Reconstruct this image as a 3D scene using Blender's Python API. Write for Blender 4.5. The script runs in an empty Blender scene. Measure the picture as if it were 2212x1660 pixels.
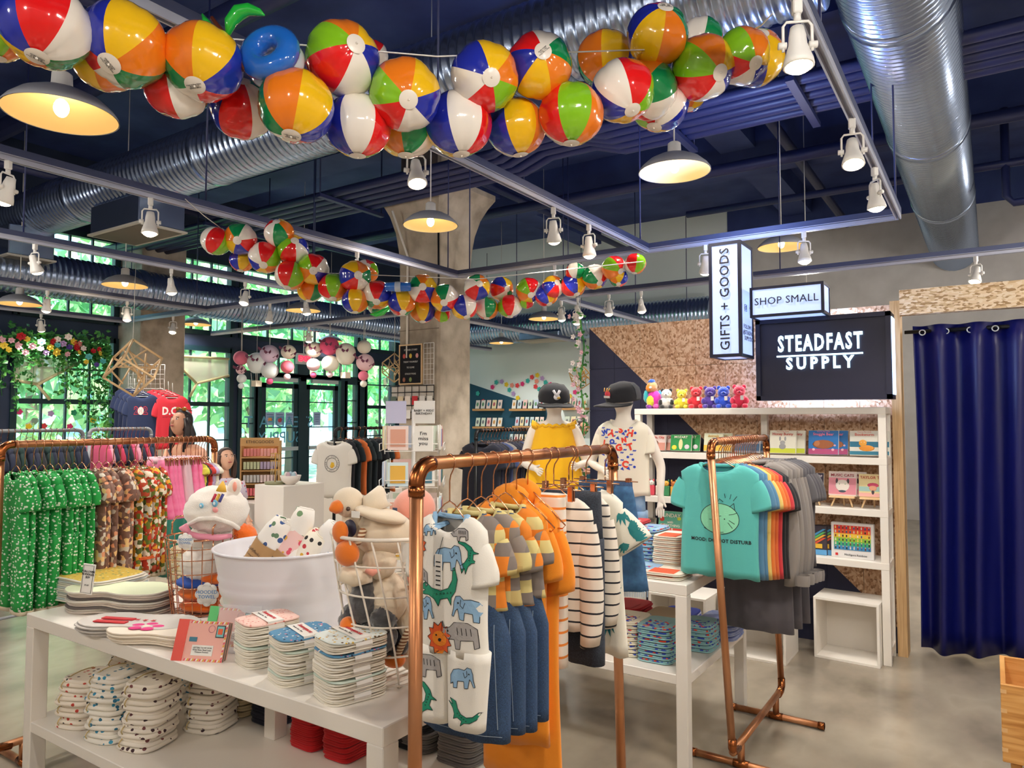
import bpy, bmesh, math, random
from math import sin, cos, pi, radians, atan2, sqrt
from mathutils import Vector, Matrix, Euler, noise
from mathutils.bvhtree import BVHTree
from mathutils.geometry import tessellate_polygon
rnd = random.Random(7)
C = bpy.context.scene.collection
S = bpy.context.scene
V = Vector
# ---------------------------------------------------------------- camera
FPX, YAW, PIT, EYE = 1560.0, atan2(1033, 1560), atan2(73, 1560), 1.6
cam = bpy.data.objects.new('camera', bpy.data.cameras.new('camera')); C.objects.link(cam)
cam.data.sensor_fit = 'HORIZONTAL'; cam.data.sensor_width = 36
cam.data.lens = 36*FPX/2212; cam.data.clip_start = 0.05; cam.data.clip_end = 200
cam.location = (0, 0, EYE); cam.rotation_euler = (pi/2+PIT, 0, YAW)
S.camera = cam
FWD = V((-sin(YAW), cos(YAW), 0)); RT = V((cos(YAW), sin(YAW), 0))
CFW = FWD*cos(PIT)+V((0, 0, 1))*sin(PIT); CUP = V((0, 0, 1))*cos(PIT)-FWD*sin(PIT)
def at(px, py, X=None, Y=None, z=None, D=None):
    """a photo measurement turned into a room position: needs a real plane or depth"""
    d = CFW+RT*((px-1106)/FPX)+CUP*((830-py)/FPX)
    if X is not None: t = X/d.x
    elif Y is not None: t = Y/d.y
    elif z is not None: t = (z-EYE)/d.z
    else: t = D/d.dot(FWD)
    return V((0, 0, EYE))+d*t
# ---------------------------------------------------------------- world and exposure
w = bpy.data.worlds.new('sky'); S.world = w; w.use_nodes = True
bg = w.node_tree.nodes['Background']; bg.inputs[0].default_value = (0.50, 0.86, 1.0, 1); bg.inputs[1].default_value = 1.9
S.view_settings.view_transform = 'Standard'; S.view_settings.look = 'None'
S.view_settings.gamma = 1; S.view_settings.use_curve_mapping = False
S.view_settings.exposure = 0.72
S.cycles.max_bounces = 6; S.cycles.diffuse_bounces = 4; S.cycles.glossy_bounces = 3
S.cycles.sample_clamp_indirect = 4; S.cycles.use_denoising = True
S.cycles.caustics_reflective = False; S.cycles.caustics_refractive = False
sunl = bpy.data.lights.new('sun', 'SUN'); sunl.energy = 5.5; sunl.angle = 0.02; sunl.color = (1, .95, .8)
sun = bpy.data.objects.new('sun', sunl); C.objects.link(sun); sun.rotation_euler = (radians(28), radians(12), radians(30))
def lamp(kind, loc, power, col=(1, .94, .86), r=.06, rot=None, size=1.6, blend=.6):
    l = bpy.data.lights.new('lamp_light', kind); l.energy = power; l.color = col
    l.shadow_soft_size = r
    if kind == 'SPOT': l.spot_size = size; l.spot_blend = blend
    o = bpy.data.objects.new('lamp_light', l); C.objects.link(o); o.location = loc
    if rot: o.rotation_euler = rot
    return o
# ---------------------------------------------------------------- materials
def lin(c):
    if isinstance(c, str):
        c = [int(c[i:i+2], 16)/255 for i in (0, 2, 4)]
        c = [x/12.92 if x <= .04045 else ((x+.055)/1.055)**2.4 for x in c]
    return (c[0], c[1], c[2], 1)
MC = {}
class NT:
    def __init__(s, m): s.t = m.node_tree; s.n = s.t.nodes; s.b = s.n['Principled BSDF']
    def new(s, k, **kw):
        n = s.n.new(k)
        for a, b in kw.items():
            if isinstance(a, str) and hasattr(n, a): setattr(n, a, b)
        return n
    def ln(s, a, b): s.t.links.new(a, b)
    def co(s, world=False, scale=(1, 1, 1)):
        if world == 'obj':   # print shifts from garment to garment
            a = s.n.new('ShaderNodeTexCoord').outputs['Object']; r_ = s.n.new('ShaderNodeObjectInfo').outputs['Random']
            k = s.n.new('ShaderNodeVectorMath'); k.operation = 'ADD'; q = s.n.new('ShaderNodeMath'); q.operation = 'MULTIPLY'; q.inputs[1].default_value = 9; s.ln(r_, q.inputs[0])
            s.ln(a, k.inputs[0]); s.ln(q.outputs[0], k.inputs[1]); o = k.outputs[0]
        elif world: o = s.n.new('ShaderNodeNewGeometry').outputs['Position']
        else: o = s.n.new('ShaderNodeTexCoord').outputs['Object']
        mp = s.n.new('ShaderNodeMapping'); mp.inputs['Scale'].default_value = scale; s.ln(o, mp.inputs[0]); return mp.outputs[0]
    def ramp(s, fac, stops, interp='LINEAR'):
        r = s.n.new('ShaderNodeValToRGB'); e = r.color_ramp; e.interpolation = interp
        while len(e.elements) < len(stops): e.elements.new(.5)
        for q, (p, c) in zip(e.elements, stops): q.position = p; q.color = lin(c)
        s.ln(fac, r.inputs[0]); return r.outputs[0]
    def bump(s, h, st, dist=.002):
        b = s.n.new('ShaderNodeBump'); b.inputs['Strength'].default_value = st; b.inputs['Distance'].default_value = dist
        s.ln(h, b.inputs['Height']); s.ln(b.outputs[0], s.b.inputs['Normal'])
def M(name, col='cccccc', r=.5, m=0, emit=0, spec=None, alpha=None, coat=0, sheen=0, trans=0, kind=None, cols=None, sc=10, stretch=(1, 1, 1), world=False, bump=0, ecol=None):
    if name in MC: return MC[name]
    mt = bpy.data.materials.new(name); mt.use_nodes = True; t = NT(mt); b = t.b; MC[name] = mt
    b.inputs['Base Color'].default_value = lin(col); b.inputs['Roughness'].default_value = r; b.inputs['Metallic'].default_value = m
    if spec is not None: b.inputs['Specular IOR Level'].default_value = spec
    if coat: b.inputs['Coat Weight'].default_value = coat; b.inputs['Coat Roughness'].default_value = .05
    if sheen: b.inputs['Sheen Weight'].default_value = sheen
    if trans: b.inputs['Transmission Weight'].default_value = trans
    if alpha is not None: b.inputs['Alpha'].default_value = alpha
    if emit:
        b.inputs['Emission Color'].default_value = lin(ecol or col); b.inputs['Emission Strength'].default_value = emit
        mt.cycles.emission_sampling = 'NONE' if emit > 6 else 'AUTO'
    if kind:
        co = t.co(world, stretch)
        if kind == 'noise':
            n = t.new('ShaderNodeTexNoise'); n.inputs['Scale'].default_value = sc; n.inputs['Detail'].default_value = 5
            t.ln(co, n.inputs[0]); f = n.outputs[0]
            o = t.ramp(f, [(.3+.4*i/max(1, len(cols)-1), c) for i, c in enumerate(cols)])
        elif kind in ('cells', 'spots'):
            n = t.new('ShaderNodeTexVoronoi'); n.inputs['Scale'].default_value = sc; n.inputs['Randomness'].default_value = .85
            t.ln(co, n.inputs[0])
            if kind == 'cells':
                sp = t.new('ShaderNodeSeparateColor'); t.ln(n.outputs['Color'], sp.inputs[0])
                o = t.ramp(sp.outputs[0], [(i/len(cols), c) for i, c in enumerate(cols)], 'CONSTANT'); f = n.outputs['Distance']
            else:   # cols[0] ground, rest spot colours
                sp = t.new('ShaderNodeSeparateColor'); t.ln(n.outputs['Color'], sp.inputs[0])
                cc = cols[1:]
                o1 = t.ramp(sp.outputs[0], [(i/len(cc), c) for i, c in enumerate(cc)], 'CONSTANT')
                mth = t.new('ShaderNodeMath', operation='LESS_THAN'); t.ln(n.outputs['Distance'], mth.inputs[0]); mth.inputs[1].default_value = .33
                mx = t.new('ShaderNodeMix', data_type='RGBA'); t.ln(mth.outputs[0], mx.inputs[0]); mx.inputs[6].default_value = lin(cols[0]); t.ln(o1, mx.inputs[7])
                o = mx.outputs[2]; f = n.outputs['Distance']
        elif kind == 'stripe':  # along local z by default
            sp = t.new('ShaderNodeSeparateXYZ'); t.ln(co, sp.inputs[0])
            a = t.new('ShaderNodeMath', operation='MULTIPLY'); t.ln(sp.outputs[2], a.inputs[0]); a.inputs[1].default_value = sc
            fr = t.new('ShaderNodeMath', operation='FRACT'); t.ln(a.outputs[0], fr.inputs[0]); f = fr.outputs[0]
            n = len(cols)
            o = t.ramp(f, [(i/n, c) for i, c in enumerate(cols)], 'CONSTANT')
        elif kind == 'check':
            sp = t.new('ShaderNodeSeparateXYZ'); t.ln(co, sp.inputs[0]); fl = []
            for k in (0, 2):
                a = t.new('ShaderNodeMath', operation='MULTIPLY'); t.ln(sp.outputs[k], a.inputs[0]); a.inputs[1].default_value = sc
                g = t.new('ShaderNodeMath', operation='FLOOR'); t.ln(a.outputs[0], g.inputs[0]); fl.append(g)
            c3 = t.new('ShaderNodeCombineXYZ'); t.ln(fl[0].outputs[0], c3.inputs[0]); t.ln(fl[1].outputs[0], c3.inputs[2])
            wn = t.new('ShaderNodeTexWhiteNoise'); t.ln(c3.outputs[0], wn.inputs[0]); f = wn.outputs[0]
            o = t.ramp(f, [(i/len(cols), c) for i, c in enumerate(cols)], 'CONSTANT')
        elif kind == 'wood':
            n = t.new('ShaderNodeTexNoise'); n.inputs['Scale'].default_value = sc; n.inputs['Detail'].default_value = 6; n.inputs['Distortion'].default_value = .6
            t.ln(co, n.inputs[0]); f = n.outputs[0]; o = t.ramp(f, [(.3+.4*i/max(1, len(cols)-1), c) for i, c in enumerate(cols)])
        t.ln(o, b.inputs['Base Color'])
        if bump: t.bump(f, bump)
    elif bump:
        n = t.new('ShaderNodeTexNoise'); n.inputs['Scale'].default_value = sc; t.ln(t.co(), n.inputs[0]); t.bump(n.outputs[0], bump)
    return mt
def fab(c, name=None): return M(name or 'cloth_'+c, c, .85, sheen=.15, bump=.25, sc=500)
def plain(c, r=.5): return M('plain_%s_%d' % (c, r*100), c, r)
WHITE = M('white_paint', 'f1ebe2', .35)
METAL = M('galvanised', 'aebfdb', .24, .95)  # blue tint in the steel colour stands in for bluish reflections on the ducts
COPPER = M('copper_pipe', 'b9764c', .36, .8, kind='noise', cols=['93593a', 'bd8259', 'cf9a76'], sc=7, stretch=(1, 1, .25))
ROSE = M('rose_gold', 'd99c78', .2, 1)
BLACKM = M('black_metal', '141518', .4, .3)
PAPER = M('paper', 'f4f1ea', .7)
BLK = M('black_print', '15151a', .7)
GLASS = M('clear_acrylic', 'f4fbff', .05, alpha=.22)
# ---------------------------------------------------------------- mesh builder
class MB:
    def __init__(s): s.v = []; s.f = []; s.mi = []; s.sm = []; s.mats = []
    def mat(s, m):
        if m not in s.mats: s.mats.append(m)
        return s.mats.index(m)
    def add(s, vs, fs, m, smooth=False):
        o = len(s.v); s.v += [tuple(v) for v in vs]; k = s.mat(m)
        for f in fs: s.f.append([i+o for i in f]); s.mi.append(k); s.sm.append(smooth)
        return s
    def box(s, c, d, m, T=None, ch=0):
        x, y, z = d[0]/2, d[1]/2, d[2]/2
        if ch:
            h = ch; vs = []
            # 24-vertex chamfered box
            for sx in (-1, 1):
                for sy in (-1, 1):
                    for sz in (-1, 1):
                        vs += [(sx*x, sy*(y-h), sz*(z-h)), (sx*(x-h), sy*y, sz*(z-h)), (sx*(x-h), sy*(y-h), sz*z)]
            vs = [V(v) for v in vs]
            bm = bmesh.new()
            for v in vs: bm.verts.new(v)
            r = bmesh.ops.convex_hull(bm, input=bm.verts[:]); bmesh.ops.dissolve_limit(bm, angle_limit=.01, verts=bm.verts[:], edges=bm.edges[:])
            bm.verts.index_update(); V2 = [v.co.copy() for v in bm.verts]; F2 = [[v.index for v in f.verts] for f in bm.faces]; bm.free()
            vs, fs = V2, F2
        else:
            vs = [V((a*x, b*y, c_*z)) for a in (-1, 1) for b in (-1, 1) for c_ in (-1, 1)]
            fs = [(0, 1, 3, 2), (4, 6, 7, 5), (0, 4, 5, 1), (2, 3, 7, 6), (0, 2, 6, 4), (1, 5, 7, 3)]
        T = T or Matrix()
        return s.add([T @ (v+V(c)) if T else v+V(c) for v in vs], fs, m)
    def span(s, a, b, m, ch=0):
        a, b = V(a), V(b)
        return s.box((a+b)/2, [abs(q) for q in (b-a)], m, ch=ch)
    def tube(s, pts, r, m, n=8, closed=False, cap=True, rs=None):
        pts = [V(p) for p in pts]; k = len(pts); rings = []
        up = None
        for i, p in enumerate(pts):
            if closed: t = (pts[(i+1) % k]-pts[i-1])
            else: t = pts[min(i+1, k-1)]-pts[max(i-1, 0)]
            t.normalize()
            if up is None: up = t.orthogonal().normalized()
            else:
                up = (up-t*up.dot(t))
                up = up.normalized() if up.length > 1e-6 else t.orthogonal().normalized()
            sd = t.cross(up); rr = rs[i] if rs else r
            rings.append([p+(up*cos(2*pi*j/n)+sd*sin(2*pi*j/n))*rr for j in range(n)])
        return s.loft(rings, m, closed=closed, cap=cap and not closed)
    def loft(s, rings, m, closed=False, cap=True, smooth=True):
        n = len(rings[0]); k = len(rings); vs = [p for r in rings for p in r]; fs = []
        for i in range(k if closed else k-1):
            a, b = i*n, ((i+1) % k)*n
            for j in range(n): fs.append((a+j, a+(j+1) % n, b+(j+1) % n, b+j))
        if cap: fs.append(list(range(n))[::-1]); fs.append([(k-1)*n+j for j in range(n)])
        return s.add(vs, fs, m, smooth)
    def lathe(s, prof, m, n=24, c=(0, 0, 0), cap=False, axis='z', smooth=True):
        rings = []
        for r, z in prof:
            rg = [V((r*cos(2*pi*j/n), r*sin(2*pi*j/n), z)) for j in range(n)]
            if axis == 'y': rg = [V((v.x, v.z, v.y)) for v in rg]
            if axis == 'x': rg = [V((v.z, v.x, v.y)) for v in rg]
            rings.append([v+V(c) for v in rg])
        return s.loft(rings, m, cap=cap, smooth=smooth)
    def ball(s, c, r, m, n=12, k=8, fn=None):
        if not hasattr(r, '__len__'): r = (r, r, r)
        rings = []
        for i in range(k+1):
            a = -pi/2+pi*i/k
            rg = [V((cos(a)*cos(2*pi*j/n)*r[0], cos(a)*sin(2*pi*j/n)*r[1], sin(a)*r[2])) for j in range(n)]
            if i in (0, k): rg = [v+V((1e-5*cos(j), 1e-5*sin(j), 0)) for j, v in enumerate(rg)]
            if fn: rg = [fn(v) for v in rg]
            rings.append([v+V(c) for v in rg])
        return s.loft(rings, m, cap=False)
    def prism(s, pts, t, m, T=None, t0=0):
        """polygon in local xz, thickness along +y from t0 to t0+t"""
        T = T or Matrix(); n = len(pts)
        a = [T @ V((p[0], t0, p[1])) for p in pts]; b = [T @ V((p[0], t0+t, p[1])) for p in pts]
        tri = tessellate_polygon([[V((p[0], p[1], 0)) for p in pts]])
        fs = [list(q) for q in tri]+[[i+n for i in q][::-1] for q in tri]+[(i, (i+1) % n, (i+1) % n+n, i+n) for i in range(n)]
        return s.add(a+b, fs, m)
    def mesh(s, name):
        me = bpy.data.meshes.new(name); me.from_pydata(s.v, [], s.f)
        for m in s.mats: me.materials.append(m)
        me.polygons.foreach_set('material_index', s.mi); me.polygons.foreach_set('use_smooth', s.sm); me.update()
        return me
    def build(s, name, parent=None, loc=None, rz=0):
        o = bpy.data.objects.new(name, s.mesh(name)); C.objects.link(o)
        if parent: o.parent = parent
        if loc is not None: o.location = loc
        if rz: o.rotation_euler = (0, 0, rz)
        fixn(o); return o
def fixn(o):
    bm = bmesh.new(); bm.from_mesh(o.data)
    if len(bm.faces) < 60000: bmesh.ops.recalc_face_normals(bm, faces=bm.faces[:])
    bm.to_mesh(o.data); bm.free()
def thing(name, label, cat, loc=(0, 0, 0), rz=0, group=None, rot=None):
    o = bpy.data.objects.new(name, None); C.objects.link(o); o.location = loc
    o.rotation_euler = rot or (0, 0, rz); o.empty_display_size = .05
    return tag(o, label, cat, group)
def tag(o, label=None, cat=None, group=None, kind=None):
    if label: o['label'] = label
    if cat: o['category'] = cat
    if group: o['group'] = group
    if kind: o['kind'] = kind
    return o
def st(o): o['kind'] = 'structure'; return o
KIDS = {}
ORD = 'first second third fourth fifth sixth seventh eighth ninth tenth eleventh twelfth thirteenth fourteenth fifteenth sixteenth seventeenth eighteenth nineteenth twentieth'.split()
def lay(i, n): return ', lowest' if i == 0 else ', topmost' if i == n-1 else ', %s from the bottom' % ORD[i]
CNT = {}
def nth(g): CNT[g] = CNT.get(g, 0)+1; return ORD[CNT[g]-1]
def dup(root, loc=None, rz=None, label=None, group=None, rot=None, scale=None, swap=None):
    """a copy of a thing with copies of its parts and sub-parts (kids recorded once per prototype)"""
    if root.name not in KIDS: KIDS[root.name] = [(c, list(c.children)) for c in root.children]
    r = root.copy(); C.objects.link(r)
    if loc is not None: r.location = loc
    if rz is not None: r.rotation_euler = (0, 0, rz)
    if rot is not None: r.rotation_euler = rot
    if scale is not None: r.scale = (scale,)*3 if not hasattr(scale, '__len__') else scale
    if label: r['label'] = label
    if group: r['group'] = group
    elif 'group' in r.keys() and group == '': del r['group']
    def sw(o):
        if swap and o.type == 'MESH': reskin(o, swap)
    sw(r)
    for c, gs in KIDS[root.name]:
        d = c.copy(); C.objects.link(d); d.parent = r; sw(d)
        for g in gs:
            e = g.copy(); C.objects.link(e); e.parent = d; sw(e)
    return r
RS = {}
def reskin(o, swap):
    """swap = {old material: new material}; meshes are shared per swap"""
    key = (o.data.name, tuple(sorted((a.name, b.name) for a, b in swap.items())))
    if key not in RS:
        me = o.data.copy()
        for i, m in enumerate(me.materials):
            if m in swap: me.materials[i] = swap[m]
        RS[key] = me
    o.data = RS[key]
TXT = {}
def textmesh(s, size, ext=0, off=0, spacing=1, sx=1):
    key = (s, size, ext, off, spacing, sx)
    if key in TXT: return TXT[key]
    c = bpy.data.curves.new('t', 'FONT'); c.body = s; c.size = size; c.extrude = ext; c.offset = off; c.align_x = 'CENTER'; c.align_y = 'CENTER'
    c.space_character = spacing; c.resolution_u = 2; c.space_line = .95
    o = bpy.data.objects.new('t', c)
    me = bpy.data.meshes.new_from_object(o); bpy.data.objects.remove(o)
    vs = [V((v.co.x*sx, -v.co.z, v.co.y)) for v in me.vertices]; fs = [list(p.vertices) for p in me.polygons]
    TXT[key] = (vs, fs); bpy.data.meshes.remove(me); return TXT[key]
def text(s, size, m, name='lettering', parent=None, loc=(0, 0, 0), rot=(0, 0, 0), ext=.0006, off=0, spacing=1, sx=1, mb=None, T=None):
    """upright lettering in the local xz plane facing -y"""
    vs, fs = textmesh(s, size, ext, off, spacing, sx)
    if mb is not None: return mb.add([T @ v for v in vs], fs, m)
    o = MB().add(vs, fs, m).build(name, parent, loc); o.rotation_euler = rot; return o
def arc(c, r, a0, a1, n, ax='xz'):
    out = []
    for i in range(n+1):
        a = a0+(a1-a0)*i/n; p = (r*cos(a), r*sin(a))
        out.append(V(c)+(V((p[0], 0, p[1])) if ax == 'xz' else V((p[0], p[1], 0)) if ax == 'xy' else V((0, p[0], p[1]))))
    return out
# ================================================================ STRUCTURE
XW, YW, ZC = -11.0, 13.0, 5.4
FLOORM = M('polished_concrete', 'b7ad9c', .2, kind='noise', cols=['6f675a', '94897a', 'a99e8d', '8c8272'], sc=1.6, world=True, stretch=(1, .6, 1), spec=.5)
st(MB().span((XW-.3, -4, -.1), (4.5, YW+.2, 0), FLOORM).build('floor'))
jt = plain('5d564c', .8)
for y in (2.9,): st(MB().span((XW, y-.004, 0), (-3.2, y+.004, .0015), jt).build('trim_1'))
st(MB().span((-4.4, 2.4, 0), (-4.392, 12.9, .0015), jt).build('trim_2'))
CEILM = M('navy_ceiling', '2a3873', .7, kind='noise', cols=['25326a', '33447f', '41538c'], sc=1.3, world=True)
NAVYD = M('navy_pipe_paint', '232c5c', .45)
st(MB().span((XW-.3, -4, ZC), (4.5, YW+.2, ZC+.2), CEILM).build('ceiling'))
for i, (y, z, h) in enumerate(((2.9, 4.95, .45), (6.2, 4.9, .5), (9.4, 4.9, .5))):
    st(MB().span((XW, y, z), (4.5, y+.5, z+h), CEILM).build('ceiling_beam'))
for x in (-6.9, -2.9, 1.2):
    st(MB().span((x, -4, 5.1), (x+.45, YW, ZC), CEILM).build('ceiling_beam'))
GREYW = M('grey_plaster', 'c6c3c2', .8, kind='noise', cols=['bdbab8', 'cdcac8'], sc=3)
TEALW = M('teal_paint', '1e4f66', .7)
PALEW = M('pale_wall', 'e9f4f4', .8)
# back wall: pale upper part and teal diagonal
st(MB().span((XW-.3, YW, 0), (4.5, YW+.2, ZC), PALEW).build('wall_back'))
st(MB().span((-3.9, YW-.02, 0), (4.5, YW, 4.86), GREYW).build('wall_back'))
st(MB().span((-3.9, YW-.03, 4.86), (4.5, YW, ZC), CEILM).build('wall_back'))
pa = at(1012, 828, Y=YW-.012); pb = at(1166, 880, Y=YW-.012)
g = (pb.z-pa.z)/(pb.x-pa.x)
xr = at(1272, 950, Y=YW).x
zl = pa.z-g*(pa.x-XW)
st(MB().prism([(XW, 0), (-3.9, 0), (-3.9, .6), (xr, 1.0), (at(1180, 888, Y=YW).x, pb.z+.02), (pb.x, pb.z), (XW, zl)], .012, TEALW, Matrix.Translation((0, YW-.013, 0))).build('trim_3'))
st(MB().span((4.4, -4, 0), (4.6, YW, ZC), GREYW).build('wall_right'))
st(MB().span((XW, -4.2, 0), (4.5, -4, ZC), GREYW).build('wall_front'))
# -------------------------------- window wall, all frames along X = XW
FR = M('dark_teal_frame', '12303a', .45)
WALLN = M('dark_window_wall', '22304a', .6)
PANE = M('window_pane', 'ffffff', .02, alpha=.10)
def wy(px): return at(px, 868, X=XW).y
z0 = .45
def window(n, ya, yb, rows, cols, zb, zt, bars=()):
    """frame, mullions and separate panes between ya..yb, zb..zt; rows = heights of the muntins"""
    f = MB()
    f.span((XW-.06, ya-.05, zb-.05), (XW+.05, ya+.03, zt+.05), FR).span((XW-.06, yb-.03, zb-.05), (XW+.05, yb+.05, zt+.05), FR)
    f.span((XW-.06, ya, zb-.06), (XW+.05, yb, zb+.02), FR).span((XW-.06, ya, zt-.02), (XW+.05, yb, zt+.06), FR)
    o = st(f.build('window_%d' % n))
    ys = [ya+.03+(yb-ya-.06)*i/cols for i in range(cols+1)]; zs = [zb+.02]+list(rows)+[zt-.02]
    for y in ys[1:-1]: MB().span((XW-.03, y-.011, zb), (XW+.02, y+.011, zt), FR).build('mullion', o)
    for z in rows:
        t = .035 if z in bars else .011
        MB().span((XW-.035, ya, z-t), (XW+.03, yb, z+t), FR).build('muntin', o)
    for a, b in zip(ys, ys[1:]):
        for c, d in zip(zs, zs[1:]): MB().span((XW-.004, a+.01, c+.01), (XW, b-.01, d-.01), PANE).build('pane', o)
    return o
yA = [(wy(28), wy(243)), (wy(361), wy(495)), (wy(516), wy(852))]
wall = MB()
def wseg(ya, yb, za, zb): st(MB().span((XW-.2, ya, za), (XW+.02, yb, zb), WALLN).build('wall_left'))
y1a, y1b = yA[0]; y2a, y2b = yA[1]; y3a, y3b = yA[2]
wseg(-4, y1a-.05, 0, ZC); wseg(y1b+.05, y2a-.05, 0, ZC); wseg(y2b+.05, y3a-.05, 0, ZC); wseg(y3b+.02, YW, 0, ZC)
HB, HT = 2.74, 3.05    # header between lower and upper windows
for a, b in ((y1a-.05, y1b+.05), (y2a-.05, y2b+.05), (y3a-.05, y3b+.02)):
    wseg(a, b, HB+.05, HT-.05); wseg(a, b, 4.3, ZC)
for a, b in (yA[0], yA[1]): wseg(a-.05, b+.05, 0, z0-.05)
window(1, y1a, y1b, [1.22, 1.83, 2.3], 4, z0, HB, (1.83,))
window(2, y2a, y2b, [1.22, 1.83, 2.3], 3, z0, HB, (1.83,))
window(3, y1a, y1b, [3.6], 4, HT, 4.25); window(4, y2a, y2b, [3.6], 3, HT, 4.25)
window(5, y3a, wy(770), [3.6], 5, HT, 4.25); window(6, wy(785), y3b, [3.6], 2, HT, 4.25)
window(7, y3a, wy(548), [.9, 1.5, 1.95], 1, .1, 2.3)
yd0, yd1, ydm, yd2, yd3 = wy(563), wy(641), wy(650), wy(659), wy(728)
window(8, wy(745), wy(770), [.9, 1.5, 1.95], 1, .1, 2.3); window(9, wy(788), y3b, [1.22, 1.83, 2.3], 2, z0, HB, (1.83,))
wseg(wy(788)-.05, y3b+.02, 0, z0-.05)
window(10, y3a, wy(641), [], 3, 2.42, HB); window(11, wy(662), wy(770), [], 3, 2.42, HB)
st(MB().span((XW-.12, wy(548), 0), (XW+.05, yd0-.06, 2.36), FR).build('wall_left'))
st(MB().span((XW-.12, yd3+.06, 0), (XW+.05, wy(745), 2.36), FR).build('wall_left'))
st(MB().span((XW-.12, wy(770), 0), (XW+.05, wy(788), HB+.1), FR).build('wall_left'))
st(MB().span((XW-.12, wy(641)+.05, 2.3), (XW+.05, wy(662)-.05, HB+.1), FR).build('wall_left'))
MET = M('brushed_bar', 'd6dde0', .3, .6)
def door(n, a, b, hs):
    f = MB(); zt = 2.24
    f.span((XW-.03, a, .02), (XW+.03, a+.09, zt), FR).span((XW-.03, b-.09, .02), (XW+.03, b, zt), FR)
    f.span((XW-.03, a, .02), (XW+.03, b, .28), FR).span((XW-.03, a, zt-.09), (XW+.03, b, zt), FR)
    o = st(f.build('door_%d' % n))
    for z in (1.42, 1.9, .85): MB().span((XW-.02, a+.09, z-.01), (XW+.015, b-.09, z+.01), FR).build('muntin', o)
    MB().span((XW-.004, a+.09, .28), (XW, b-.09, zt-.09), PANE).build('pane', o)
    MB().span((XW+.06, a+.04, .99), (XW+.11, b-.04, 1.06), MET).build('push_bar', o)
    MB().span((XW+.03, a+.1, 2.27), (XW+.09, b-.05, 2.34), MET).build('door_closer', o)
    return o
d1 = door(1, yd0, yd1, 0); d2 = door(2, yd2, yd3, 0)
st(MB().span((XW-.12, yd0-.06, 2.34), (XW+.05, yd3+.06, 2.42), FR).build('trim_4'))
st(MB().span((XW-.12, wy(641)+.01, 0), (XW+.05, wy(659)-.01, 2.36), FR).build('trim_5'))
# -------------------------------- concrete: wall pier and central pillar with flared capital
CONC = M('board_concrete', 'a59a8a', .85, kind='noise', cols=['978b7b', 'b8ab99', 'cbbfae'], sc=4, bump=.25)
st(MB().span((XW, wy(250), 0), (-10.35, wy(250)+.08+.62, 4.4), CONC, ch=.02).build('pillar'))
pc = at(948, 700, D=8.2); PS = .62
px0, py0 = pc.x-PS, pc.y
m = MB(); rings = []
def sq(h, z, cx, cy, b=.03):
    return [V((cx+sx*h-(sx*b if k else 0), cy+sy*h-(0 if k else sy*b), z)) for sx, sy, k in ((-1, -1, 1), (1, -1, 1), (1, -1, 0), (1, 1, 0), (1, 1, 1), (-1, 1, 1), (-1, 1, 0), (-1, -1, 0))]
cx, cy = px0+PS/2, py0+PS/2
for h, z in ((PS/2, 0), (PS/2, 2.35), (PS/2, 3.15), (.315, 3.45), (.325, 3.6), (.35, 3.8), (.40, 4.0), (.47, 4.16), (.53, 4.26), (.53, 4.32), (.31, 4.34), (.31, ZC)): rings.append(sq(h, z, cx, cy))
st(m.loft(rings, CONC, smooth=False).build('pillar'))
for z in (2.62,): st(MB().span((px0-.002, py0-.004, z), (px0+PS+.004, py0, z+.008), plain('7d7366', .9)).build('trim_6'))
cd = MB().tube([(px0+.16, py0-.02, 2.3), (px0+.16, py0-.02, 3.5), (px0+.12, py0-.25, 4.0)], .014, WHITE).build('conduit')
tag(cd, 'thin white conduit running down the front of the concrete pillar', 'conduit')
cd = MB().tube([(px0+PS-.05, py0-.02, 2.9), (px0+PS+.02, py0-.03, 3.15), (px0+PS+.02, py0-.05, 4.3)], .012, BLACKM).build('cable')
tag(cd, 'black cable hanging down the concrete pillar capital to the track corner', 'cable')
# -------------------------------- OSB stand with navy triangle paint
def osb_mat():
    mt = M('osb_painted', 'b98a5c', .7); t = NT(mt)
    co = t.co(True, (1, 1, 1)); n = t.new('ShaderNodeTexVoronoi'); n.inputs['Scale'].default_value = 75; t.ln(t.co(True, (1, 1, .8)), n.inputs[0])
    sp = t.new('ShaderNodeSeparateColor'); t.ln(n.outputs['Color'], sp.inputs[0])
    o = t.ramp(sp.outputs[0], [(0, '80593a'), (.14, 'a37a57'), (.45, 'bd9473'), (.8, 'd3b394')])
    g = t.new('ShaderNodeSeparateXYZ'); t.ln(co, g.inputs[0])
    # paint line: z = 2.36 - slope*(x+2.9)
    a = t.new('ShaderNodeMath', operation='MULTIPLY_ADD'); t.ln(g.outputs[0], a.inputs[0]); a.inputs[1].default_value = -.945; a.inputs[2].default_value = -.36
    lt = t.new('ShaderNodeMath', operation='LESS_THAN'); t.ln(g.outputs[2], lt.inputs[0]); t.ln(a.outputs[0], lt.inputs[1])
    mx = t.new('ShaderNodeMix', data_type='RGBA'); t.ln(lt.outputs[0], mx.inputs[0]); t.ln(o, mx.inputs[6]); mx.inputs[7].default_value = lin('20233e')
    t.ln(mx.outputs[2], t.b.inputs['Base Color']); t.bump(n.outputs['Distance'], .3)
    return mt
OSBM = osb_mat()
OSBL = M('osb_light', 'e3c6a0', .7, kind='cells', cols=['b08b60', 'd9ba8e', 'ecd2ae', 'f3dec2'], sc=85, stretch=(.45, 1, 1.2))
YO = 5.6
ow = st(MB().span((-2.9, YO+.02, 0), (-.53, YO+.1, 2.385), OSBM).build('wall_stand'))
xs = [-2.9+i*.237 for i in range(11)]; zs = [0, .3, .64, .98, 1.32, 1.66, 2.02, 2.385]
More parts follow.
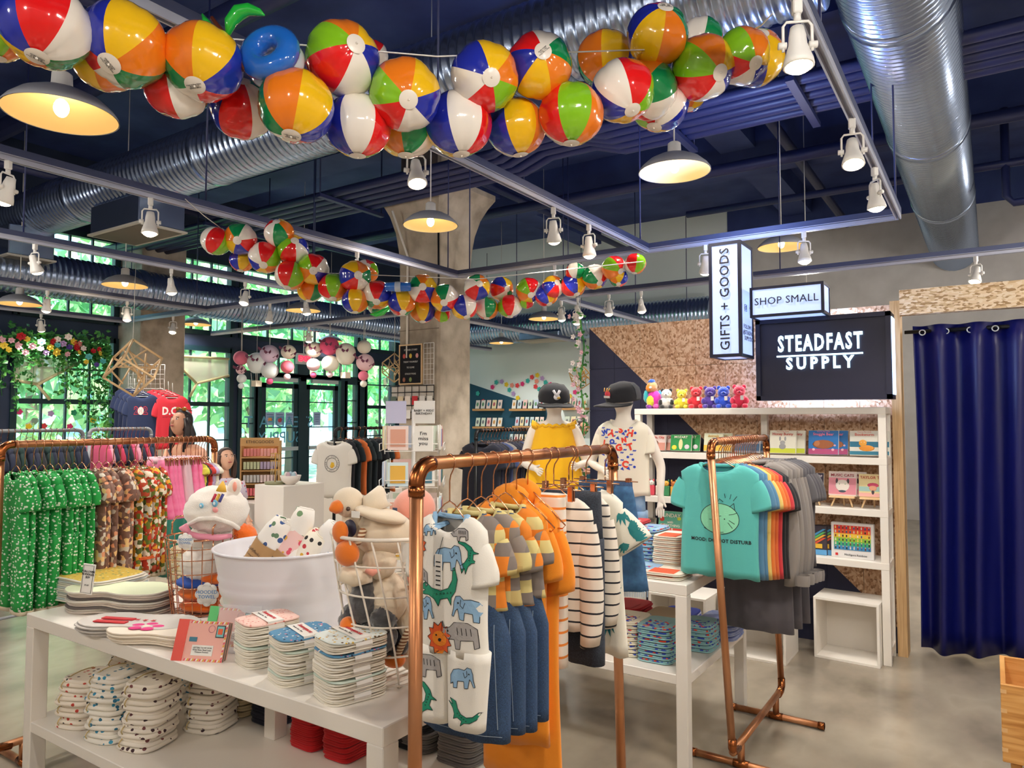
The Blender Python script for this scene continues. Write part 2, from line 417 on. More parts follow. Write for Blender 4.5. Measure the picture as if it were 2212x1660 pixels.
for i in range(10):
    for k in range(7):
        MB().span((xs[i]+.0012, YO, zs[k]+.0012), (xs[i+1]-.0012, YO+.0215, zs[k+1]-.0012), OSBM).build('panel', ow)
st(MB().span((-.56, YO-.06, 0), (-.5, YO+.1, 2.4), M('stand_edge', 'c9a577', .6, kind='wood', cols=['b38d5e', 'd8b688'], sc=6, stretch=(20, 20, .6))).build('trim_7'))
hd = st(MB().span((-.5, YO-.06, 2.30), (1.6, YO+.02, 2.47), OSBL).build('trim_8'))
st(MB().span((-.5, 8.6, 0), (2.5, 8.7, 2.3), plain('b3a78f', .8)).build('wall_store'))
# ================================================================ CEILING SERVICES
def duct(p0, axis, L, r, label, pitch=.075, n=28):
    prof = []; k = int(L/pitch)
    for i in range(k):
        a = i*pitch; prof += [(r, a), (r, a+pitch*.55), (r+.011, a+pitch*.68), (r+.011, a+pitch*.86)]
    prof.append((r, k*pitch))
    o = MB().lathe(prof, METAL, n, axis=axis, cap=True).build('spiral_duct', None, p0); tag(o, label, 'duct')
    for i in range(1, int(L/2.4)):
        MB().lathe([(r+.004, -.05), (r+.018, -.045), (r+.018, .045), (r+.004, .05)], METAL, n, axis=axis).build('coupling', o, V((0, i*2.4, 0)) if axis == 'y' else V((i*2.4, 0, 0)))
    return o
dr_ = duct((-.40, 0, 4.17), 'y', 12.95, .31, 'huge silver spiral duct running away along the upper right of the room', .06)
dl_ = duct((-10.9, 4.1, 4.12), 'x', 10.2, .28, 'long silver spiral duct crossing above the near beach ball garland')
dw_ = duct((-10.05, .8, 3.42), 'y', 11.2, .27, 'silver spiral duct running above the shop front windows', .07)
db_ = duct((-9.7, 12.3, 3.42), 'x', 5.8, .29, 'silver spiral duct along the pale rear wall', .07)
def diffuser(x, y, z, lx, ly, lz, label):
    t = thing('duct_diffuser', label, 'air diffuser', (x, y, z))
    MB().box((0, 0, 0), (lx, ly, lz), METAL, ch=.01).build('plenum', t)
    MB().box((0, 0, -lz/2-.01), (lx+.04, ly+.04, .02), plain('c9c6bd')).box((0, 0, -lz/2-.022), (lx-.04, ly-.04, .006), M('grille', '8d8578', .6, kind='stripe', cols=['b9b2a4', '6b655a'], sc=60, stretch=(1, 1, 1))).build('grille', t)
diffuser(-7.55, 4.15, 3.72, .95, .5, .3, 'sheet metal diffuser box with a beige grille under the long crossing duct')
diffuser(-10.0, 4.0, 3.72, .8, .5, .36, 'sheet metal diffuser box under the duct at the far left window')
diffuser(-7.3, 12.2, 3.2, .9, .5, .14, 'flat white framed diffuser under the duct on the rear wall')
for i, (y, z, r) in enumerate(((5.56, 4.12, .047), (5.71, 4.12, .047), (5.86, 4.12, .047), (6.01, 4.12, .047), (6.15, 4.12, .047))):
    l_ = ('nearest', 'second', 'middle', 'fourth', 'farthest')[i]
    o = MB().tube([(XW, y, z), (-3.9, y, z), (-3.6, y, z+.1), (-3.1, y, z+.1), (-2.8, y, z), (4, y, z)], r, NAVYD, 10).build('conduit_pipe')
    tag(o, 'navy painted pipe, '+l_+' of the five running side by side across the ceiling', 'pipe', 'bundle of five navy pipes under the ceiling')
for i, (a, b, r, l) in enumerate((((XW, 3.25, 4.62), (4, 3.25, 4.62), .1, 'thick navy pipe beside the crossing duct'),
        ((XW, 5.35, 4.7), (4, 5.35, 4.7), .075, 'navy pipe between the crossing duct and the pipe bundle'),
        ((XW, 8.3, 4.5), (4, 8.3, 4.5), .07, 'navy pipe beyond the pipe bundle'),
        ((-1.9, 1.5, 4.8), (-1.9, 12.9, 4.8), .06, 'navy pipe running away towards the grey rear wall left of the huge duct'),
        ((-5.6, 1.5, 4.75), (-5.6, 12.9, 4.75), .05, 'navy pipe running away above the concrete pillar'),
        ((-3.3, 9.2, 4.3), (3.5, 9.2, 4.3), .045, 'thin navy sprinkler pipe near the grey rear wall'),
        ((-9.0, 1, 4.4), (-9.0, 12.8, 4.4), .05, 'navy pipe running away above the left windows'))):
    tag(MB().tube([a, b], r, NAVYD, 10).build('ceiling_pipe'), l, 'pipe')
o = MB().tube([(.2, 9.2, 4.9), (.2, 9.2, 3.95), (.26, 9.2, 3.87), (1.8, 9.2, 3.87)], .04, NAVYD).build('ceiling_pipe'); tag(o, 'navy elbow pipe dropping in front of the grey wall right of the huge duct', 'pipe')
for i, (x, y) in enumerate(((-8.2, 5.86), (-6.1, 5.86), (-2.2, 5.86), (-1.15, 5.86), (-4.05, 5.86))):
    t = thing('pipe_bracket', 'perforated navy strut bracket under the five navy pipes, %s from the windows' % ORD[(0, 1, 3, 4, 2)[i]], 'bracket', (x, y, 4.05), group='strut brackets of the pipe bundle')
    m = MB().box((0, 0, 0), (.06, 1.0, .04), NAVYD)
    m.build('strut', t)
    for s in (-.48, .48): MB().tube([(0, s, 0), (0, s, 1.3)], .008, NAVYD, 6).build('rod', t)
# -------------------------------- track rails
RAIL = M('track_white', 'c3c6d6', .35, .2); RUST = M('strut_channel', '5f6684', .4, .5)
def rail(a, b, label, z=3.0):
    a, b = V(a), V(b); c = (a+b)/2; d = b-a; L = d.length
    t = thing('track_rail', label, 'track rail', (c.x, c.y, z), atan2(d.y, d.x))
    MB().box((0, 0, .035), (L, .04, .04), RUST).build('strut', t)
    MB().box((0, .014, -.006), (L, .008, .03), RAIL).box((0, -.014, -.006), (L, .008, .03), RAIL).box((0, 0, .01), (L, .036, .01), RAIL).build('track', t)
    k = max(2, int(L/2.2)+1)
    for i in range(k): MB().tube([(-L/2+.15+(L-.3)*i/(k-1), 0, .05), (-L/2+.15+(L-.3)*i/(k-1), 0, 2.0)], .006, NAVYD, 6).build('rod', t)
YR, YR2 = 5.62, 7.3
rail((-.5, -2.5), (-.5, YR), 'white track rail running from top right to the corner above the lit shop signs')
rail((-2.36, -2.5), (-2.36, YR), 'white track rail running under the near garland to the corner left of the signs')
rail((-4.37, -2.5), (-4.37, YR), 'white track rail running from the left edge to the corner at the concrete pillar')
rail((-6.3, -.5), (-6.3, YR), 'white track rail passing below the metal diffuser box on the left')
rail((-8.5, 0), (-8.5, YR), 'white track rail under the left window duct ending above the navy shirts')
rail((-10.5, 1), (-10.5, YR), 'white track rail closest to the flower garland window')
rail((-4.37, YR), (-.5, YR), 'white cross rail from the concrete pillar to above the black sign box')
rail((-10.5, YR), (-6.3, YR), 'white cross rail in front of the wall pier between the left windows')
rail((-4.2, YR2), (3.2, YR2), 'white cross rail in front of the grey plaster wall')
rail((-10.9, YR2), (-6.3, YR2), 'white cross rail above the paper lanterns')
rail((-4.2, YR2), (-4.2, 11.8), 'white track rail running away right of the concrete pillar')
rail((-6.3, YR2), (-6.3, 12.0), 'white track rail running away behind the concrete pillar to the rear wall')
rail((-8.6, YR2), (-8.6, 12.2), 'white track rail running away above the shop front door')
# -------------------------------- spot heads
LAMPW = M('lamp_white', 'ece9e4', .4); LENS = M('lamp_lens', 'fff4dc', .3, emit=14, ecol='ffe9c4'); BULB = M('bulb_glow', 'fff4dc', .3, emit=20, ecol='ffe2b0'); BULB.cycles.emission_sampling = 'AUTO'; CREAM = M('shade_inside', 'e9cf98', .6)
def spot_head(tilt):
    t = thing('track_spotlight', 'x', 'spotlight')
    MB().box((0, 0, -.02), (.03, .03, .05), LAMPW, ch=.004).lathe([(.012, -.045), (.012, -.07)], LAMPW, 10, cap=True).build('adapter', t)
    MB().tube([(-.046, 0, -.17), (-.046, 0, -.085), (-.035, 0, -.07), (.035, 0, -.07), (.046, 0, -.085), (.046, 0, -.17)], .005, LAMPW, 6).build('yoke', t)
    R = Matrix.Translation((0, 0, -.15)) @ Matrix.Rotation(tilt, 4, 'X')
    b = MB(); b.lathe([(.001, .065), (.022, .062), (.028, .03), (.03, 0), (.036, -.02), (.047, -.055), (.05, -.075), (.044, -.078), (.04, -.05)], LAMPW, 16)
    b.v = [tuple(R @ V(v)) for v in b.v]; can = b.build('lamp_can', t)
    for s in (-1, 1): MB().lathe([(.012, s*.036), (.012, s*.062)], LAMPW, 8, axis='x', cap=True, c=(0, 0, -.15)).build('knob', t)
    b = MB().lathe([(.001, -.098), (.02, -.094), (.036, -.084), (.043, -.070)], LENS, 16); b.v = [tuple(R @ V(v)) for v in b.v]; b.build('lens', can)
    return t
sp0, sp1 = spot_head(.35), spot_head(-.1)
spots = ((67, 400, 'at the left edge below the near garland'), (380, 475, 'beside the metal diffuser box'), (912, 380, 'below the near garland above a pendant'),
 (1713, 120, 'at the top right beside the last near balls'), (1845, 340, 'on the right rail halfway to the corner'), (1908, 430, 'at the right corner of the rail'),
 (1210, 505, 'above the far garland, left one of two'), (1303, 535, 'just above the far garland next to the rail corner'), (140, 560, 'above the hanging dome lamp at the left'),
 (432, 612, 'left of the far garland'), (1490, 560, 'left of the tall vertical sign box'), (1705, 525, 'in front of the dome lamp behind the signs'), (2107, 580, 'in front of the grey wall at the right'),
 (150, 655, 'on the rail before the garland window'), (128, 702, 'aimed at the flower garland'), (315, 678, 'in front of the wall pier, upper one'), (330, 708, 'in front of the wall pier, lower one'),
 (537, 682, 'under the window duct beyond the pier'), (607, 637, 'behind the left half of the far garland'), (637, 672, 'in front of a dome lamp under the far garland'), (850, 695, 'just left of the concrete pillar'),
 (1258, 655, 'right of the pillar near the OSB stand'), (1200, 665, 'right of the pillar above a dome lamp'), (1338, 650, 'above the top left corner of the OSB stand'), (1075, 718, 'beside the small dome lamp at the rear wall'),
 (778, 540, 'hanging behind the far garland left of the pillar'), (878, 575, 'on the rail right in front of the pillar'), (1112, 590, 'behind the right half of the far garland'))
for i, (px, py, w_) in enumerate(spots):
    p = at(px, py, z=2.80); a = rnd.uniform(0, 6.28)
    c1 = [V((rx, min(p.y, YR-.05), 0)) for rx in (-.5, -2.36, -4.37, -6.3, -8.5, -10.5)]+[V((min(-.5, max(-4.37, p.x)), YR, 0)), V((min(-6.3, max(-10.5, p.x)), YR, 0)), V((max(-4.2, p.x), YR2, 0)), V((min(-6.3, p.x), YR2, 0))]
    c1 += [V((rx, max(p.y, YR2), 0)) for rx in (-4.2, -6.3, -8.6)]
    p = min(c1, key=lambda q: (q-V((p.x, p.y, 0))).length)
    l = 'white glowing track spotlight '+w_
    if i < 2: t = (sp0, sp1)[i]; t.location = (p.x, p.y, 2.98); t['label'] = l; t.rotation_euler = (0, 0, a)
    else: t = dup((sp0, sp1)[i % 2], (p.x, p.y, 2.98), a, l)
    if i < 25: lamp('SPOT', (p.x, p.y, 2.68), 32, r=.045, size=2.0)
small = ((445, 725, 1), (465, 728, 1), (485, 735, 0), (1180, 770, 0), (1246, 770, 0), (1247, 745, 1), (845, 745, 0), (634, 722, 0), (660, 720, 0), (715, 705, 0))
for i, (px, py, k) in enumerate(small):
    p = at(px, py, D=11.5+.2*i)
    p.x = -8.6 if px < 700 else -6.3 if px < 900 else -4.2
    p.y = max(7.4, at(px, py, X=p.x).y); lamp('SPOT', (p.x, min(p.y, 11.5), 2.7), 40, size=2.4) if i % 3 == 0 else 0; dup(sp1, (p.x, min(p.y, 11.5), 2.98), i, 'small distant white track spotlight, '+nth('s%d' % (px > 1000 or 2*(px > 600)))+' '+('near the rear wall right of the pillar' if px > 1000 else 'above the paper lanterns' if px > 600 else 'over the second window'), group=('distant spots at the rear wall' if px > 1000 else 'distant spots above the lanterns' if px > 600 else 'distant spots over the second window'))
# -------------------------------- dome pendants
def pendant():
    t = thing('dome_pendant', 'x', 'pendant lamp')
    MB().lathe([(.235, 0), (.232, .012), (.215, .035), (.17, .075), (.11, .105), (.06, .118), (.045, .12)], M('shade_grey', 'b9bac0', .4), 40).build('lamp_shade', t)
    MB().lathe([(.230, .001), (.21, .032), (.165, .070), (.10, .10), (.001, .112)], CREAM, 40).build('shade_lining', t)
    MB().lathe([(.045, .118), (.042, .19), (.03, .2), (.001, .2)], LAMPW, 20).build('neck', t)
    MB().tube([(0, 0, .19), (0, 0, 2.38)], .005, LAMPW, 6).build('rod', t)
    MB().ball((0, 0, .035), (.032, .032, .042), BULB, 12, 8).build('bulb', t)
    return t
pn = pendant()
pends = ((132, 250, 223, 'largest one, below the near garland at the left edge'), (1457, 372, 153, 'under the near garland left of the huge duct'), (930, 488, 118, 'in front of the pillar capital'),
 (1688, 535, 98, 'half hidden behind the tall sign box'), (270, 618, 90, 'below the duct at the far left'), (42, 658, 84, 'cut by the left edge of the picture, above the window'), (655, 672, 72, 'under the far garland'),
 (423, 702, 62, 'in front of the second upper window'), (1175, 690, 66, 'under the far garland right of the pillar'), (1083, 742, 52, 'small one right of the pillar by the rear wall'), (714, 738, 50, 'above the dark pink paper lantern'))
for i, (px, py, w_, l) in enumerate(pends):
    p = at(px, py, D=.46*1560/w_); l = 'grey dome pendant lamp, '+l
    if i == 0: t = pn; t.location = p; t['label'] = l
    else: t = dup(pn, p, 0, l)
    lamp('SPOT', (p.x, p.y, p.z-.015), 26 if i < 8 else 95, r=.04, size=2.7)
for x, y in ((1.6, 1.5), (-.9, -1.2), (1.4, 4.2), (-3.2, -1.4), (2.2, -1.5), (-5.8, -1.2), (-6, 1.2), (1.6, 6.5), (-8.6, 1.4), (.2, .9)):   # unseen pendants added beyond the frame as fill light
    dup(pn, (x, y, 3.05), 0, 'added fill pendant lamp beyond the view, %s of ten' % nth('pb'), group='added fill pendants beyond the frame'); lamp('POINT', (x, y, 2.97), 40, r=.08)
for x, y, z, l in ((-1.7, 8.6, 2.72, 'behind the lit shop signs'), (2.6, 9.6, 2.9, 'over the rear area beyond the curtain'), (1.3, 7.6, 2.9, 'just beyond the blue curtain')):  # pendants added out of sight to brighten the grey rear wall
    dup(pn, (x, y, z+.08), 0, 'added fill pendant lamp '+l); lamp('POINT', (x, y, z), 60, r=.05)
# -------------------------------- lit signs
SIGNB = M('sign_black', '0b0e2e', .5); LIT = M('sign_lit_face', 'b4c6ee', .4, emit=.55, ecol='a9c0ff'); INK = M('sign_ink', '23232f', .6); NEON = M('sign_letters_lit', 'd8f6ff', .3, emit=2.4, ecol='c4efff'); EDGE = M('sign_edge_lit', 'cfe6ff', .3, emit=2.0, ecol='a9ccff')
def frame_box(t, x0, x1, y0, y1, za, zb, nm='frame', b=.022):
    m = MB()
    for z in (za, zb-b):
        m.span((x0, y0, z), (x1, y0+b, z+b), SIGNB)
        m.span((x0, y1-b, z), (x1, y1, z+b), SIGNB)
        for x in (x0, x1-b): m.span((x, y0+b, z), (x+b, y1-b, z+b), SIGNB)
    for x in (x0, x1-b):
        for y in (y0, y1-b): m.span((x, y, za+b), (x+b, y+b, zb-b), SIGNB)
    m.build(nm, t)
    MB().span((x0+.006, y0+.006, za+.006), (x1-.006, y1-.006, zb-.006), LIT).build('lit_panel', t)
a = at(1530, 527, Y=4.9); b = at(1603, 770, Y=4.9)
t = thing('vertical_sign', 'tall lit sign box reading GIFTS + GOODS upwards', 'sign', (a.x, 4.9, 0))
wS, zA, zB = b.x-a.x, b.z, a.z
frame_box(t, 0, wS, 0, .30, zA, zB)
o = text('GIFTS + GOODS', .105, INK, 'lettering', t, (wS/2+.002, -.004, (zA+zB)/2), (0, -pi/2, 0), ext=.002, off=.0008, spacing=1.08)
vx = textmesh('GIFTS + GOODS', .105, .002, .0008, 1.08, 1)[0]; L = max(v.x for v in vx)-min(v.x for v in vx); o.scale = ((zB-zA)*.88/L, 1, (zB-zA)*.88/L)
ic = MB()
ic.tube(arc((0, 0, 0), .026, 0, 2*pi, 24)[:-1], .0025, INK, 5, closed=True)
sqp = [V((sx*.045, 0, sz*.045)) for sx, sz in ((-1, -1), (1, -1), (1, 1), (-1, 1))]
ic.tube(sqp, .004, INK, 5, closed=True); ic.ball((.03, 0, .03), .005, INK)
o = ic.build('camera_icon', t, (wS+.002, .1, zA+.34)); o.rotation_euler = (0, 0, pi/2); o.scale = (.5, .5, .5)
text('f', .1, INK, 'round_icon', t, (wS+.002, .21, zA+.34), (0, 0, pi/2), off=.002)
text('FOLLOW US\n@STEADFAST\nSUPPLYDC', .042, INK, 'lettering', t, (wS+.002, .16, zA+.17), (0, 0, pi/2))
a = at(1619, 624, Y=4.98); b = at(1779, 672, Y=4.98); x1 = at(1779, 607, Y=4.98)
t = thing('small_sign', 'small horizontal lit sign box reading SHOP SMALL', 'sign', (a.x, 4.98, 0))
wS, zA, zB = x1.x-a.x, b.z-.01, a.z+.005
frame_box(t, 0, wS, 0, .22, zA, zB, b=.018)
vx = textmesh('SHOP SMALL', .1, .002, 0, 1.05, 1)[0]; L = max(v.x for v in vx)-min(v.x for v in vx)
o = text('SHOP SMALL', .1, INK, 'lettering', t, (wS/2, -.004, (zA+zB)/2), ext=.002, off=0, spacing=1.05); k = wS*.86/L; o.scale = (k, 1, k)
a = at(1633, 692, Y=5.2); b = at(1928, 862, Y=5.2); zB = at(1928, 672, Y=5.2).z
t = thing('shop_sign', 'large black sign box with glowing letters STEADFAST SUPPLY', 'sign', (a.x, 5.2, 0))
wS, zA = b.x-a.x, b.z
MB().span((.03, -.0, zA+.03), (wS-.03, .2, zB-.03), SIGNB).build('face', t)
m = MB()
for p, q in (((0, -.02, zA), (wS, .2, zA+.03)), ((0, -.02, zB-.03), (wS, .2, zB)), ((0, -.02, zA), (.03, .2, zB)), ((wS-.03, -.02, zA), (wS, .03, zB))): m.span(p, q, SIGNB)
m.build('frame', t)
MB().span((wS-.02, .03, zA+.03), (wS+.004, .19, zB-.03), EDGE).build('lit_edge', t)
def sign_line(s, pa, pb, hz, sp, off, sx=1):
    """lettering fitted between two measured points of the sign face"""
    A, B = at(*pa, Y=5.19), at(*pb, Y=5.19)
    vs, _ = textmesh(s, .1, .004, off, sp, 1); L = max(v.x for v in vs)-min(v.x for v in vs); Hh = max(v.z for v in vs)-min(v.z for v in vs)
    o = text(s, .1, NEON, 'lettering', t, ((A.x+B.x)/2-a.x, -.008, (A.z+B.z)/2), ext=.004, off=off, spacing=sp)
    o.scale = ((B.x-A.x)/L, 1, hz/Hh)
sign_line('STEADFAST', (1680, 745), (1863, 737), .115, 1.25, .0026)
sign_line('SUPPLY', (1697, 790), (1844, 780), .085, 1.5, .003)
A = at(1678, 771, Y=5.19); B = at(1864, 763, Y=5.19)
MB().span((A.x-a.x, -.014, A.z-.005), (B.x-a.x, -.004, A.z+.005), NEON).build('underline', t)
lamp('AREA', (-1.0, 5.42, 2.0), 14, col=(.45, .6, 1), rot=(radians(90), 0, 0)).data.size = .5
lamp('AREA', (-1.5, 5.05, 2.83), 18, col=(.35, .5, 1), rot=(pi, 0, 0)).data.size = .2
# ================================================================ OUTSIDE THE WINDOWS
st(MB().span((-45, -12, -.12), (XW-.25, 40, -.02), plain('b9c9c4', .8)).build('ground'))
LEAFG = M('tree_leaf', '8fd070', .6, kind='cells', cols=['7fce8a', 'a5e89c', 'cff5b0', '93dcb0', 'e2fac4'], sc=2.2)
BARK = plain('6f6a58', .9)
def tree(label, loc, s, dens=900):
    t = thing('tree', label, 'tree', loc); m = MB()
    MB().tube([(0, 0, 0), (.1, .05, 1.5), (0, .1, 3.2)], .13, BARK, 8, rs=[.16, .12, .08]).build('trunk', t)
    for i in range(dens):
        a, b = rnd.uniform(0, 6.28), rnd.uniform(-1, 1); r = rnd.uniform(.55, 1)
        c = V((cos(a)*sqrt(1-b*b)*1.9*r, sin(a)*sqrt(1-b*b)*1.9*r, 3.4+b*2.4*r)); q = rnd.uniform(.12, .26)
        R = Euler((rnd.uniform(0, 6), rnd.uniform(0, 6), 0)).to_matrix()
        m.add([c+R @ V(p)*q for p in ((-1, 0, 0), (0, -.6, .1), (1, 0, 0), (0, .6, .1))], [(0, 1, 2, 3)], LEAFG)
    m.build('foliage', t); t.scale = (s,)*3; return t
tr = tree('x', (-16, 2.5, 0), 1.0)
for i, (x, y, s, l) in enumerate(((-16.5, 3.6, 1.0, 'behind the left palms'), (-15.8, 6.6, .9, 'seen left of the wall pier'), (-17, 9.2, 1.1, 'behind the second window'), (-15.5, 11.6, .95, 'left of the glass doors'),
      (-17, 14, 1.1, 'through the left glass door'), (-15.6, 16.4, .9, 'through the right glass door'), (-18, 18.6, 1.15, 'right of the glass doors'), (-20, 22, 1.2, 'farthest, behind the last window'), (-21, 12.4, 1.3, 'in the second row behind the doors'), (-21, 5.2, 1.3, 'in the second row behind the pier'))):
    l = 'bright green street tree outside, '+l
    if i == 0: t = tr; t.location = (x, y, 0); t['label'] = l
    else: dup(tr, (x, y, 0), i*1.3, l, scale=s)
fc = thing('building', 'pale blue facade across the street seen through the shop windows', 'building', (-27, 12, 0))
MB().box((0, 0, 4), (.6, 44, 8), plain('c4e4f4', .8)).build('wall', fc)
for i in range(14):
    for k in range(2): MB().box((.32, -20+i*3, 2+k*3.2), (.06, 1.5, 1.9), plain('7ea6c8', .3)).build('window', fc)
PALM = M('palm_leaf', 'b7e04a', .5, kind='noise', cols=['7cc83a', 'c8ec4c', 'e3f78a'], sc=3)
def palm(label, loc, n, s):
    t = thing('palm', label, 'palm', loc)
    MB().lathe([(.2, 0), (.26, .35), (.24, .36), (.001, .34)], plain('7b6a58'), 16).build('pot', t)
    for k in range(n):
        a = k*2*pi/n+rnd.uniform(-.2, .2); m = MB(); P = []
        for i in range(9):
            u = i/8; P.append(V((cos(a)*.95*u*s, sin(a)*.95*u*s, .35+(1.5*u-.55*u*u)*s*rnd.uniform(.98, 1.02))))
        m.tube(P, .008, PALM, 5)
        for i in range(2, 26):
            u = i/26; p = P[int(u*8)].lerp(P[min(8, int(u*8)+1)], u*8-int(u*8)); L = .42*s*sin(pi*min(1, u*.85+.12))
            for sd in (-1, 1):
                d = V((cos(a+sd*.95), sin(a+sd*.95), -.25+.3*(1-u)))*L; w_ = V((cos(a), sin(a), 0))*.014
                m.add([p-w_, p+w_, p+d*.6+w_*1.2, p+d, p+d*.6-w_*1.2], [(0, 1, 2, 3, 4)], PALM)
        m.build('frond', t)
palm('bright potted palm outside behind the left half of the garland window', (-12.4, 5.25, 0), 11, 1.25)
palm('bright potted palm outside behind the right half of the garland window', (-12.2, 6.1, 0), 10, 1.05)
# ================================================================ WINDOW DECOR
IVY = M('ivy_leaf', '2f7a35', .5, kind='noise', cols=['1f5c2b', '37873c', '6db04a'], sc=9)
def leafq(m, c, q, mt=None):
    R = Euler((rnd.uniform(0, 6), rnd.uniform(0, 6), rnd.uniform(0, 6))).to_matrix()
    m.add([V(c)+R @ V(p)*q for p in ((0, -1, 0), (.6, -.2, .15), (0, 1, 0), (-.6, -.2, .15))], [(0, 1, 2, 3)], mt or IVY)
def bloom(m, c, r, mt, n=5, ax=None):
    c = V(c); R = ax or Euler((rnd.uniform(-.5, .5), pi/2+rnd.uniform(-.5, .5), 0)).to_matrix()
    for k in range(n):
        a = 2*pi*k/n; d = V((cos(a), sin(a), .25)); e = V((-sin(a), cos(a), 0))
        m.add([c, c+R @ (d*.6+e*.4)*r, c+R @ (d+V((0, 0, .15)))*r, c+R @ (d*.6-e*.4)*r], [(0, 1, 2, 3)], mt)
    m.ball(c+R @ V((0, 0, r*.2)), r*.32, mt, 6, 4)
XG = -10.72
t = thing('flower_garland', 'leafy garland of artificial flowers draped over the left window', 'garland', at(120, 760, X=XG))
O0 = V(t.location); fol = MB(); fol2 = MB()
for i in range(1500):
    px = rnd.uniform(-30, 238); py = 735+.10*px+rnd.gauss(0, 14)+(18 if px < 20 else 0)
    leafq(fol, at(px, py, X=XG+rnd.uniform(-.08, .12))-O0, rnd.uniform(.03, .05))
tag(fol.build('foliage', t), kind='stuff')
for i, (px, L) in enumerate(((5, 110), (14, 60), (33, 140), (40, 50), (56, 60), (70, 95), (84, 40), (118, 50), (128, 95), (136, 60), (150, 120), (165, 75), (178, 130), (190, 150), (205, 190), (215, 120), (226, 215), (232, 225), (238, 205))):
    m = MB(); P = []; py0_ = 745+.1*px
    for k in range(7): P.append(at(px+3*sin(k+i), py0_+L*k/6, X=XG+.03)-O0)
    m.tube(P, .004, IVY, 4)
    for k in range(int(L/3)):
        u = rnd.random(); q = P[0].lerp(P[-1], u)+V((rnd.uniform(-.05, .05), rnd.uniform(-.05, .05), 0)); leafq(m, q, rnd.uniform(.03, .045))
    m.build('vine', t)
FC = {k: plain(c, .6) for k, c in dict(r='c4182b', p='e9b7c4', y='f0d44a', l='b79ad0', w='f4e9e4', t='63c7c9', v='5b3f9a', k='e88f86').items()}
for i, (px, py, c, r) in enumerate(((45, 726, 'r', 13), (3, 735, 'p', 12), (8, 746, 'y', 11), (25, 735, 'p', 9), (38, 748, 'p', 13), (59, 733, 'y', 9), (90, 739, 't', 11), (113, 738, 'r', 11), (124, 733, 'w', 10), (136, 742, 'l', 11), (148, 728, 'w', 11),
      (163, 744, 'r', 10), (171, 743, 'k', 10), (165, 752, 'r', 11), (150, 751, 'v', 10), (158, 739, 'y', 11), (121, 761, 'y', 13), (108, 750, 'y', 10), (70, 748, 'p', 11), (192, 770, 't', 11), (201, 759, 'r', 9), (213, 755, 'r', 9), (222, 781, 't', 10),
      (209, 788, 'v', 8), (170, 762, 'y', 9), (124, 746, 't', 9), (180, 753, 'w', 9), (88, 754, 'w', 9), (215, 764, 'y', 9), (55, 762, 'p', 10), (145, 765, 'p', 9), (100, 762, 'l', 9), (186, 782, 'y', 8), (18, 756, 'y', 9))):
    m = MB(); bloom(m, at(px, py, X=XG+.16)-O0, r/1560*7.6, FC[c], 6); m.build('flower', t)
# sticker flowers on the glass
def sticker(px, py, r, col, X=None, Y=None, where='', grp=None):
    nm = {'e0317a': 'pink', 'b79ad0': 'lilac', '2f9c74': 'green', 'f0cf2e': 'yellow', 'e5414b': 'red', '38b0a8': 'teal', 'f29a86': 'peach'}[col]
    p = at(px, py, X=X, Y=Y); D = (p-V((0, 0, EYE))).dot(FWD); R = r/1560*D; pts = []
    for k in range(30): a = 2*pi*k/30; q = R*(.72+.28*abs(cos(2.5*a))); pts.append((q*cos(a), q*sin(a)))
    o = MB().prism(pts, .004, plain(col, .6), Matrix.Rotation(pi/2, 4, 'Z') if X is not None else None).build('flower_sticker', None, p)
    return tag(o, '%s paper flower on the %s' % (nm, where), 'sticker', grp)
for px, py, c, wh in ((42, 890, 'e0317a', 'left window near its left frame'), (110, 894, 'b79ad0', 'left window above the palm'), (160, 892, '2f9c74', 'left window to the right of the lilac one'), (201, 908, 'f0cf2e', 'left window near its right frame'),
      (62, 922, 'f0cf2e', 'left window low above the clothes rack'), (95, 921, 'e5414b', 'left window low beside a yellow one'), (151, 922, 'e0317a', 'left window low in the middle')): sticker(px, py, 7, c, X=XW+.012, where=wh)
i = 0
for zx, zy, c in ((1064, 597, 'e0317a'), (1100, 553, '38b0a8'), (1151, 545, 'b79ad0'), (1196, 573, 'f0cf2e'), (1248, 580, 'f29a86'), (1299, 582, 'e5414b'), (1347, 567, 'e0317a'), (1396, 538, '38b0a8'), (1437, 503, 'e5414b'), (1488, 485, 'f0cf2e'), (1534, 514, 'b79ad0'),
      (1481, 542, 'f29a86'), (1471, 591, 'e5414b'), (1566, 553, '38b0a8'), (1612, 573, 'e0317a'), (1507, 617, '38b0a8'), (1552, 606, 'f0cf2e'), (1224, 624, '38b0a8'), (1262, 660, 'b79ad0'), (1303, 700, 'f0cf2e'), (925, 657, '38b0a8'), (976, 733, 'e5414b'), (1843, 645, 'e0317a'), (1795, 684, 'f0cf2e'), (1888, 605, 'f29a86')):
    px, py = 820+zx/4.37, 700+zy/4.37
    pos = ('alone on the teal paint by the pillar' if zx < 950 else 'over the cards beside the pillar' if zx < 1000 else 'end of the row nearest the pillar' if zx < 1080 else 'lower branch of the row' if zy > 610 and zx < 1400 else 'left part of the wavy row' if zx < 1400 else 'far right by the stand edge' if zx > 1700 else 'ring cluster top' if zy < 530 else 'ring cluster right side' if zx > 1560 else 'ring cluster low left' if zx < 1480 else 'ring cluster middle')
    i += 1; sticker(px, py, 5.5, c, Y=YW-.03, where='pale rear wall, '+pos if i != 8 else 'pale rear wall, ending the wavy row')
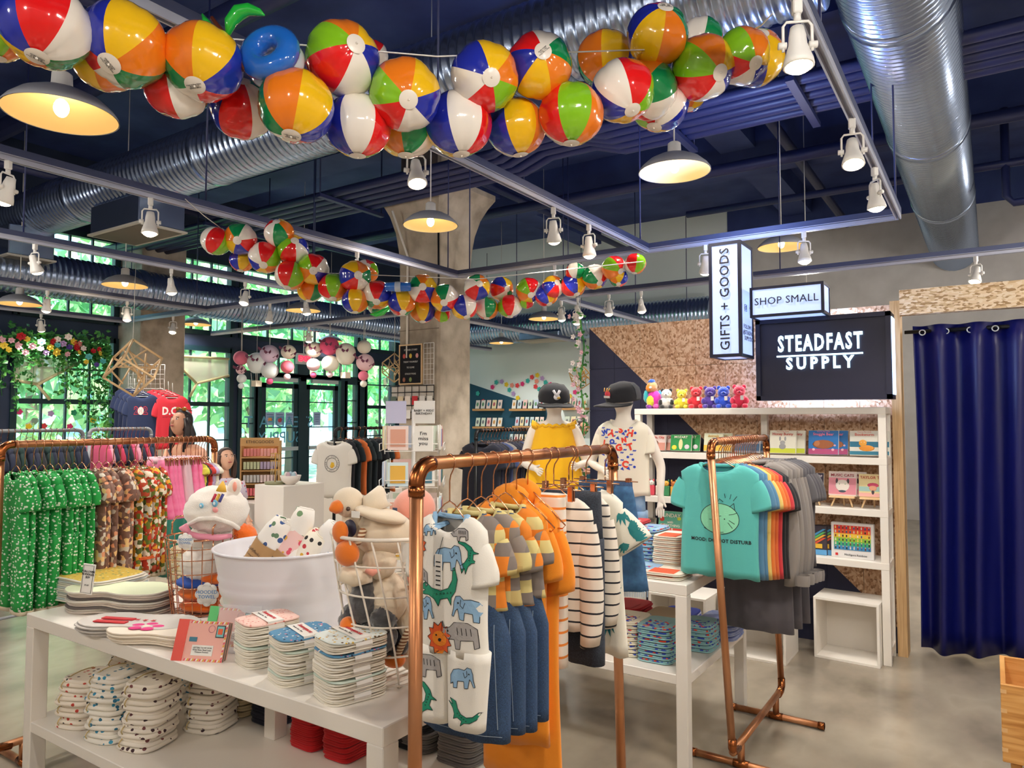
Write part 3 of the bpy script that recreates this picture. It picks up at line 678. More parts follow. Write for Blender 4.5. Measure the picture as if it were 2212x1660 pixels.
# fabric shades pinned in the windows
SHADE = M('shade_fabric', 'f7f4e4', .8, alpha=.6); STRIP = plain('e8dcae', .6)
def shade(pts, X, label, strips):
    P = [at(px, py, X=X) for px, py in pts]; O = P[0]; t = thing('window_shade', label, 'fabric shade', O)
    m = MB(); v = [p-O for p in P]+[p-O+V((.006, 0, 0)) for p in P]; n = len(P)
    m.add(v, [list(range(n)), list(range(n, 2*n))[::-1]]+[(i, (i+1) % n, (i+1) % n+n, i+n) for i in range(n)], SHADE); m.build('fabric', t)
    for a, b in strips: MB().tube([at(*a, X=X)-O+V((.02, 0, 0)), at(*b, X=X)-O+V((.02, 0, 0))], .022, STRIP, 6).build('strip', t)
shade([(31, 762), (172, 782), (80, 829), (31, 822)], XW+.1, 'white fabric shade with pale wooden strips in the left window', [((31, 822), (80, 831)), ((80, 831), (172, 782)), ((78, 831), (106, 864))])
shade([(363, 768), (493, 776), (493, 812), (423, 829)], XW+.1, 'white four cornered fabric shade in the second window', [((363, 768), (423, 829)), ((423, 829), (493, 812)), ((423, 829), (408, 858)), ((363, 768), (493, 776))])
# ---- folded wooden strut ornament
def strut_ornament(label, c, s, mt, h, name='geometric_ornament'):
    t = thing(name, label, 'ornament', c); Q = Matrix.Rotation(.75, 3, 'Z') @ Matrix.Rotation(atan2(1, sqrt(2))+.1, 3, 'X') @ Matrix.Rotation(pi/4, 3, 'Y')
    vs = [V((a, b, c_)) for a in (-1, 1) for b in (-1, 1) for c_ in (-1, 1)]
    E = [(i, j) for i in range(8) for j in range(i) if (vs[i]-vs[j]).length < 2.1]
    for i, j in E: MB().tube([Q @ vs[i]*s, Q @ vs[j]*s], .026*s/.17*.5, mt, 4).build('strut', t)
    for (i, j), (k, l) in zip(E, E[3:]+E[:3]): MB().tube([Q @ (vs[i]+vs[j])*.5*s, Q @ (vs[k]*.55+vs[l]*.45)*.8*s], .02*s/.17*.5, mt, 4).build('inner_strut', t)
    top = max((Q @ v*s for v in vs), key=lambda q: q.z); MB().tube([top, V((0, 0, h))], .003, LAMPW, 5).build('cord', t)
strut_ornament('hanging ornament of pale wooden struts before the wall pier', at(288, 795, D=7.3), .165, M('pale_pine', 'f0cd9c', .5), 1.1)
strut_ornament('small gold wire ornament hanging at the flowered stand edge', at(1254, 815, D=7.4), .075, plain('c79a4c', .35), .9)
strut_ornament('thin wooden strut ornament hanging left of the concrete pillar', at(852, 795, D=8.6), .1, M('pale_pine2', 'e0c294', .5), 1.0)
# ---- paper lanterns
LC = {k: M('lantern_'+k, c, .8, trans=0, sheen=.2) for k, c in dict(pink='ee7f9b', pale='f3cdd6', white='e6edee', cream='f4efe0', lilac='e3cfe8', deep='dd4f7e', rose='ec6e80').items()}
def lantern(px, py, r, c, D, label, top=None, grp=None, balloon=False):
    p = at(px, py, D=D); R = r/1560*D; t = thing('paper_lantern', label, 'paper lantern', p, group=grp); prof = []
    for i in range(33):
        a = -pi/2+.12+(pi-.24)*i/32; q = R*(.975 if i % 2 else 1.0); zz = sin(a)*R
        if balloon and a < 0: q2 = R*(cos(a)**.5*.55+cos(a)*.45) if 0 else R*max(.32, cos(a*.9)); prof.append((q2*(.985 if i % 2 else 1), zz*1.25))
        else: prof.append((q*cos(a), zz*(.95)))
    MB().lathe(prof, LC[c], 28).build('shade', t)
    MB().tube([(0, 0, R*.94), (0, 0, .02+(top if top else 1.0))], .0025, LAMPW, 4).build('wire', t)
    if balloon:
        b = MB(); b.box((0, 0, -R*1.25-.16), (.11, .11, .09), plain('efe4d0')); o = b.build('basket', t)
        for sx in (-1, 1):
            for sy in (-1, 1): MB().tube([(sx*.06, sy*.06, -R*1.2), (sx*.05, sy*.05, -R*1.25-.12)], .004, LAMPW, 4).build('cord', t)
    return t
LD = [(372, 340, 75, 'pink'), (370, 458, 48, 'pale'), (378, 545, 48, 'white'), (373, 618, 30, 'white'), (530, 375, 95, 'white'), (655, 300, 95, 'lilac'), (658, 465, 85, 'white'), (657, 572, 34, 'deep'),
 (845, 280, 75, 'cream'), (833, 428, 67, 'rose'), (831, 527, 34, 'pale'), (1095, 258, 83, 'cream'), (1093, 407, 67, 'pale'), (1092, 509, 32, 'deep'), (1252, 222, 97, 'deep'), (1260, 395, 87, 'cream'), (1256, 505, 32, 'pale'),
 (1415, 285, 100, 'cream'), (1598, 230, 72, 'cream'), (1608, 385, 90, 'pale'), (1590, 517, 52, 'pink'), (1592, 597, 35, 'cream')]
LL = ['pink paper lantern, topmost of the leftmost string', 'pale pink paper lantern, second of the leftmost string', 'white paper lantern, third of the leftmost string', 'tiny white paper lantern ending the leftmost string', 'white paper lantern shaped like an air balloon with basket on the left',
 'large lilac paper lantern with butterflies', 'white paper lantern below the lilac one', 'small deep pink paper lantern below the white one on the lilac string', 'cream paper lantern right of the lilac one', 'rose paper lantern under the cream one left of the exit sign', 'small pale pink lantern below the rose one',
 'cream paper lantern beside the exit sign with a butterfly', 'pale pink paper lantern right of the exit sign', 'small deep pink lantern ending the string right of the exit sign', 'large deep pink paper lantern with dark butterflies', 'large cream lantern below the deep pink one', 'small pale lantern ending the deep pink string',
 'cream paper lantern shaped like an air balloon on the right', 'cream paper lantern, topmost of the rightmost string', 'large pale pink paper lantern, second of the rightmost string', 'pink paper lantern, third of the rightmost string', 'small cream lantern ending the rightmost string']
BFLY = plain('6b2c4c')
for i, (zx, zy, r, c) in enumerate(LD):
    px, py = 440+zx/4.61, 700+zy/4.61; D = 11.2
    bal = i in (4, 17)
    t = lantern(px, py, r/4.61, c, D, LL[i], top=at(px, 690, D=D).z-at(px, py, D=D).z+.3, balloon=bal)
    if i in (1, 4, 5, 8, 11, 14, 17, 19):
        R = r/4.61/1560*D
        for k in range(3):
            a = -.6+.8*k; d = (-FWD*cos(a)+RT*sin(a)+V((0, 0, .5-.4*k))).normalized(); c_ = d*R*1.02; m = MB()
            for s in (-1, 1): m.add([c_, c_+RT*s*.05+V((0, 0, .035))-FWD*.03, c_+RT*s*.055-FWD*.03, c_+RT*s*.03-V((0, 0, .03))-FWD*.02], [(0, 1, 2, 3)], BFLY)
            m.build('butterfly', t)
# exit sign
p = at(656, 776, X=XW+.4); t = thing('exit_sign', 'red exit sign above the glass doors', 'sign', p)
MB().box((0, 0, 0), (.05, .34, .2), plain('d9e8ec')).build('housing', t)
text('EXIT', .14, M('exit_red', 'f4243c', .4, emit=2), 'lettering', t, (.03, 0, 0), (0, 0, pi/2), ext=.004, off=.004)
MB().tube([(0, 0, .1), (0, 0, 1.6)], .01, LAMPW, 6).build('rod', t)
# notices on the doors, reversed shop name on the glass
for i, (zx, zy, w_, h, l) in enumerate(((660, 945, 95, 120, 'blue notice with an orange clock mark on the left door'), (757, 945, 95, 120, 'blue notice with a red word on the left door'), (857, 945, 90, 120, 'blue notice, third in the row on the left door'), (1128, 945, 80, 130, 'narrow blue notice on the right door'))):
    p = at(440+zx/4.61, 700+zy/4.61, X=XW+.02); k = 14.2/1560/4.61
    t = thing('notice', l, 'notice', p); MB().box((0, 0, 0), (.004, w_*k*1.1, h*k), plain('a9c4ea')).build('sheet', t)
    for q in range(4): MB().box((.004, 0, (.3-q*.17)*h*k), (.002, w_*k*(.8-.1*q), .012), plain('6c7fb8' if q else '55628f')).build('print', t)
    if i < 2: MB().ball((.004, 0, -.02), (.002, .05, .05), plain('e7a25a' if i == 0 else 'c84a5c'), 10, 6).build('mark', t)
p = at(440+760/4.61, 700+1060/4.61, X=XW+.03)
o = text('STEADFAST\nSUPPLY', .3, plain('5fa8c8'), 'glass_lettering', None, p, (0, 0, -pi/2)); tag(o, 'shop name lettering seen reversed on the left glass door', 'lettering')
# fake blossom vine on the left edge of the stand
t = thing('blossom_garland', 'pale pink blossom garland climbing the left edge of the stand', 'garland', (-2.93, YO, 0)); m = MB(); P = []
for k in range(14): P.append(V((-.03+.02*sin(k*1.3), -.02, .9+k*.12)))
m.tube(P, .008, IVY, 5)
for k in range(160): leafq(m, P[rnd.randrange(14)]+V((rnd.uniform(-.05, .05), rnd.uniform(-.07, .03), rnd.uniform(-.06, .06))), .02)
tag(m.build('foliage', t), kind='stuff')
for k in range(60): m = MB(); bloom(m, P[rnd.randrange(14)]+V((rnd.uniform(-.07, .02), rnd.uniform(-.09, -.02), rnd.uniform(-.06, .06))), .026, FC['w'] if k % 3 else FC['p'], 5, Euler((pi/2, 0, rnd.uniform(-.5, .5))).to_matrix()); m.build('blossom', t)
# ================================================================ BEACH BALL GARLANDS
BC = {k: M('ball_'+n, c, .12, coat=.6) for k, n, c in (('B', 'blue', '2430a8'), ('Y', 'yellow', 'f7c318'), ('O', 'orange', 'f2801a'), ('G', 'green', '128a4c'), ('W', 'white', 'f7efe4'), ('R', 'red', 'e81c1c'), ('L', 'lime', '86c41e'))}
CN = dict(B='blue', Y='yellow', O='orange', G='green', W='white', R='red', L='lime')
TYPES = {1: 'LOYBWR', 2: 'BYOLRW', 3: 'BYOGWR', 4: 'BRWGOY'}
BALLS = {}
def ball_proto(ty):
    if ty in BALLS: return BALLS[ty]
    seq = TYPES[ty]; R = .17; m = MB(); n = 6; k = 18
    def P(a, f):   # gore seams pull in slightly: a lumpy inflated vinyl ball
        seam = abs(sin(3*a)); r = R*(.955+.045*seam**.6*sin(f)**.5) if sin(f) > 0 else R*.955
        r *= 1+.012*sin(24*a)*(1-seam)*sin(f)
        return V((r*sin(f)*cos(a), r*sin(f)*sin(a), r*cos(f)*.96))
    for g in range(6):
        vs = []; fs = []
        for i in range(k+1):
            f = max(.001, min(pi-.001, pi*i/k))
            for j in range(n+1): vs.append(P(-2*pi/6*(g-.5)-2*pi/6*j/n, f))
        for i in range(k):
            for j in range(n): a = i*(n+1)+j; fs.append((a, a+1, a+n+2, a+n+1))
        m.add(vs, fs, BC[seq[g]], True)
    t = thing('beach_ball', 'x', 'beach ball'); m.build('shell', t)
    for s in (1, -1):
        c = MB(); prof = [(.001, s*(R*.965)), (.02, s*R*.962), (.036, s*R*.94), (.043, s*R*.925)]
        c.lathe(prof, M('valve_disc', 'f1e8dc', .3), 24); c.build('end_disc', t)
        v = MB().ball((0, 0, s*R*.97), (.006, .006, .006), M('valve_disc'), 6, 4).build('valve', t)
    t.location = (0, 0, -50); t['hold'] = 1; BALLS[ty] = t; return t
# the pole of every ball: screen offset (dx right, dy up) in radii; colour c0 sits at screen angle th clockwise from up
def beach(px, py, r, ty, c0, th, dx, dy, back, label, D=None, R=.17, grp=None, txt=False):
    p = at(px, py, D=D)
    view = (V((0, 0, EYE))-p).normalized(); rt = V((0, 0, 1)).cross(view).normalized(); up = view.cross(rt)
    q = sqrt(max(.02, 1-dx*dx-dy*dy)); pole = (rt*dx+up*dy+view*q*(-1 if back else 1)).normalized()
    s = rt*sin(radians(th))+up*cos(radians(th))
    x = (s-pole*s.dot(pole)).normalized(); y = pole.cross(x)
    idx = TYPES[ty].index(c0); a = 2*pi/6*idx
    X = x*cos(a)+y*sin(a)   # rotate so that panel idx (at angle -a) faces s
    Y = pole.cross(X)
    Mx = Matrix((X, Y, pole)).transposed().to_4x4()
    t = dup(ball_proto(ty), p, rot=Mx.to_euler(), label=label, scale=r/1560*D/.163, group=grp)
    if 'hold' in t.keys(): del t['hold']
    if txt:
        text('Made in Fine China\n8213-01219\nRINCO 68720', .0085, BLK, 'print', t, (0, 0, .165), (-pi/2, 0, rnd.uniform(-.5, .5)), ext=.0003)
    return t
near = [(-12, 62, 70, 1, 'R', -40, .1, -.9, 0, 0), (98, 55, 92, 4, 'B', -50, -.15, -.75, 0, 1), (268, 97, 90, 3, 'Y', 20, -.31, -.5, 0, 1), (232, 128, 70, 3, 'O', 165, .2, -.9, 1, 0), (438, 135, 83, 4, 'O', -30, -.18, -.6, 0, 1),
 (383, 188, 68, 4, 'R', 185, .3, -.85, 1, 0), (522, 236, 66, 4, 'R', 185, 0, -.9, 1, 0), (640, 230, 80, 4, 'O', -10, -.12, -.78, 0, 1), (740, 127, 79, 1, 'L', -75, .36, .42, 0, 0), (808, 118, 30, 1, 'R', 20, .4, .6, 1, 0),
 (773, 272, 70, 2, 'W', 0, 0, .93, 1, 0), (875, 205, 76, 1, 'L', -75, .1, -.12, 0, 0), (877, 275, 67, 4, 'O', -20, 0, .9, 1, 0), (1047, 167, 73, 2, 'B', -45, .2, 0, 0, 0), (990, 268, 72, 1, 'W', 0, .1, -.9, 0, 0),
 (1165, 142, 70, 4, 'R', -45, .12, .42, 0, 1), (1115, 275, 64, 2, 'Y', -5, .15, -.93, 0, 0), (1234, 247, 69, 1, 'R', -30, 0, -.9, 0, 0), (1308, 128, 62, 3, 'Y', 10, 0, .9, 1, 0), (1345, 197, 68, 1, 'W', -35, .32, -.6, 0, 0),
 (1398, 195, 64, 4, 'G', 60, .5, .4, 1, 0), (1425, 222, 63, 1, 'W', 30, .2, .8, 1, 0), (1420, 76, 66, 4, 'G', 85, .28, .84, 0, 1), (1515, 82, 45, 3, 'W', 0, .2, .8, 1, 0), (1518, 147, 68, 1, 'L', -65, .55, -.2, 0, 0),
 (1602, 122, 60, 1, 'L', -40, .5, -.3, 0, 0), (1490, 210, 32, 3, 'O', 0, 0, .8, 1, 0), (1630, 126, 62, 1, 'O', 60, .25, .8, 0, 0)]
NL = ['beach ball cut by the left edge, mostly red', 'beach ball with blue, orange red and white panels at the left edge', 'big beach ball with a wide yellow panel above its white disc', 'beach ball with orange and green tucked behind the big yellow one', 'beach ball with orange and yellow panels beside the green leaf float',
 'red and blue beach ball hanging below the orange and yellow one', 'mostly red beach ball below the blue ring float', 'beach ball with green, orange and yellow panels left of the lime and red one', 'beach ball with lime, red and white panels around a high disc', 'red beach ball peeping from behind the lime, red and white one',
 'beach ball with a wide white panel between blue and red, bottom row left', 'beach ball with six panels around a central white disc', 'orange and green beach ball under the one with the central disc', 'beach ball with blue, yellow, lime, red and white around a central disc', 'beach ball with white between blue and red, middle of the bottom row',
 'beach ball with blue, red, white and green above two yellow orange panels', 'yellow and orange beach ball with blue left side, bottom row', 'red and lime beach ball split down the middle', 'yellow and orange beach ball behind the white and red one', 'beach ball with white, red and lime over a blue side, disc low right',
 'dark green beach ball edge behind the white and red one', 'white and red beach ball low beside the dark green edge', 'highest beach ball with yellow and orange below a printed disc', 'small part of a white and green beach ball behind the lime and orange one', 'beach ball with lime, orange and red panels and disc at its right',
 'lime and red beach ball, second to last of the near garland', 'orange beach ball peeping out below the lime, orange and red one', 'last beach ball of the near garland with orange and white panels by the spotlight']
NDEP = {0: 3.0, 3: 3.25, 5: 3.45, 6: 3.75, 9: 4.0, 10: 3.75, 12: 4.0, 14: 3.95, 16: 4.15, 18: 4.55, 20: 4.35, 21: 4.5, 23: 4.75, 26: 4.7, 27: 4.55}
for i, b in enumerate(near):
    D = NDEP.get(i, 2.95+1.5*(b[0]/1650)-.05*(i % 2))*.68
    beach(*b[:9], NL[i]+('' if len(NL[i].split()) > 13 else ', near garland'), D=D, txt=bool(b[9]))
z5 = lambda x, y: (420+x/3.773, 460+y/3.773)
z6 = lambda x, y: (800+x/3.32, 400+y/3.32)
far = [(z5(175, 230), 31, 2, 'W', 0, .4, .9, 1), (z5(375, 215), 34, 3, 'G', -10, -.2, -.1, 0), (z5(385, 390), 25, 4, 'B', -20, .1, .9, 1), (z5(575, 365), 34, 1, 'R', 10, -.1, -.5, 0), (z5(690, 165), 31, 4, 'G', 165, .2, -.8, 1),
 (z5(805, 300), 33, 1, 'R', 200, .1, .6, 0), (z5(780, 510), 32, 1, 'R', 0, -.2, -.85, 0), (z5(970, 460), 33, 2, 'R', 10, 0, -.1, 0), (z5(945, 630), 27, 4, 'O', 0, .1, .9, 1), (z5(1130, 610), 31, 1, 'L', 0, 0, -.8, 0),
 (z5(1310, 520), 34, 3, 'Y', -30, .2, .1, 0), (z5(1400, 480), 26, 1, 'R', 20, .1, .5, 0), (z5(1310, 720), 28, 1, 'Y', 0, 0, .9, 1), (z5(1490, 670), 31, 3, 'R', 0, -.05, -.5, 0), (z5(1480, 762), 18, 3, 'G', 180, 0, .5, 0),
 (z5(1690, 735), 29, 3, 'Y', 0, .1, -.7, 0), (z5(1860, 620), 31, 4, 'O', 0, 0, .15, 0), (z5(1860, 800), 27, 3, 'Y', 0, 0, .9, 1), (z5(2040, 695), 30, 3, 'G', -10, -.05, -.35, 0), (z5(2020, 830), 17, 1, 'L', 170, 0, .7, 0),
 (z6(765, 735), 28, 4, 'G', -20, .2, .3, 0), (z6(675, 875), 28, 1, 'W', 10, .2, -.8, 0), (z6(835, 885), 25, 3, 'W', -20, 0, .9, 1), (z6(940, 745), 26, 3, 'B', -40, .5, 0, 0), (z6(1000, 870), 26, 1, 'W', 30, 0, .9, 1),
 (z6(1120, 835), 16, 1, 'W', 90, 0, .7, 0), (z6(1135, 755), 27, 2, 'R', 10, .2, -.4, 0), (z6(1260, 790), 25, 3, 'Y', 0, .3, -.8, 0), (z6(1310, 730), 24, 3, 'Y', -50, .4, .4, 0), (z6(1455, 720), 27, 3, 'Y', 20, .3, -.75, 0),
 (z6(1470, 625), 21, 3, 'W', -10, 0, .8, 1), (z6(1610, 660), 27, 3, 'G', -60, .4, -.5, 0), (z6(1745, 595), 26, 2, 'R', 0, .6, -.3, 0), (z6(1780, 665), 20, 3, 'B', 60, 0, .7, 1), (z6(1900, 565), 23, 2, 'W', -70, .1, .9, 1)]
FL = ['white and red beach ball starting the far garland at its left end', 'beach ball with green, white and yellow panels, second of the far garland', 'blue beach ball under the second ball of the far garland', 'beach ball with lime, red and white panels, disc low, far garland', 'dark green beach ball at the left peak of the far garland',
 'beach ball with green, red and white panels below the left peak', 'red and white beach ball low on the left slope of the far garland', 'beach ball with a centred disc, green, red and white panels, left slope', 'orange beach ball beneath the ball with the centred disc', 'beach ball with lime between orange and red, far garland',
 'blue and yellow beach ball with a printed disc, far garland left of the float', 'red beach ball behind the blue and yellow one', 'yellow orange beach ball hanging under the blue and yellow one', 'beach ball with white, red and blue panels, far garland left of the float', 'green rim of a beach ball under the white, red and blue one',
 'blue, yellow and orange beach ball just under the blue float', 'beach ball with orange top in front of the pillar left side', 'orange beach ball lowest in front of the pillar', 'beach ball with green top and white right side before the pillar', 'small lime part of a beach ball before the pillar',
 'beach ball with green, white and red panels at the pillar right edge', 'beach ball with blue, white and red panels before the pillar right half', 'white and green beach ball beside the pillar edge', 'beach ball with blue top and yellow bottom right of the pillar', 'red and white beach ball below the blue and yellow one',
 'small white part of a beach ball behind the red topped one', 'beach ball with red top, blue left and white right, right of the pillar', 'yellow beach ball with a blue left side above the dome lamp', 'yellow and red beach ball behind the yellow and blue one', 'beach ball split blue and yellow left of the green one',
 'white beach ball behind the split blue and yellow one', 'beach ball with a large green panel near the right end', 'red topped beach ball near the right end of the far garland', 'blue beach ball under the red topped one at the right end', 'white and red beach ball ending the far garland']
for i, (pp, r, ty, c0, th, dx, dy, bk) in enumerate(far):
    D = 7.35-.0*i+(.22 if r < 27.5 else 0)+(.05 if i % 2 else 0)
    if pp[0] > 1100: D -= (pp[0]-1100)*.0022
    D *= .68
    beach(pp[0], pp[1], r, ty, c0, th, dx, dy, bk, FL[i], D=D, txt=False)
for t in BALLS.values():
    for c in list(t.children): bpy.data.objects.remove(c)
    bpy.data.objects.remove(t)
FLOAT = M('float_vinyl_blue', '1f6fd6', .08, coat=1, alpha=.85); FLC = M('float_vinyl_clear', 'dfe9ee', .06, coat=1, alpha=.7); LEAFV = M('leaf_vinyl', '22b33a', .1, coat=1)
p = at(590, 127, D=2.34); t = thing('swim_ring', 'transparent blue and white swim ring in the near garland', 'swim ring', p, rot=(1.2, .55, .2))
for a0, mt in ((0, FLOAT), (.5, FLC)):
    m = MB(); m.tube(arc((0, 0, (.25-a0)*.10), .066, 0, 2*pi, 28, 'xy')[:-1], .038 if a0 == 0 else .032, mt, 14, closed=True); m.build('ring_half', t)
p = at(497, 75, D=2.3); t = thing('leaf_float', 'inflatable green leaves on a brown stem poking above the near garland', 'inflatable', p)
def leafshape(P, rs, mt, nm): MB().tube([RT*a*.68+V((0, 0, b*.68)) for a, b in P], .01, mt, 10, rs=[q*.68 for q in rs]).build(nm, t)
leafshape([(-.01, .0), (0, .06), (.04, .11), (.09, .125), (.14, .11), (.165, .095)], [.012, .03, .038, .03, .018, .003], LEAFV, 'leaf')
leafshape([(-.135, .1), (-.11, .05), (-.085, .0), (-.06, -.05)], [.006, .022, .028, .015], LEAFV, 'leaf')
leafshape([(-.09, .085), (-.03, .0), (.03, -.09), (.08, -.17)], [.01, .014, .016, .02], plain('5a2a1c', .3), 'stem')
p = at(860, 620, D=4.9); t = thing('tube_float', 'blue and white tube float lying on the far garland left of the pillar', 'inflatable', p, YAW)
MB().lathe([(.01, -.09), (.03, -.085), (.034, 0), (.03, .085), (.01, .09)], FLOAT, 14, axis='x', cap=True).build('tube', t)
MB().lathe([(.0355, -.02), (.0365, 0), (.0355, .02)], FLC, 14, axis='x').build('band', t)
p = at(820, 675, D=4.95); t = thing('leaf_float', 'small green inflatable leaf below the far garland left of the pillar', 'inflatable', p)
leafshape([(-.1, -.02), (-.04, -.025), (.03, .0), (.1, .05)], [.004, .025, .035, .01], LEAFV, 'leaf')
for a, b, l in (((1625, 65, 2.98), (1668, 30, 2.42), 'thin cord tying the end of the near garland to the track rail'), ((480, 495, 5.0), (400, 430, 4.6), 'thin cord tying the left end of the far garland to the rail'), ((-20, 40, 2.1), (1620, 100, 3.0), 'cord through the near garland'), ((470, 505, 5.03), (700, 590, 5.1), 'cord through the left half of the far garland'), ((700, 590, 5.1), (1390, 565, 4.62), 'cord through the right half of the far garland')):
    A, B = at(a[0], a[1], D=a[2]), at(b[0], b[1], D=b[2]); m_ = (A+B)/2-V((0, 0, .01 if 'tying' in l else .08))
    tag(MB().tube([A, A.lerp(m_, .5), m_, m_.lerp(B, .5), B], .003, LAMPW, 5).build('cord'), l, 'cord')
# ================================================================ HANGERS, GARMENTS, RACKS
def wire_hanger(mt, half=.19, drop=.085, name='wire_hanger', clip=False):
    t = thing(name, 'x', 'hanger')
    hk = [V((0, 0, 0))+V((.021*cos(a), 0, .021*sin(a))) for a in [radians(200-10*k) for k in range(24)]]
    hk += [V((.004, 0, -.03)), V((0, 0, -.045)), V((0, 0, -drop+.02))]
    MB().tube(hk, .0021, mt, 6).build('hook', t)
    m = MB()
    if clip:
        m.tube([(-half, 0, -drop), (half, 0, -drop)], .0021, mt, 6); m.build('crossbar', t)
        MB().tube([(0, 0, -drop+.02), (0, 0, -drop)], .002, mt, 6).build('stem', t)
        for s in (-1, 1):
            q = MB().box((s*half*.72, -.005, -drop-.012), (.018, .006, .045), mt, ch=.002).box((s*half*.72, .007, -drop-.012), (.018, .006, .045), mt, ch=.002)
            q.build('clip', t)
    else:
        m.tube([(0, 0, -drop+.02), (-.02, 0, -drop+.012), (-half, 0, -drop-.075), (-half+.01, 0, -drop-.085), (half-.01, 0, -drop-.085), (half, 0, -drop-.075), (.02, 0, -drop+.012)], .0021, mt, 6, closed=True); m.build('shoulder_wire', t)
    t.location = (0, 0, -40); return t
def ring(n, cx, cz, hw, ht, fold, tilt=0, cy=0, ph=0):
    out = []
    for j in range(n):
        a = 2*pi*j/n; ca, sa = cos(a), sin(a)
        x = hw*(abs(ca)**.85)*(1 if ca > 0 else -1); y = ht*(abs(sa)**.8)*(1 if sa > 0 else -1)
        out.append(V((cx+x, cy+y+fold*sin(x*55+ph)+fold*.6*sin(x*97+ph*2.3+cz*6), cz+tilt*x)))
    return out
def torso(m, mt, W, H, flare=1.0, T=.035, neck=.065, drop=.04, amp=.006, ph=0, wave=.004, n=36, z0=0, pleat=0, dip=.045):
    rs = []; rows = [0, .25, .6, 1]
    for u in rows:
        hw = neck+(W/2-neck)*u**.8; rs.append(ring(n, 0, z0-drop*u**1.5, hw, .012+(T-.012)*min(1, u*1.2), amp*.2*u, ph=ph))
    for r in rs:
        for v in r:
            if abs(v.x) < neck: v.z = min(v.z, z0-(dip if v.y < 0 else .012)*sqrt(max(0, 1-(v.x/neck)**2)))
    K = 14
    for i in range(1, K+1):
        u = i/K; hw = W/2*(1+(flare-1)*u)*(1-.03*sin(pi*u)); z = z0-drop-(H-drop)*u
        r = ring(n, .004*sin(5*u+ph), z, hw, T*(1+.15*sin(3*u+ph))*(1+.3*pleat*u), amp*(.25+.75*u)*(1+pleat), ph=ph+.8*u)
        if i == K: r = [v+V((0, 0, wave*sin(v.x*60+ph))) for v in r]
        rs.append(r)
    rs.append([v+V((0, 0, .004)) for v in ring(n, 0, z0-H, W/2*flare*.93, T*.7, amp, ph=ph+.8)])
    m.loft(rs, mt, cap=False)
def sleeve(m, mt, W, s, L=.13, r0=.075, r1=.07, ang=1.0, T=.03, drop=.04, z0=0, n=18, ph=0, bend=.3):
    rs = []; K = 8
    for i in range(K+1):
        u = i/K; a = ang+bend*u
        x = W/2-.035+cos(a)*L*u; z = z0-drop-.02+.0-sin(a)*L*u-r0*.45*(1-u)
        r = r0+(r1-r0)*u; rg = []
        for j in range(n):
            b = 2*pi*j/n; w_ = cos(b)*r*.8; y = sin(b)*T*(.75+.35*u)+.002*sin(9*u+j)
            rg.append(V((s*(x+sin(a)*w_*.9), y, z-cos(a)*w_*-1*.9 if 0 else z+cos(a)*w_*.9)))
        rs.append(rg)
    rs.append([rs[-1][0].lerp(v, 1).lerp(sum(rs[-1], V())/n, .18)+V((0, 0, .004)) for v in rs[-1]])
    m.loft(rs, mt, cap=False)
def neckband(m, mt, neck=.065, dip=.045, T=.02, r=.008, z0=0):
    P = []
    for j in range(24):
        a = 2*pi*j/24; P.append(V((neck*cos(a), T*sin(a), z0-(dip if sin(a) < 0 else .01)*abs(sin(a))**.8+.001)))
    m.tube(P, r, mt, 6, closed=True)
def shirt(name, label, cat, mt, W=.34, H=.52, L=.13, ang=1.0, flare=1.02, T=.035, neck=.07, trim=None, ph=0, amp=.005, long=False, pocket=None, cuff=None):
    t = thing(name, label, cat)
    m = MB(); torso(m, mt, W, H, flare, T, neck, ph=ph, amp=amp); b = m.build('body', t)
    for s in (-1, 1):
        m = MB()
        if long: sleeve(m, mt, W, s, H*.95, .07, .04, 1.3, .03, bend=.2, ph=ph)
        else: sleeve(m, mt, W, s, L, .075, .068, ang, .03, ph=ph)
        m.build('sleeve', t)
        if long and cuff: q = MB(); x = W/2-.035+cos(1.4)*H*.95; q.lathe([(.036, .0), (.038, .03), (.036, .05)], cuff, 14); q.v = [(v[0]+s*x, v[1]*.8, v[2]-.06-sin(1.4)*H*.95) for v in q.v]; q.build('cuff', t)
    m = MB(); neckband(m, trim or mt, neck); m.build('neckband', t)
    t.location = (0, 0, -30); return t
# ---- prints that follow the cloth
def bvh(o): return BVHTree.FromPolygons([v.co for v in o.data.vertices], [list(p.vertices) for p in o.data.polygons])
def onto(tree, x, z, off=.0012, dy=-1):
    h = tree.ray_cast(V((x, 2*dy, z)), V((0, -dy, 0)))
    return V((x, h[0].y+off*dy, z)) if h[0] else None
def patch(m, tree, pts, mt, off=.0012, res=.02, dy=-1):
    tri = tessellate_polygon([[V((p[0], p[1], 0)) for p in pts]]); T = [[V((pts[i][0], pts[i][1])) for i in q] for q in tri]
    out = []
    while T:
        a, b, c = T.pop(); e = [(b-a).length, (c-b).length, (a-c).length]; k = e.index(max(e))
        if e[k] < res or len(out) > 900: out.append((a, b, c)); continue
        if k == 0: d = (a+b)/2; T += [(a, d, c), (d, b, c)]
        elif k == 1: d = (b+c)/2; T += [(a, b, d), (a, d, c)]
        else: d = (a+c)/2; T += [(a, b, d), (d, b, c)]
    for q in out:
        P = [onto(tree, p.x, p.y, off, dy) for p in q]
        if all(P): m.add(P, [(0, 1, 2)], mt)
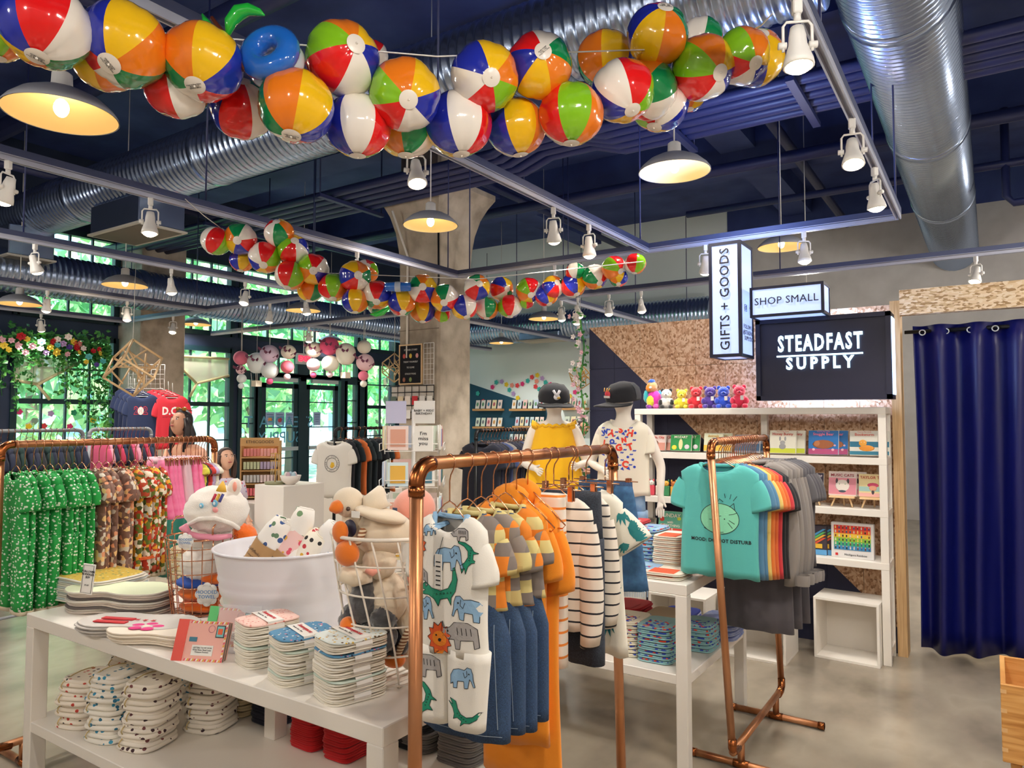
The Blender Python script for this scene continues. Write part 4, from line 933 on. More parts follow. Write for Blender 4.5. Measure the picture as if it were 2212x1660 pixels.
def stroke(m, tree, pts, mt, w_=.002, off=.0018, dy=-1):
    for a, b in zip(pts, pts[1:]):
        A, B = V(a), V(b); n = max(1, int((B-A).length/.02)); d = (B-A).normalized() if (B-A).length else V((1, 0)); p_ = V((-d.y, d.x))*w_
        for i in range(n):
            s_, e_ = A.lerp(B, i/n), A.lerp(B, (i+1)/n)
            P = [onto(tree, q.x, q.y, off, dy) for q in (s_+p_, s_-p_, e_-p_, e_+p_)]
            if all(P): m.add(P, [(0, 1, 2, 3)], mt)
def tprint(m, tree, s, size, x, z, mt, off=.0016, dy=-1, sx=1, o2=0, rot=0):
    vs, fs = textmesh(s, size, 0, o2, 1.05, sx); P = []
    for v in vs:
        X = v.x*cos(rot)-v.z*sin(rot)+x; Z = v.x*sin(rot)+v.z*cos(rot)+z
        P.append(onto(tree, X, Z, off, dy) or V((X, 0, Z)))
    m.add(P, fs, mt)
def circle(cx, cz, r, n=24, sq_=1, a0=0): return [(cx+r*cos(a0+2*pi*k/n), cz+r*sq_*sin(a0+2*pi*k/n)) for k in range(n)]
def xf(pts, cx, cz, s, rot=0, flip=1): return [(cx+s*(flip*x*cos(rot)-z*sin(rot)), cz+s*(flip*x*sin(rot)+z*cos(rot))) for x, z in pts]
# ---- racks
def rack(name, label, X, Ya, Yb, z, mt, r=.0165, foot=.24, lowz=.12, xb=None, yb=None, fitt=None, Yfeet=None, stub=True):
    """pipe rail along Y on two posts; low pipe and cross feet"""
    fitt = fitt or mt; t = thing(name, label, 'clothes rack', (X, (Ya+Yb)/2, 0)); h = (Yb-Ya)/2
    dx0, dx1 = xb or (0, 0); dy0, dy1 = yb or (0, 0); e = .045
    MB().tube([(0, -h+e, z), (0, h-e, z)], r, mt, 14).build('rail', t)
    for s, dx, dy in ((-1, dx0, dy0), (1, dx1, dy1)):
        P = [V((0, s*(h-e-.01), z))]+[V((0, s*(h-e+e*sin(a)), z-e+e*cos(a))) for a in (0, .4, .8, 1.2, pi/2)]+[V((0, s*h, z-e-.01))]
        MB().tube(P, r*1.16, fitt, 14).build('elbow', t)
        MB().tube([(0, s*h, z-e-.008), (dx, s*h+dy, lowz+.02)], r, mt, 14).build('post', t)
        MB().tube([(0, s*h, z-e-.005), (0, s*h, z-e-.03)], r*1.2, fitt, 14).build('coupling', t)
        if stub:
            q = V((dx, s*h+dy, 0))
            MB().tube([q+V((0, 0, lowz+.06)), q+V((0, 0, lowz+.02)), q+V((0, -s*.02, lowz)), q+V((0, -s*.08, lowz-.005))], r*1.18, fitt, 12).build('low_elbow', t)
            MB().tube([q+V((0, -s*.13, lowz)), q+V((0, -s*.13, .03))], r, mt, 12).build('foot_riser', t)
            MB().tube([q+V((-foot, -s*.13, r+.004)), q+V((foot, -s*.13, r+.004))], r, mt, 12).build('foot', t)
            for a in (-1, 1): MB().tube([q+V((a*foot, -s*.13, r+.004)), q+V((a*(foot-.03), -s*.13, r+.004))], r*1.15, fitt, 12).build('foot_cap', t)
            MB().tube([q+V((-.035, -s*.13, r+.004)), q+V((.035, -s*.13, r+.004))], r*1.17, fitt, 12).build('tee', t)
        else: MB().tube([V((-foot, s*h+dy, .012)), V((foot, s*h+dy, .012))], r, mt, 10).build('foot', t)
    if stub: MB().tube([V((dx0, -h+dy0, lowz)), V((dx1, h+dy1, lowz))], r, mt, 12).build('low_pipe', t)
    else: MB().tube([V((0, -h, lowz)), V((0, h, lowz))], r*.8, mt, 10).build('low_pipe', t)
    return t
BRASS = M('copper_fitting', '9a5b34', .25, 1)
ZR = 1.49
rack('clothes_rack', 'copper pipe clothes rack in front with the animal print romper and orange clothes', -1.13, 1.30, 2.36, ZR, COPPER, xb=(0, .03), fitt=BRASS)
rack('clothes_rack', 'copper pipe clothes rack with the row of tees, turquoise one first', -1.05, 3.2, 4.16, ZR, COPPER, xb=(.06, .06), yb=(.06, .0), fitt=BRASS)
rack('clothes_rack', 'copper pipe clothes rack at the left with green rompers and pink skirts', -3.75, 1.46, 2.545, 1.478, COPPER, fitt=BRASS)
HZ = ZR+.0165-.019
hg = wire_hanger(ROSE, .125, .115, name='wire_hanger'); hgc = wire_hanger(ROSE, .12, .10, 'clip_hanger', True); hgw = wire_hanger(ROSE, .175, .095, 'wire_hanger')
# ---------------- front rack: animal romper
def put_hanger(pr, x, y, z, label, grp=None, rz=0, sc=None): return dup(pr, (x, y, z), rz, label, grp, scale=sc)
ANW = fab('f1ece2', 'animal_cotton'); BLUE = fab('8fb6d8'); TEALC = fab('0f8a6c'); ORG = fab('f28a1c'); LION = fab('e2591d'); GRY = fab('a9a5a4')
def romper_animal():
    t = thing('romper', 'white romper printed with elephants, lions and crocodiles, first on the front rack', 'romper')
    m = MB(); W = .215; torso(m, ANW, W, .36, 1.08, .03, .05, .035, amp=.003, ph=.4); b = m.build('body', t)
    for s in (-1, 1): m = MB(); sleeve(m, ANW, W, s, .12, .065, .06, 1.05, .028); m.build('sleeve', t)
    for s in (-1, 1):
        m = MB(); rs = []
        for i in range(9):
            u = i/8; rs.append(ring(24, s*(.058-.006*u), -.345-.2*u, .062-.012*u, .03, .002, ph=s))
        m.loft(rs, ANW, cap=True); m.build('leg', t)
    m = MB(); neckband(m, BLUE, .05, .055, .022, .007); m.build('neckband', t)
    tr = bvh(b); K = BLK
    el = [(-1, -.6), (-1, .1), (-.7, .6), (-.2, .75), (.3, .7), (.55, .95), (.9, .9), (1.05, .5), (1.1, 0), (1.25, -.5), (1.1, -.55), (.9, -.1), (.75, .05), (.6, -.7), (.3, -.75), (.25, -.2), (-.3, -.25), (-.35, -.8), (-.7, -.85), (-.72, -.4)]
    cr = [(-1.5, .3), (-.9, .55), (-.5, .2), (0, .0), (.5, .1), (.85, .5), (1.0, 1.1), (1.15, 1.15), (1.2, .5), (.95, -.1), (.6, -.4), (.5, -.8), (.35, -.4), (-.1, -.45), (-.3, -.8), (-.45, -.4), (-.8, -.15), (-1.5, -.05), (-1.0, .12)]
    rh = [(-1.2, .1), (-1.1, .7), (-.95, .3), (-.6, .45), (-.3, .75), (.5, .8), (1, .5), (1.1, -.5), (.85, -.6), (.8, -.15), (.1, -.2), (.05, -.7), (-.2, -.7), (-.3, -.2), (-.8, -.25)]
    mane = [(cos(2*pi*k/22)*(1 if k % 2 else .72), sin(2*pi*k/22)*(1 if k % 2 else .72)*1.25) for k in range(22)]
    m = MB()
    def animal(tr, kind, cx, cz, s, rot=0, fl=1):
        s *= 1.22
        P = dict(e=el, c=cr, r=rh, l=mane)[kind]; col = dict(e=BLUE, c=TEALC, r=GRY, l=LION)[kind]
        Q = xf(P, cx, cz, s, rot, fl); patch(m, tr, Q, col); stroke(m, tr, Q+[Q[0]], K, .0007)
        if kind == 'l':
            patch(m, tr, xf(circle(0, 0, .55, 16), cx, cz, s), ORG, .0018); patch(m, tr, xf([(-.35, -.8), (.35, -.8), (.5, -1.9), (-.5, -1.9)], cx, cz, s), ORG, .0012)
            patch(m, tr, xf(circle(0, -.1, .13, 10), cx, cz, s), K, .0024)
            for q in (-.25, .25): patch(m, tr, xf(circle(q, .22, .07, 8), cx, cz, s), K, .0024)
        elif kind == 'e': patch(m, tr, xf(circle(.7, .45, .07, 8), cx, cz, s, rot, fl), K, .002); stroke(m, tr, xf([(.2, .5), (.35, .1), (.55, .3), (.5, .7)], cx, cz, s, rot, fl), K, .0007, .002)
        elif kind == 'c':
            for q in range(5): stroke(m, tr, xf([(-.3+q*.22, -.2), (-.25+q*.22, -.1), (-.2+q*.22, -.2)], cx, cz, s, rot, fl), K, .0006, .002)
        else:
            for q in range(4): stroke(m, tr, xf([(-.1+q*.25, .5), (-.05+q*.25, .1)], cx, cz, s, rot, fl), K, .0008, .002)
            patch(m, tr, xf(circle(-.75, .2, .06, 8), cx, cz, s, rot, fl), K, .002)
    for a in (('l', -.083, -.085, .024), ('e', .015, -.11, .032, 0, 1), ('c', .075, -.10, .024, 1.4), ('e', -.07, -.25, .03), ('c', -.005, -.195, .04, .2), ('e', .075, -.235, .03, 0, -1), ('r', .05, -.305, .038), ('r', -.08, -.17, .026), ('l', -.01, -.32, .03), ('e', -.045, -.04, .016), ('r', .05, -.045, .018)): animal(tr, *a)
    m.build('animal_print', t)
    for s, lg in zip((-1, 1), [c for c in t.children if c.name.startswith('leg')]):
        m = MB(); tr2 = bvh(lg)
        if s < 0: animal(tr2, 'r', s*.055, -.40, .033); animal(tr2, 'c', s*.055, -.49, .03, 1.2)
        else: animal(tr2, 'e', s*.055, -.41, .026); animal(tr2, 'c', s*.055, -.50, .026, -.6)
        m.build('leg_print', t)
    m = MB().box((0, 0, -.03), (.022, .0015, .09), PAPER)
    for i in range(6): m.box((0, -.0012, -.005-i*.012), (.014, .0006, .003), BLK)
    o = m.build('paper_tag', t, (-.01, -.037, -.115)); MB().tube([(0, 0, .015), (.01, .005, .06)], .0006, BLK, 4).build('string', o)
    return t
t = romper_animal(); y = 1.425; t.location = (-1.125, y, HZ-.128); t.scale = (1, 1, .93)
put_hanger(hg, -1.13, y, HZ, 'wire hanger holding the animal print romper', sc=(.8, 1, 1))
CHK = M('check_jersey', 'd8903a', .85, kind='check', cols=['e8862a', 'cdb97a', '7d7470', 'e8862a', '8a807a', 'd9c988'], sc=28, world='obj'); DEN = M('denim', '2e4a72', .8, kind='noise', cols=['1f3350', '2a4468', '375680'], sc=350, bump=.3)
DEN2 = M('dark_denim', '2b3140', .8, kind='noise', cols=['1e2430', '2b3342', '3a4454'], sc=300, bump=.3); STITCH = plain('9fb0c4')
def dungaree(nm, lab):
    t = shirt(nm, lab, 'outfit', CHK, .22, .27, .115, 1.05, 1.1, .03, .052, trim=fab('d9c988'), ph=1)
    m = MB(); rs = []
    for i in range(13):
        u = i/12; hw = .085+.045*min(1, u*3); rs.append(ring(30, 0, -.2-.42*u, hw, .034, .004*u, ph=1.3))
    m.loft(rs, DEN, cap=True); o = m.build('dungarees', t); tr = bvh(o); q = MB()
    stroke(q, tr, [(-.05, -.42), (-.05, -.5), (.0, -.53), (.05, -.5), (.05, -.42), (-.05, -.42)], STITCH, .0008); stroke(q, tr, [(-.12, -.6), (.12, -.6)], STITCH, .0008); stroke(q, tr, [(.1, -.3), (.11, -.58)], STITCH, .0008)
    patch(q, tr, circle(0, -.36, .016), ORG); stroke(q, tr, [(-.03, -.47), (.03, -.45)], ORG, .003); q.build('stitching', o)
    for s in (-1, 1): MB().tube([(s*.05, -.03, -.21), (s*.06, -.036, -.1), (s*.055, 0, -.005)], .009, DEN, 8).build('strap', t)
    return t
dg = dungaree('dungaree_set', 'x')
names = ['grey, orange and sand check tee with denim dungarees, right behind the animal romper', 'check tee with denim dungarees, second of the four sets', 'check tee with denim dungarees, third of the four sets', 'check tee with denim dungarees, last set before the orange dresses']
for i, y in enumerate((1.50, 1.56, 1.615, 1.675)):
    dup(dg, (-1.135+.004*i, y, HZ-.128-.01*(i == 2)), rnd.uniform(-.08, .08), names[i], scale=(1, 1, .9)); put_hanger(hg, -1.13, y, HZ, 'rose gold wire hanger of the %s dungaree set on the front rack' % ORD[i], 'hangers of the dungaree sets', sc=(.85, 1, 1))
def hooded(nm, lab, mt, H):
    t = shirt(nm, lab, 'dress', mt, .25, H, .16, 1.05, 1.05, .035, .055, ph=2)
    MB().ball((0, .014, .0), (.056, .03, .05), mt, 14, 8, fn=lambda v: V((v.x*(1+.2*sin(v.z*60)), v.y, v.z))).build('hood', t); return t
od = hooded('long_dress', 'x', fab('f5931e', 'orange_jersey'), .66)
for i, (y, l) in enumerate(((1.73, 'long orange hooded dress right after the dungaree sets'), (1.79, 'long orange dress hanging lowest on the front rack'))): dup(od, (-1.16+.005*i, y, HZ-.125), .05, l, scale=(1, 1, 1+.2*i)); put_hanger(hg, -1.13, y, HZ, ('first', 'second')[i]+' hanger with a long orange dress')
SOR = M('orange_stripe_jersey', 'f2e7d8', .85, kind='stripe', cols=['f3e9dc', 'f3e9dc', 'f3e9dc', 'f3e9dc', 'ef8f3a'], sc=28); SBL = M('black_stripe_jersey', 'f2e7d8', .85, kind='stripe', cols=['efe4d6', 'efe4d6', 'efe4d6', 'efe4d6', 'efe4d6', '1d1f28'], sc=30)
def trousers(nm, lab, cat, mt, W=.2, H=.5, T=.032, leg=.055, flare=1.0):
    t = thing(nm, lab, cat); m = MB(); rs = [ring(28, 0, 0-.16*u, W/2*(1+.06*u), T, .002) for u in (0, .1, .3, .6, 1)]
    m.loft(rs, mt, cap=True); m.build('waist', t)
    for s in (-1, 1):
        m = MB(); rs = [ring(20, s*(W*.27), -.14-(H-.14)*u, leg*(1+(flare-1)*u)*1.0, T, .003, ph=s*2) for u in [k/8 for k in range(9)]]; m.loft(rs, mt, cap=True); m.build('leg', t)
    t.location = (0, 0, -30); return t
a = trousers('trousers', 'orange and white striped trousers hanging beside the long orange dress', 'trousers', SOR, .13, .50, leg=.036); a.location = (-1.12, 1.875, HZ-.115); put_hanger(hgc, -1.12, 1.875, HZ, 'clip hanger with the orange striped trousers')
a = shirt('striped_jumper', 'cream jumper with black stripes and long sleeves, nearer one', 'jumper', SBL, .27, .4, long=True, T=.03, neck=.06, ph=1.2, trim=fab('efe4d6')); a.location = (-1.135, 1.94, HZ-.125); put_hanger(hg, -1.13, 1.94, HZ, 'hanger of the nearer striped jumper')
a = trousers('jeans', 'black washed jeans clipped between the two striped jumpers', 'jeans', DEN2, .22, .52, leg=.06); a.location = (-1.11, 2.0, HZ-.115); put_hanger(hgc, -1.11, 2.0, HZ, 'clip hanger holding the black washed jeans')
m = a
a2 = shirt('striped_jumper', 'cream jumper with black stripes and long sleeves, farther one', 'jumper', SBL, .25, .37, long=True, T=.028, neck=.06, ph=2.2, trim=fab('efe4d6')); a2.location = (-1.125, 2.06, HZ-.125); put_hanger(hg, -1.13, 2.06, HZ, 'hanger of the farther striped jumper')
LEAFP = fab('f0ebdc', 'leaf_print_ground')
t = thing('leaf_dress', 'white dress with big teal tropical leaves near the end of the front rack', 'dress'); m = MB(); torso(m, LEAFP, .26, .52, 1.1, .035, .055, amp=.005, ph=3); b = m.build('body', t)
sl = []
for s in (-1, 1): m = MB(); sleeve(m, LEAFP, .26, s, .14, .085, .09, .8, .032, bend=.15); sl.append(m.build('sleeve', t))
q = MB(); TL = fab('1b7a80'); 
def frondp(tr, cx, cz, s, rot):
    for k in range(-3, 4):
        a = rot+k*.33; L = s*(1-.09*abs(k)); d = V((sin(a), -cos(a))); n_ = V((d.y, -d.x))
        P = [V((cx, cz))+n_*.0015, V((cx, cz))+d*L*.5+n_*s*.1, V((cx, cz))+d*L, V((cx, cz))+d*L*.5-n_*s*.1]; patch(q, tr, [(p.x, p.y) for p in P], TL, .0014)
trb = bvh(b)
for cx, cz, s, r in ((-.06, -.04, .07, .4), (.05, -.05, .08, -.5), (0, -.14, .08, 1.2), (.08, -.2, .08, 3), (-.07, -.22, .08, .2), (.03, -.3, .08, 2.2), (-.05, -.38, .07, 1), (.08, -.4, .08, -.4), (.1, -.3, .06, 1.5), (.09, -.1, .06, .6)): frondp(trb, cx, cz, s, r)
trs = bvh(sl[1])
for cx, cz, s, r in ((.13, -.06, .06, .8), (.16, -.11, .06, 1.6), (.19, -.15, .05, 2.6), (.15, -.16, .05, .2)): frondp(trs, cx, cz, s, r)
q.build('leaf_print', t); t.location = (-1.12, 2.135, HZ-.12); put_hanger(hgc, -1.12, 2.135, HZ, 'clip hanger holding the leaf print dress')
def skirt(nm, lab, mt, w0, w1, H, T=.04, pleat=1.5, ph=0, amp=.005, band=None, hem=None):
    t = thing(nm, lab, 'skirt'); m = MB(); rs = []
    for i in range(12):
        u = i/11; rs.append(ring(48, 0, -H*u, w0+(w1-w0)*u**.8, T*(.5+.5*u), amp*pleat*(.3+u), ph=ph))
    m.loft(rs, mt, cap=True); m.build('fabric', t)
    if band: MB().loft([ring(30, 0, .012, w0*1.0, T*.5, .001), ring(30, 0, -.022, w0*1.02, T*.52, .001)], band).build('waistband', t)
    if hem:
        m = MB()
        for k in range(60): x = -w1+2*w1*k/59; m.box((x, -T*.9*sqrt(max(0, 1-(x/w1)**2)), -H-.008), (.002, .002, .02), hem)
        tag(m.build('fringe', t), kind='stuff')
    t.location = (0, 0, -30); return t
a = skirt('denim_skirt', 'blue denim skirt with frayed hem at the far end of the front rack', M('mid_denim', '2f5a86', .8, kind='noise', cols=['284e78', '3b6a98'], sc=50), .1, .15, .34, band=DEN, hem=plain('a9c0d8')); a.location = (-1.10, 2.235, HZ-.115); put_hanger(hgc, -1.10, 2.235, HZ, 'last clip hanger of the front rack with the denim skirt')
# ---------------- rack with tees
tee0 = shirt('tee_shirt', 'x', 'tee', fab('58b9b4', 'turquoise_jersey'), .36, .51, .15, 1.0, T=.032, neck=.085, amp=.004, ph=.5)
HX = -1.05; B0 = MC['turquoise_jersey']
def tee(y, col, label, rz=0, sc=1, grp=None, z=0, long=False, x=0):
    return dup(tee0 if not long else hood0, (HX+x+(y-3.2)*.03, y, HZ-.10+z), rz, label, group=grp, swap={B0: fab(col)}, scale=sc)
hood0 = shirt('sweatshirt', 'x', 'sweatshirt', B0, .36, .55, T=.034, neck=.085, long=True, amp=.005, cuff=B0)
t = dup(tee0, (HX, 3.31, HZ-.10), 0.0, 'turquoise tee with a sleeping cat drawing, first on its rack'); b = [c for c in t.children if c.name.startswith('body')][0]
tr = bvh(b); q = MB(); E_ = circle(.012, -.245, .088, 30, .78)
patch(q, tr, E_, plain('8fe0b8', .8)); stroke(q, tr, E_+[E_[0]], BLK, .0013)
for P in ([(.0, -.182), (.012, -.155), (.03, -.168)], [(.058, -.19), (.078, -.172), (.082, -.205)], [(.055, -.225), (.072, -.222), (.09, -.215)], [(.055, -.25), (.08, -.265)], [(.05, -.26), (.07, -.285)], [(-.06, -.29), (-.02, -.31), (.03, -.305)],
          [(.04, -.15), (.036, -.13)], [(.06, -.155), (.066, -.132)], [(.075, -.162), (.092, -.14)], [(-.035, -.25), (-.01, -.252)], [(.005, -.235), (.02, -.232)]): stroke(q, tr, P, BLK, .0012)
patch(q, tr, circle(.035, -.245, .003, 8), BLK, .002); tprint(q, tr, 'MOOD: DO NOT DISTURB', .022, .012, -.345, BLK, o2=.0006); q.build('cat_print', t)
put_hanger(hgw, HX, 3.31, HZ, 'hanger of the turquoise cat tee')
cols = [('4f7fa3', 'dusty blue tee'), ('4f7fa3', 'second dusty blue tee'), ('e2c46c', 'yellow tee'), ('e07a34', 'orange tee'), ('d9662c', 'darker orange tee'), ('c9343c', 'red tee'), ('17171f', 'black tee'), ('17171f', 'second black tee')]
y = 3.35
for c, n_ in cols:
    tee(y, c, n_+' on the rack behind the turquoise cat tee', rnd.uniform(-.05, .05), x=.007*(cols.index((c, n_))+1), z=-.004*cols.index((c, n_))); put_hanger(hgw, HX, y, HZ, 'rose gold hanger, %s behind the turquoise tee hanger' % nth('th'), 'hangers of the tee rack'); y += .034
for i in range(5):
    tee(y, ('8a8480', '86807c', '7c7674', '8a8480', '787270')[i], 'grey sweatshirt, %s of the five on the tee rack' % ('nearest', 'second', 'middle', 'fourth', 'farthest')[i], rnd.uniform(-.06, .06), long=True, x=.045+.007*i); put_hanger(hgw, HX, y, HZ, 'rose gold hanger, %s behind the turquoise tee hanger' % nth('th'), 'hangers of the tee rack'); y += .042
for i in range(4):
    tee(y, ('55545a', '4d4c53', '4a4850', '55545a')[i], 'charcoal tee, %s of the four ending the tee rack' % ('nearest', 'second', 'third', 'last')[i], rnd.uniform(-.06, .06), x=.075+.006*i, sc=(1, 1, 1.05)); put_hanger(hgw, HX, y, HZ, 'rose gold hanger, %s behind the turquoise tee hanger' % nth('th'), 'hangers of the tee rack'); y += .036
sk = skirt('trousers_row', 'x', fab('57545c'), .15, .17, .82, T=.03, pleat=1, ph=1); sk['category'] = 'trousers'; sk.name = 'dark_trousers'
for i, y in enumerate((3.72, 3.84, 3.96)): dup(sk, (HX+.06+.012*i, y, HZ-.12), .04*i, 'long charcoal trousers hanging low behind the grey sweatshirts, %s' % ('nearest', 'middle', 'farthest')[i])
# ---------------- left rack
CLD = M('cloud_print', '1f9a45', .85, kind='spots', cols=['1f9a45', 'eef2e4', 'e4efdc'], sc=44, stretch=(1, 1, 1.5), world='obj'); HXP = M('hexagon_print', '7b5a4e', .85, kind='cells', cols=['7b5a4e', '7b5a4e', 'e8a07a', '8a6a5e', 'f0c98a', '7b5a4e', 'd9cdbd'], sc=42, world='obj'); FLP = M('poppy_print', 'efe6d2', .85, kind='cells', cols=['efe6d2', 'c23a22', '6b7a2e', 'efe6d2', 'e8a531', 'b5482a', '4f5a2a'], sc=42, world='obj')
def romper(mt):
    t = thing('romper', 'x', 'romper'); m = MB(); torso(m, mt, .24, .34, 1.0, .03, .055, amp=.006, ph=1); m.build('body', t)
    for s in (-1, 1):
        m = MB(); sleeve(m, mt, .24, s, .13, .075, .06, .9, .04, bend=.5); m.build('sleeve', t)
    for s in (-1, 1):
        m = MB(); rs = [ring(22, s*.06, -.32-.36*u, .06-.01*u, .034, .004, ph=s+u*2) for u in [k/9 for k in range(10)]]; m.loft(rs, mt, cap=True); m.build('leg', t)
        MB().loft([ring(22, s*.06, -.68, .054, .036, .003, ph=s), ring(22, s*.06, -.70, .052, .034, .003, ph=s)], fab('d9cbb0')).build('cuff', t)
    m = MB(); neckband(m, mt, .055); m.build('neckband', t); t.location = (0, 0, -30); return t
HZL = 1.478+.0165-.019; XL = -3.75
rg = romper(CLD); ps_ = None
def place_l(pr, y, lab, grp, hang=hg, swap=None, hsc=None, dz=-.10, sc=1, hl='rose gold hanger', x=0):
    dz -= .03 if pr is not ps_ else 0
    lab = lab.replace(' on the left copper rack', '').replace(' among the pink ones', '')+(', %s of its kind from the near post' % nth(lab) if 'small' not in lab else ''); hl += ', %s from the near post' % nth(hl)
    dup(pr, (XL+x, y, HZL+dz), rnd.uniform(-.12, .12), lab, group=grp, swap=swap, scale=sc); put_hanger(hang, XL, y, HZL, hl, 'hangers of the left copper rack: '+grp, sc=hsc)
for i in range(9): place_l(rg, 1.525+i*.036, 'green romper printed with small white clouds on the left copper rack', 'green cloud rompers', sc=(1.2, .62, .9), hl='hanger carrying a green cloud romper')
for i in range(5): place_l(rg, 1.86+i*.036, 'brown romper printed with pastel hexagons on the left copper rack', 'brown hexagon rompers', swap={CLD: HXP}, sc=(1.2, .62, .86), hl='hanger carrying a brown romper', dz=-.105)
for i in range(5): place_l(rg, 2.045+i*.036, 'white romper printed with red and yellow poppies on the left copper rack', 'poppy rompers', swap={CLD: FLP}, sc=(1.2, .62, .8), hl='hanger carrying a poppy romper', dz=-.105)
PINK = M('pink_tulle', 'ef6f9f', .7, kind='noise', cols=['e85f94', 'f58bb3'], sc=20, sheen=.4); PINK2 = M('pale_tulle', 'd9b3bd', .7, sheen=.4)
ps = ps_ = skirt('tulle_skirt', 'x', PINK, .085, .15, .31, T=.045, pleat=1.8, band=fab('f3c9d6'))
for i in range(8): place_l(ps, 2.20+i*.028, ('bright pink tulle skirt on the left copper rack' if i not in (4, 5) else 'pale mauve tulle skirt among the pink ones on the left copper rack'), 'tulle skirts', hang=hgc, swap=None if i not in (4, 5) else {PINK: PINK2}, dz=-.10, hl='clip hanger carrying a tulle skirt')
mx = [('d8d34c', 'yellow'), ('23242c', 'black'), ('c2302c', 'red'), ('b9a6c9', 'lilac'), ('e9e2cf', 'cream')]
for i, (c, n_) in enumerate(mx): place_l(rg, 2.425+i*.018, 'small %s ruffled top ending the left copper rack' % n_, 'ruffled tops', swap={CLD: fab(c)}, sc=(.85, .7, .33), hl='hanger carrying a ruffled top', dz=-.1)
a = skirt('long_green_skirt', 'long dark green tiered skirt seen below the pink tulle skirts', fab('0f6b5c'), .12, .2, .62, T=.08, pleat=2, ph=2); a.location = (-4.75, 2.95, 1.12)
# ---------------- racks farther back
def far_rack(label, X, Ya, Yb, z, mt, gar, lab, hlab, grp, n, w_=.36, h=.55, cols=('1d2a4c',), rz=0):
    rack('clothes_rack', label, X, Ya, Yb, z, mt, .014, .25, .1, stub=False)
    for i in range(n):
        y = Ya+.07+(Yb-Ya-.14)*i/(n-1); dup(gar, (X, y, z-.1), rnd.uniform(-.06, .06), lab+', %s from the near post' % ORD[i], group=grp, swap={B0: fab(cols[i % len(cols)])}); put_hanger(hgw, X, y, z-.004, hlab+', %s from the near post' % ORD[i], 'hangers: '+grp)
GREYM = plain('8c9096', .4)
far_rack('grey rack with dark and blue tees behind the left copper rack, at the window', -6.2, 2.3, 3.0, 1.5, GREYM, tee0, 'dark tee on the grey rack by the garland window', 'hanger on the grey rack by the garland window', 'tees on the left grey rack', 14, cols=('1d2740', '27304a', '2f3136', '1a3a3a'))
far_rack('grey rack with pink and dark tees in front of the 202 shirts', -6.5, 3.2, 3.75, 1.5, GREYM, tee0, 'tee on the grey rack under the 202 shirts', 'hanger on the grey rack under the 202 shirts', 'tees on the second grey rack', 12, cols=('d9567e', 'e9a9bd', '1d2740', 'c93a5c', '23304f', '1a2230'))
far_rack('black rack with navy sweatshirts and tees at the foot of the concrete pillar', -3.35, 4.55, 5.55, 1.5, BLACKM, tee0, 'tee on the black rack before the pillar', 'dark hanger on the black rack before the pillar', 'tees on the black rack before the pillar', 20, cols=('161a2c', '1b2038', '2b2c38', '161a2c', '3a4a78', '8a8580'))
far_rack('black rack with a white printed tee facing out', -5.0, 4.62, 5.3, 1.5, BLACKM, tee0, 'dark or orange tee behind the white printed tee', 'hanger on the white printed tee rack', 'tees behind the white printed tee', 8, cols=('1a1c26', '12222a', 'e8793a', '1a2a30', '12222a'))
# ================================================================ FURNITURE
def bench(name, label, x0, x1, y0, y1, top, th, leg, shelf, sth, legs, mid=None):
    """white two-level display table: top, lower shelf, legs as parts"""
    t = thing(name, label, 'display table', ((x0+x1)/2, (y0+y1)/2, 0)); hx, hy = (x1-x0)/2, (y1-y0)/2; e = .003
    MB().span((-hx, -hy, top-th), (hx, hy, top), WHITE, ch=.003).build('table_top', t)
    MB().span((-hx+e, -hy+e, shelf-sth), (hx-e, hy-e, shelf), WHITE, ch=.003).build('shelf', t)
    for sx in (-1, 1):
        for sy in (-1, 1):
            m = MB(); a, b = sx*hx, sy*hy
            m.span((min(a, a-sx*leg), min(b, b-sy*leg), 0), (max(a, a-sx*leg), max(b, b-sy*leg), top-th), WHITE, ch=.003); m.build('leg', t)
    for mx, my in mid or []: MB().span((mx-leg/2-(x0+x1)/2, my-leg/2-(y0+y1)/2, shelf), (mx+leg/2-(x0+x1)/2, my+leg/2-(y0+y1)/2, top-th), WHITE, ch=.003).build('leg', t)
    return t
TZ = .75
bench('display_table', 'long white two level display table in front with baskets, tub and cloth stacks', -3.52, -1.41, 1.49, 2.40, TZ, .055, .065, .30, .045, 4, [(-2.47, 1.98)])
MZ, MS = .84, .43
bench('display_table', 'white two level display table in the middle with city print tees', -2.5, -1.17, 3.2, 4.14, MZ, .05, .055, MS, .045, 4, [(-2.02, 3.66)])
# wall shelf unit
t = thing('shelf_unit', 'white open shelf unit with picture books against the wooden stand wall', 'shelf unit', (0, 0, 0)); y0, y1 = 5.28, 5.57
SX0, SX1 = -2.34, -.57
for z in (1.67, 1.335, .995, .655): MB().span((SX0, y0, z-.045), (SX1, y1, z), WHITE, ch=.002).build('shelf', t)
for x in (SX0, SX1-.05):
    for y in (y0+.001, y1-.05): MB().span((x+.001, y, 0), (x+.049, y+.048, 1.625), WHITE, ch=.002).build('post', t)
MB().span((-1.43, y1-.05, 0), (-1.385, y1-.002, 1.625), WHITE).build('post', t)
for z in (.05,): MB().span((SX1-.05, y0+.05, z), (SX1-.002, y1-.05, z+.05), WHITE).build('brace', t)
def crate(label, x, y, w_, h, d, rz=0):
    t = thing('cube_crate', label, 'crate', (x, y, 0), rz); q = .016
    for a, b in (((-w_/2, -d/2, 0), (w_/2, d/2, q)), ((-w_/2, -d/2, h-q), (w_/2, d/2, h)), ((-w_/2, -d/2, q), (-w_/2+q, d/2, h-q)), ((w_/2-q, -d/2, q), (w_/2, d/2, h-q))): MB().span(a, b, WHITE, ch=.001).build('board', t)
    MB().span((-w_/2+q, d/2-.012, q), (w_/2-q, d/2-.002, h-q), WHITE).build('back_panel', t)
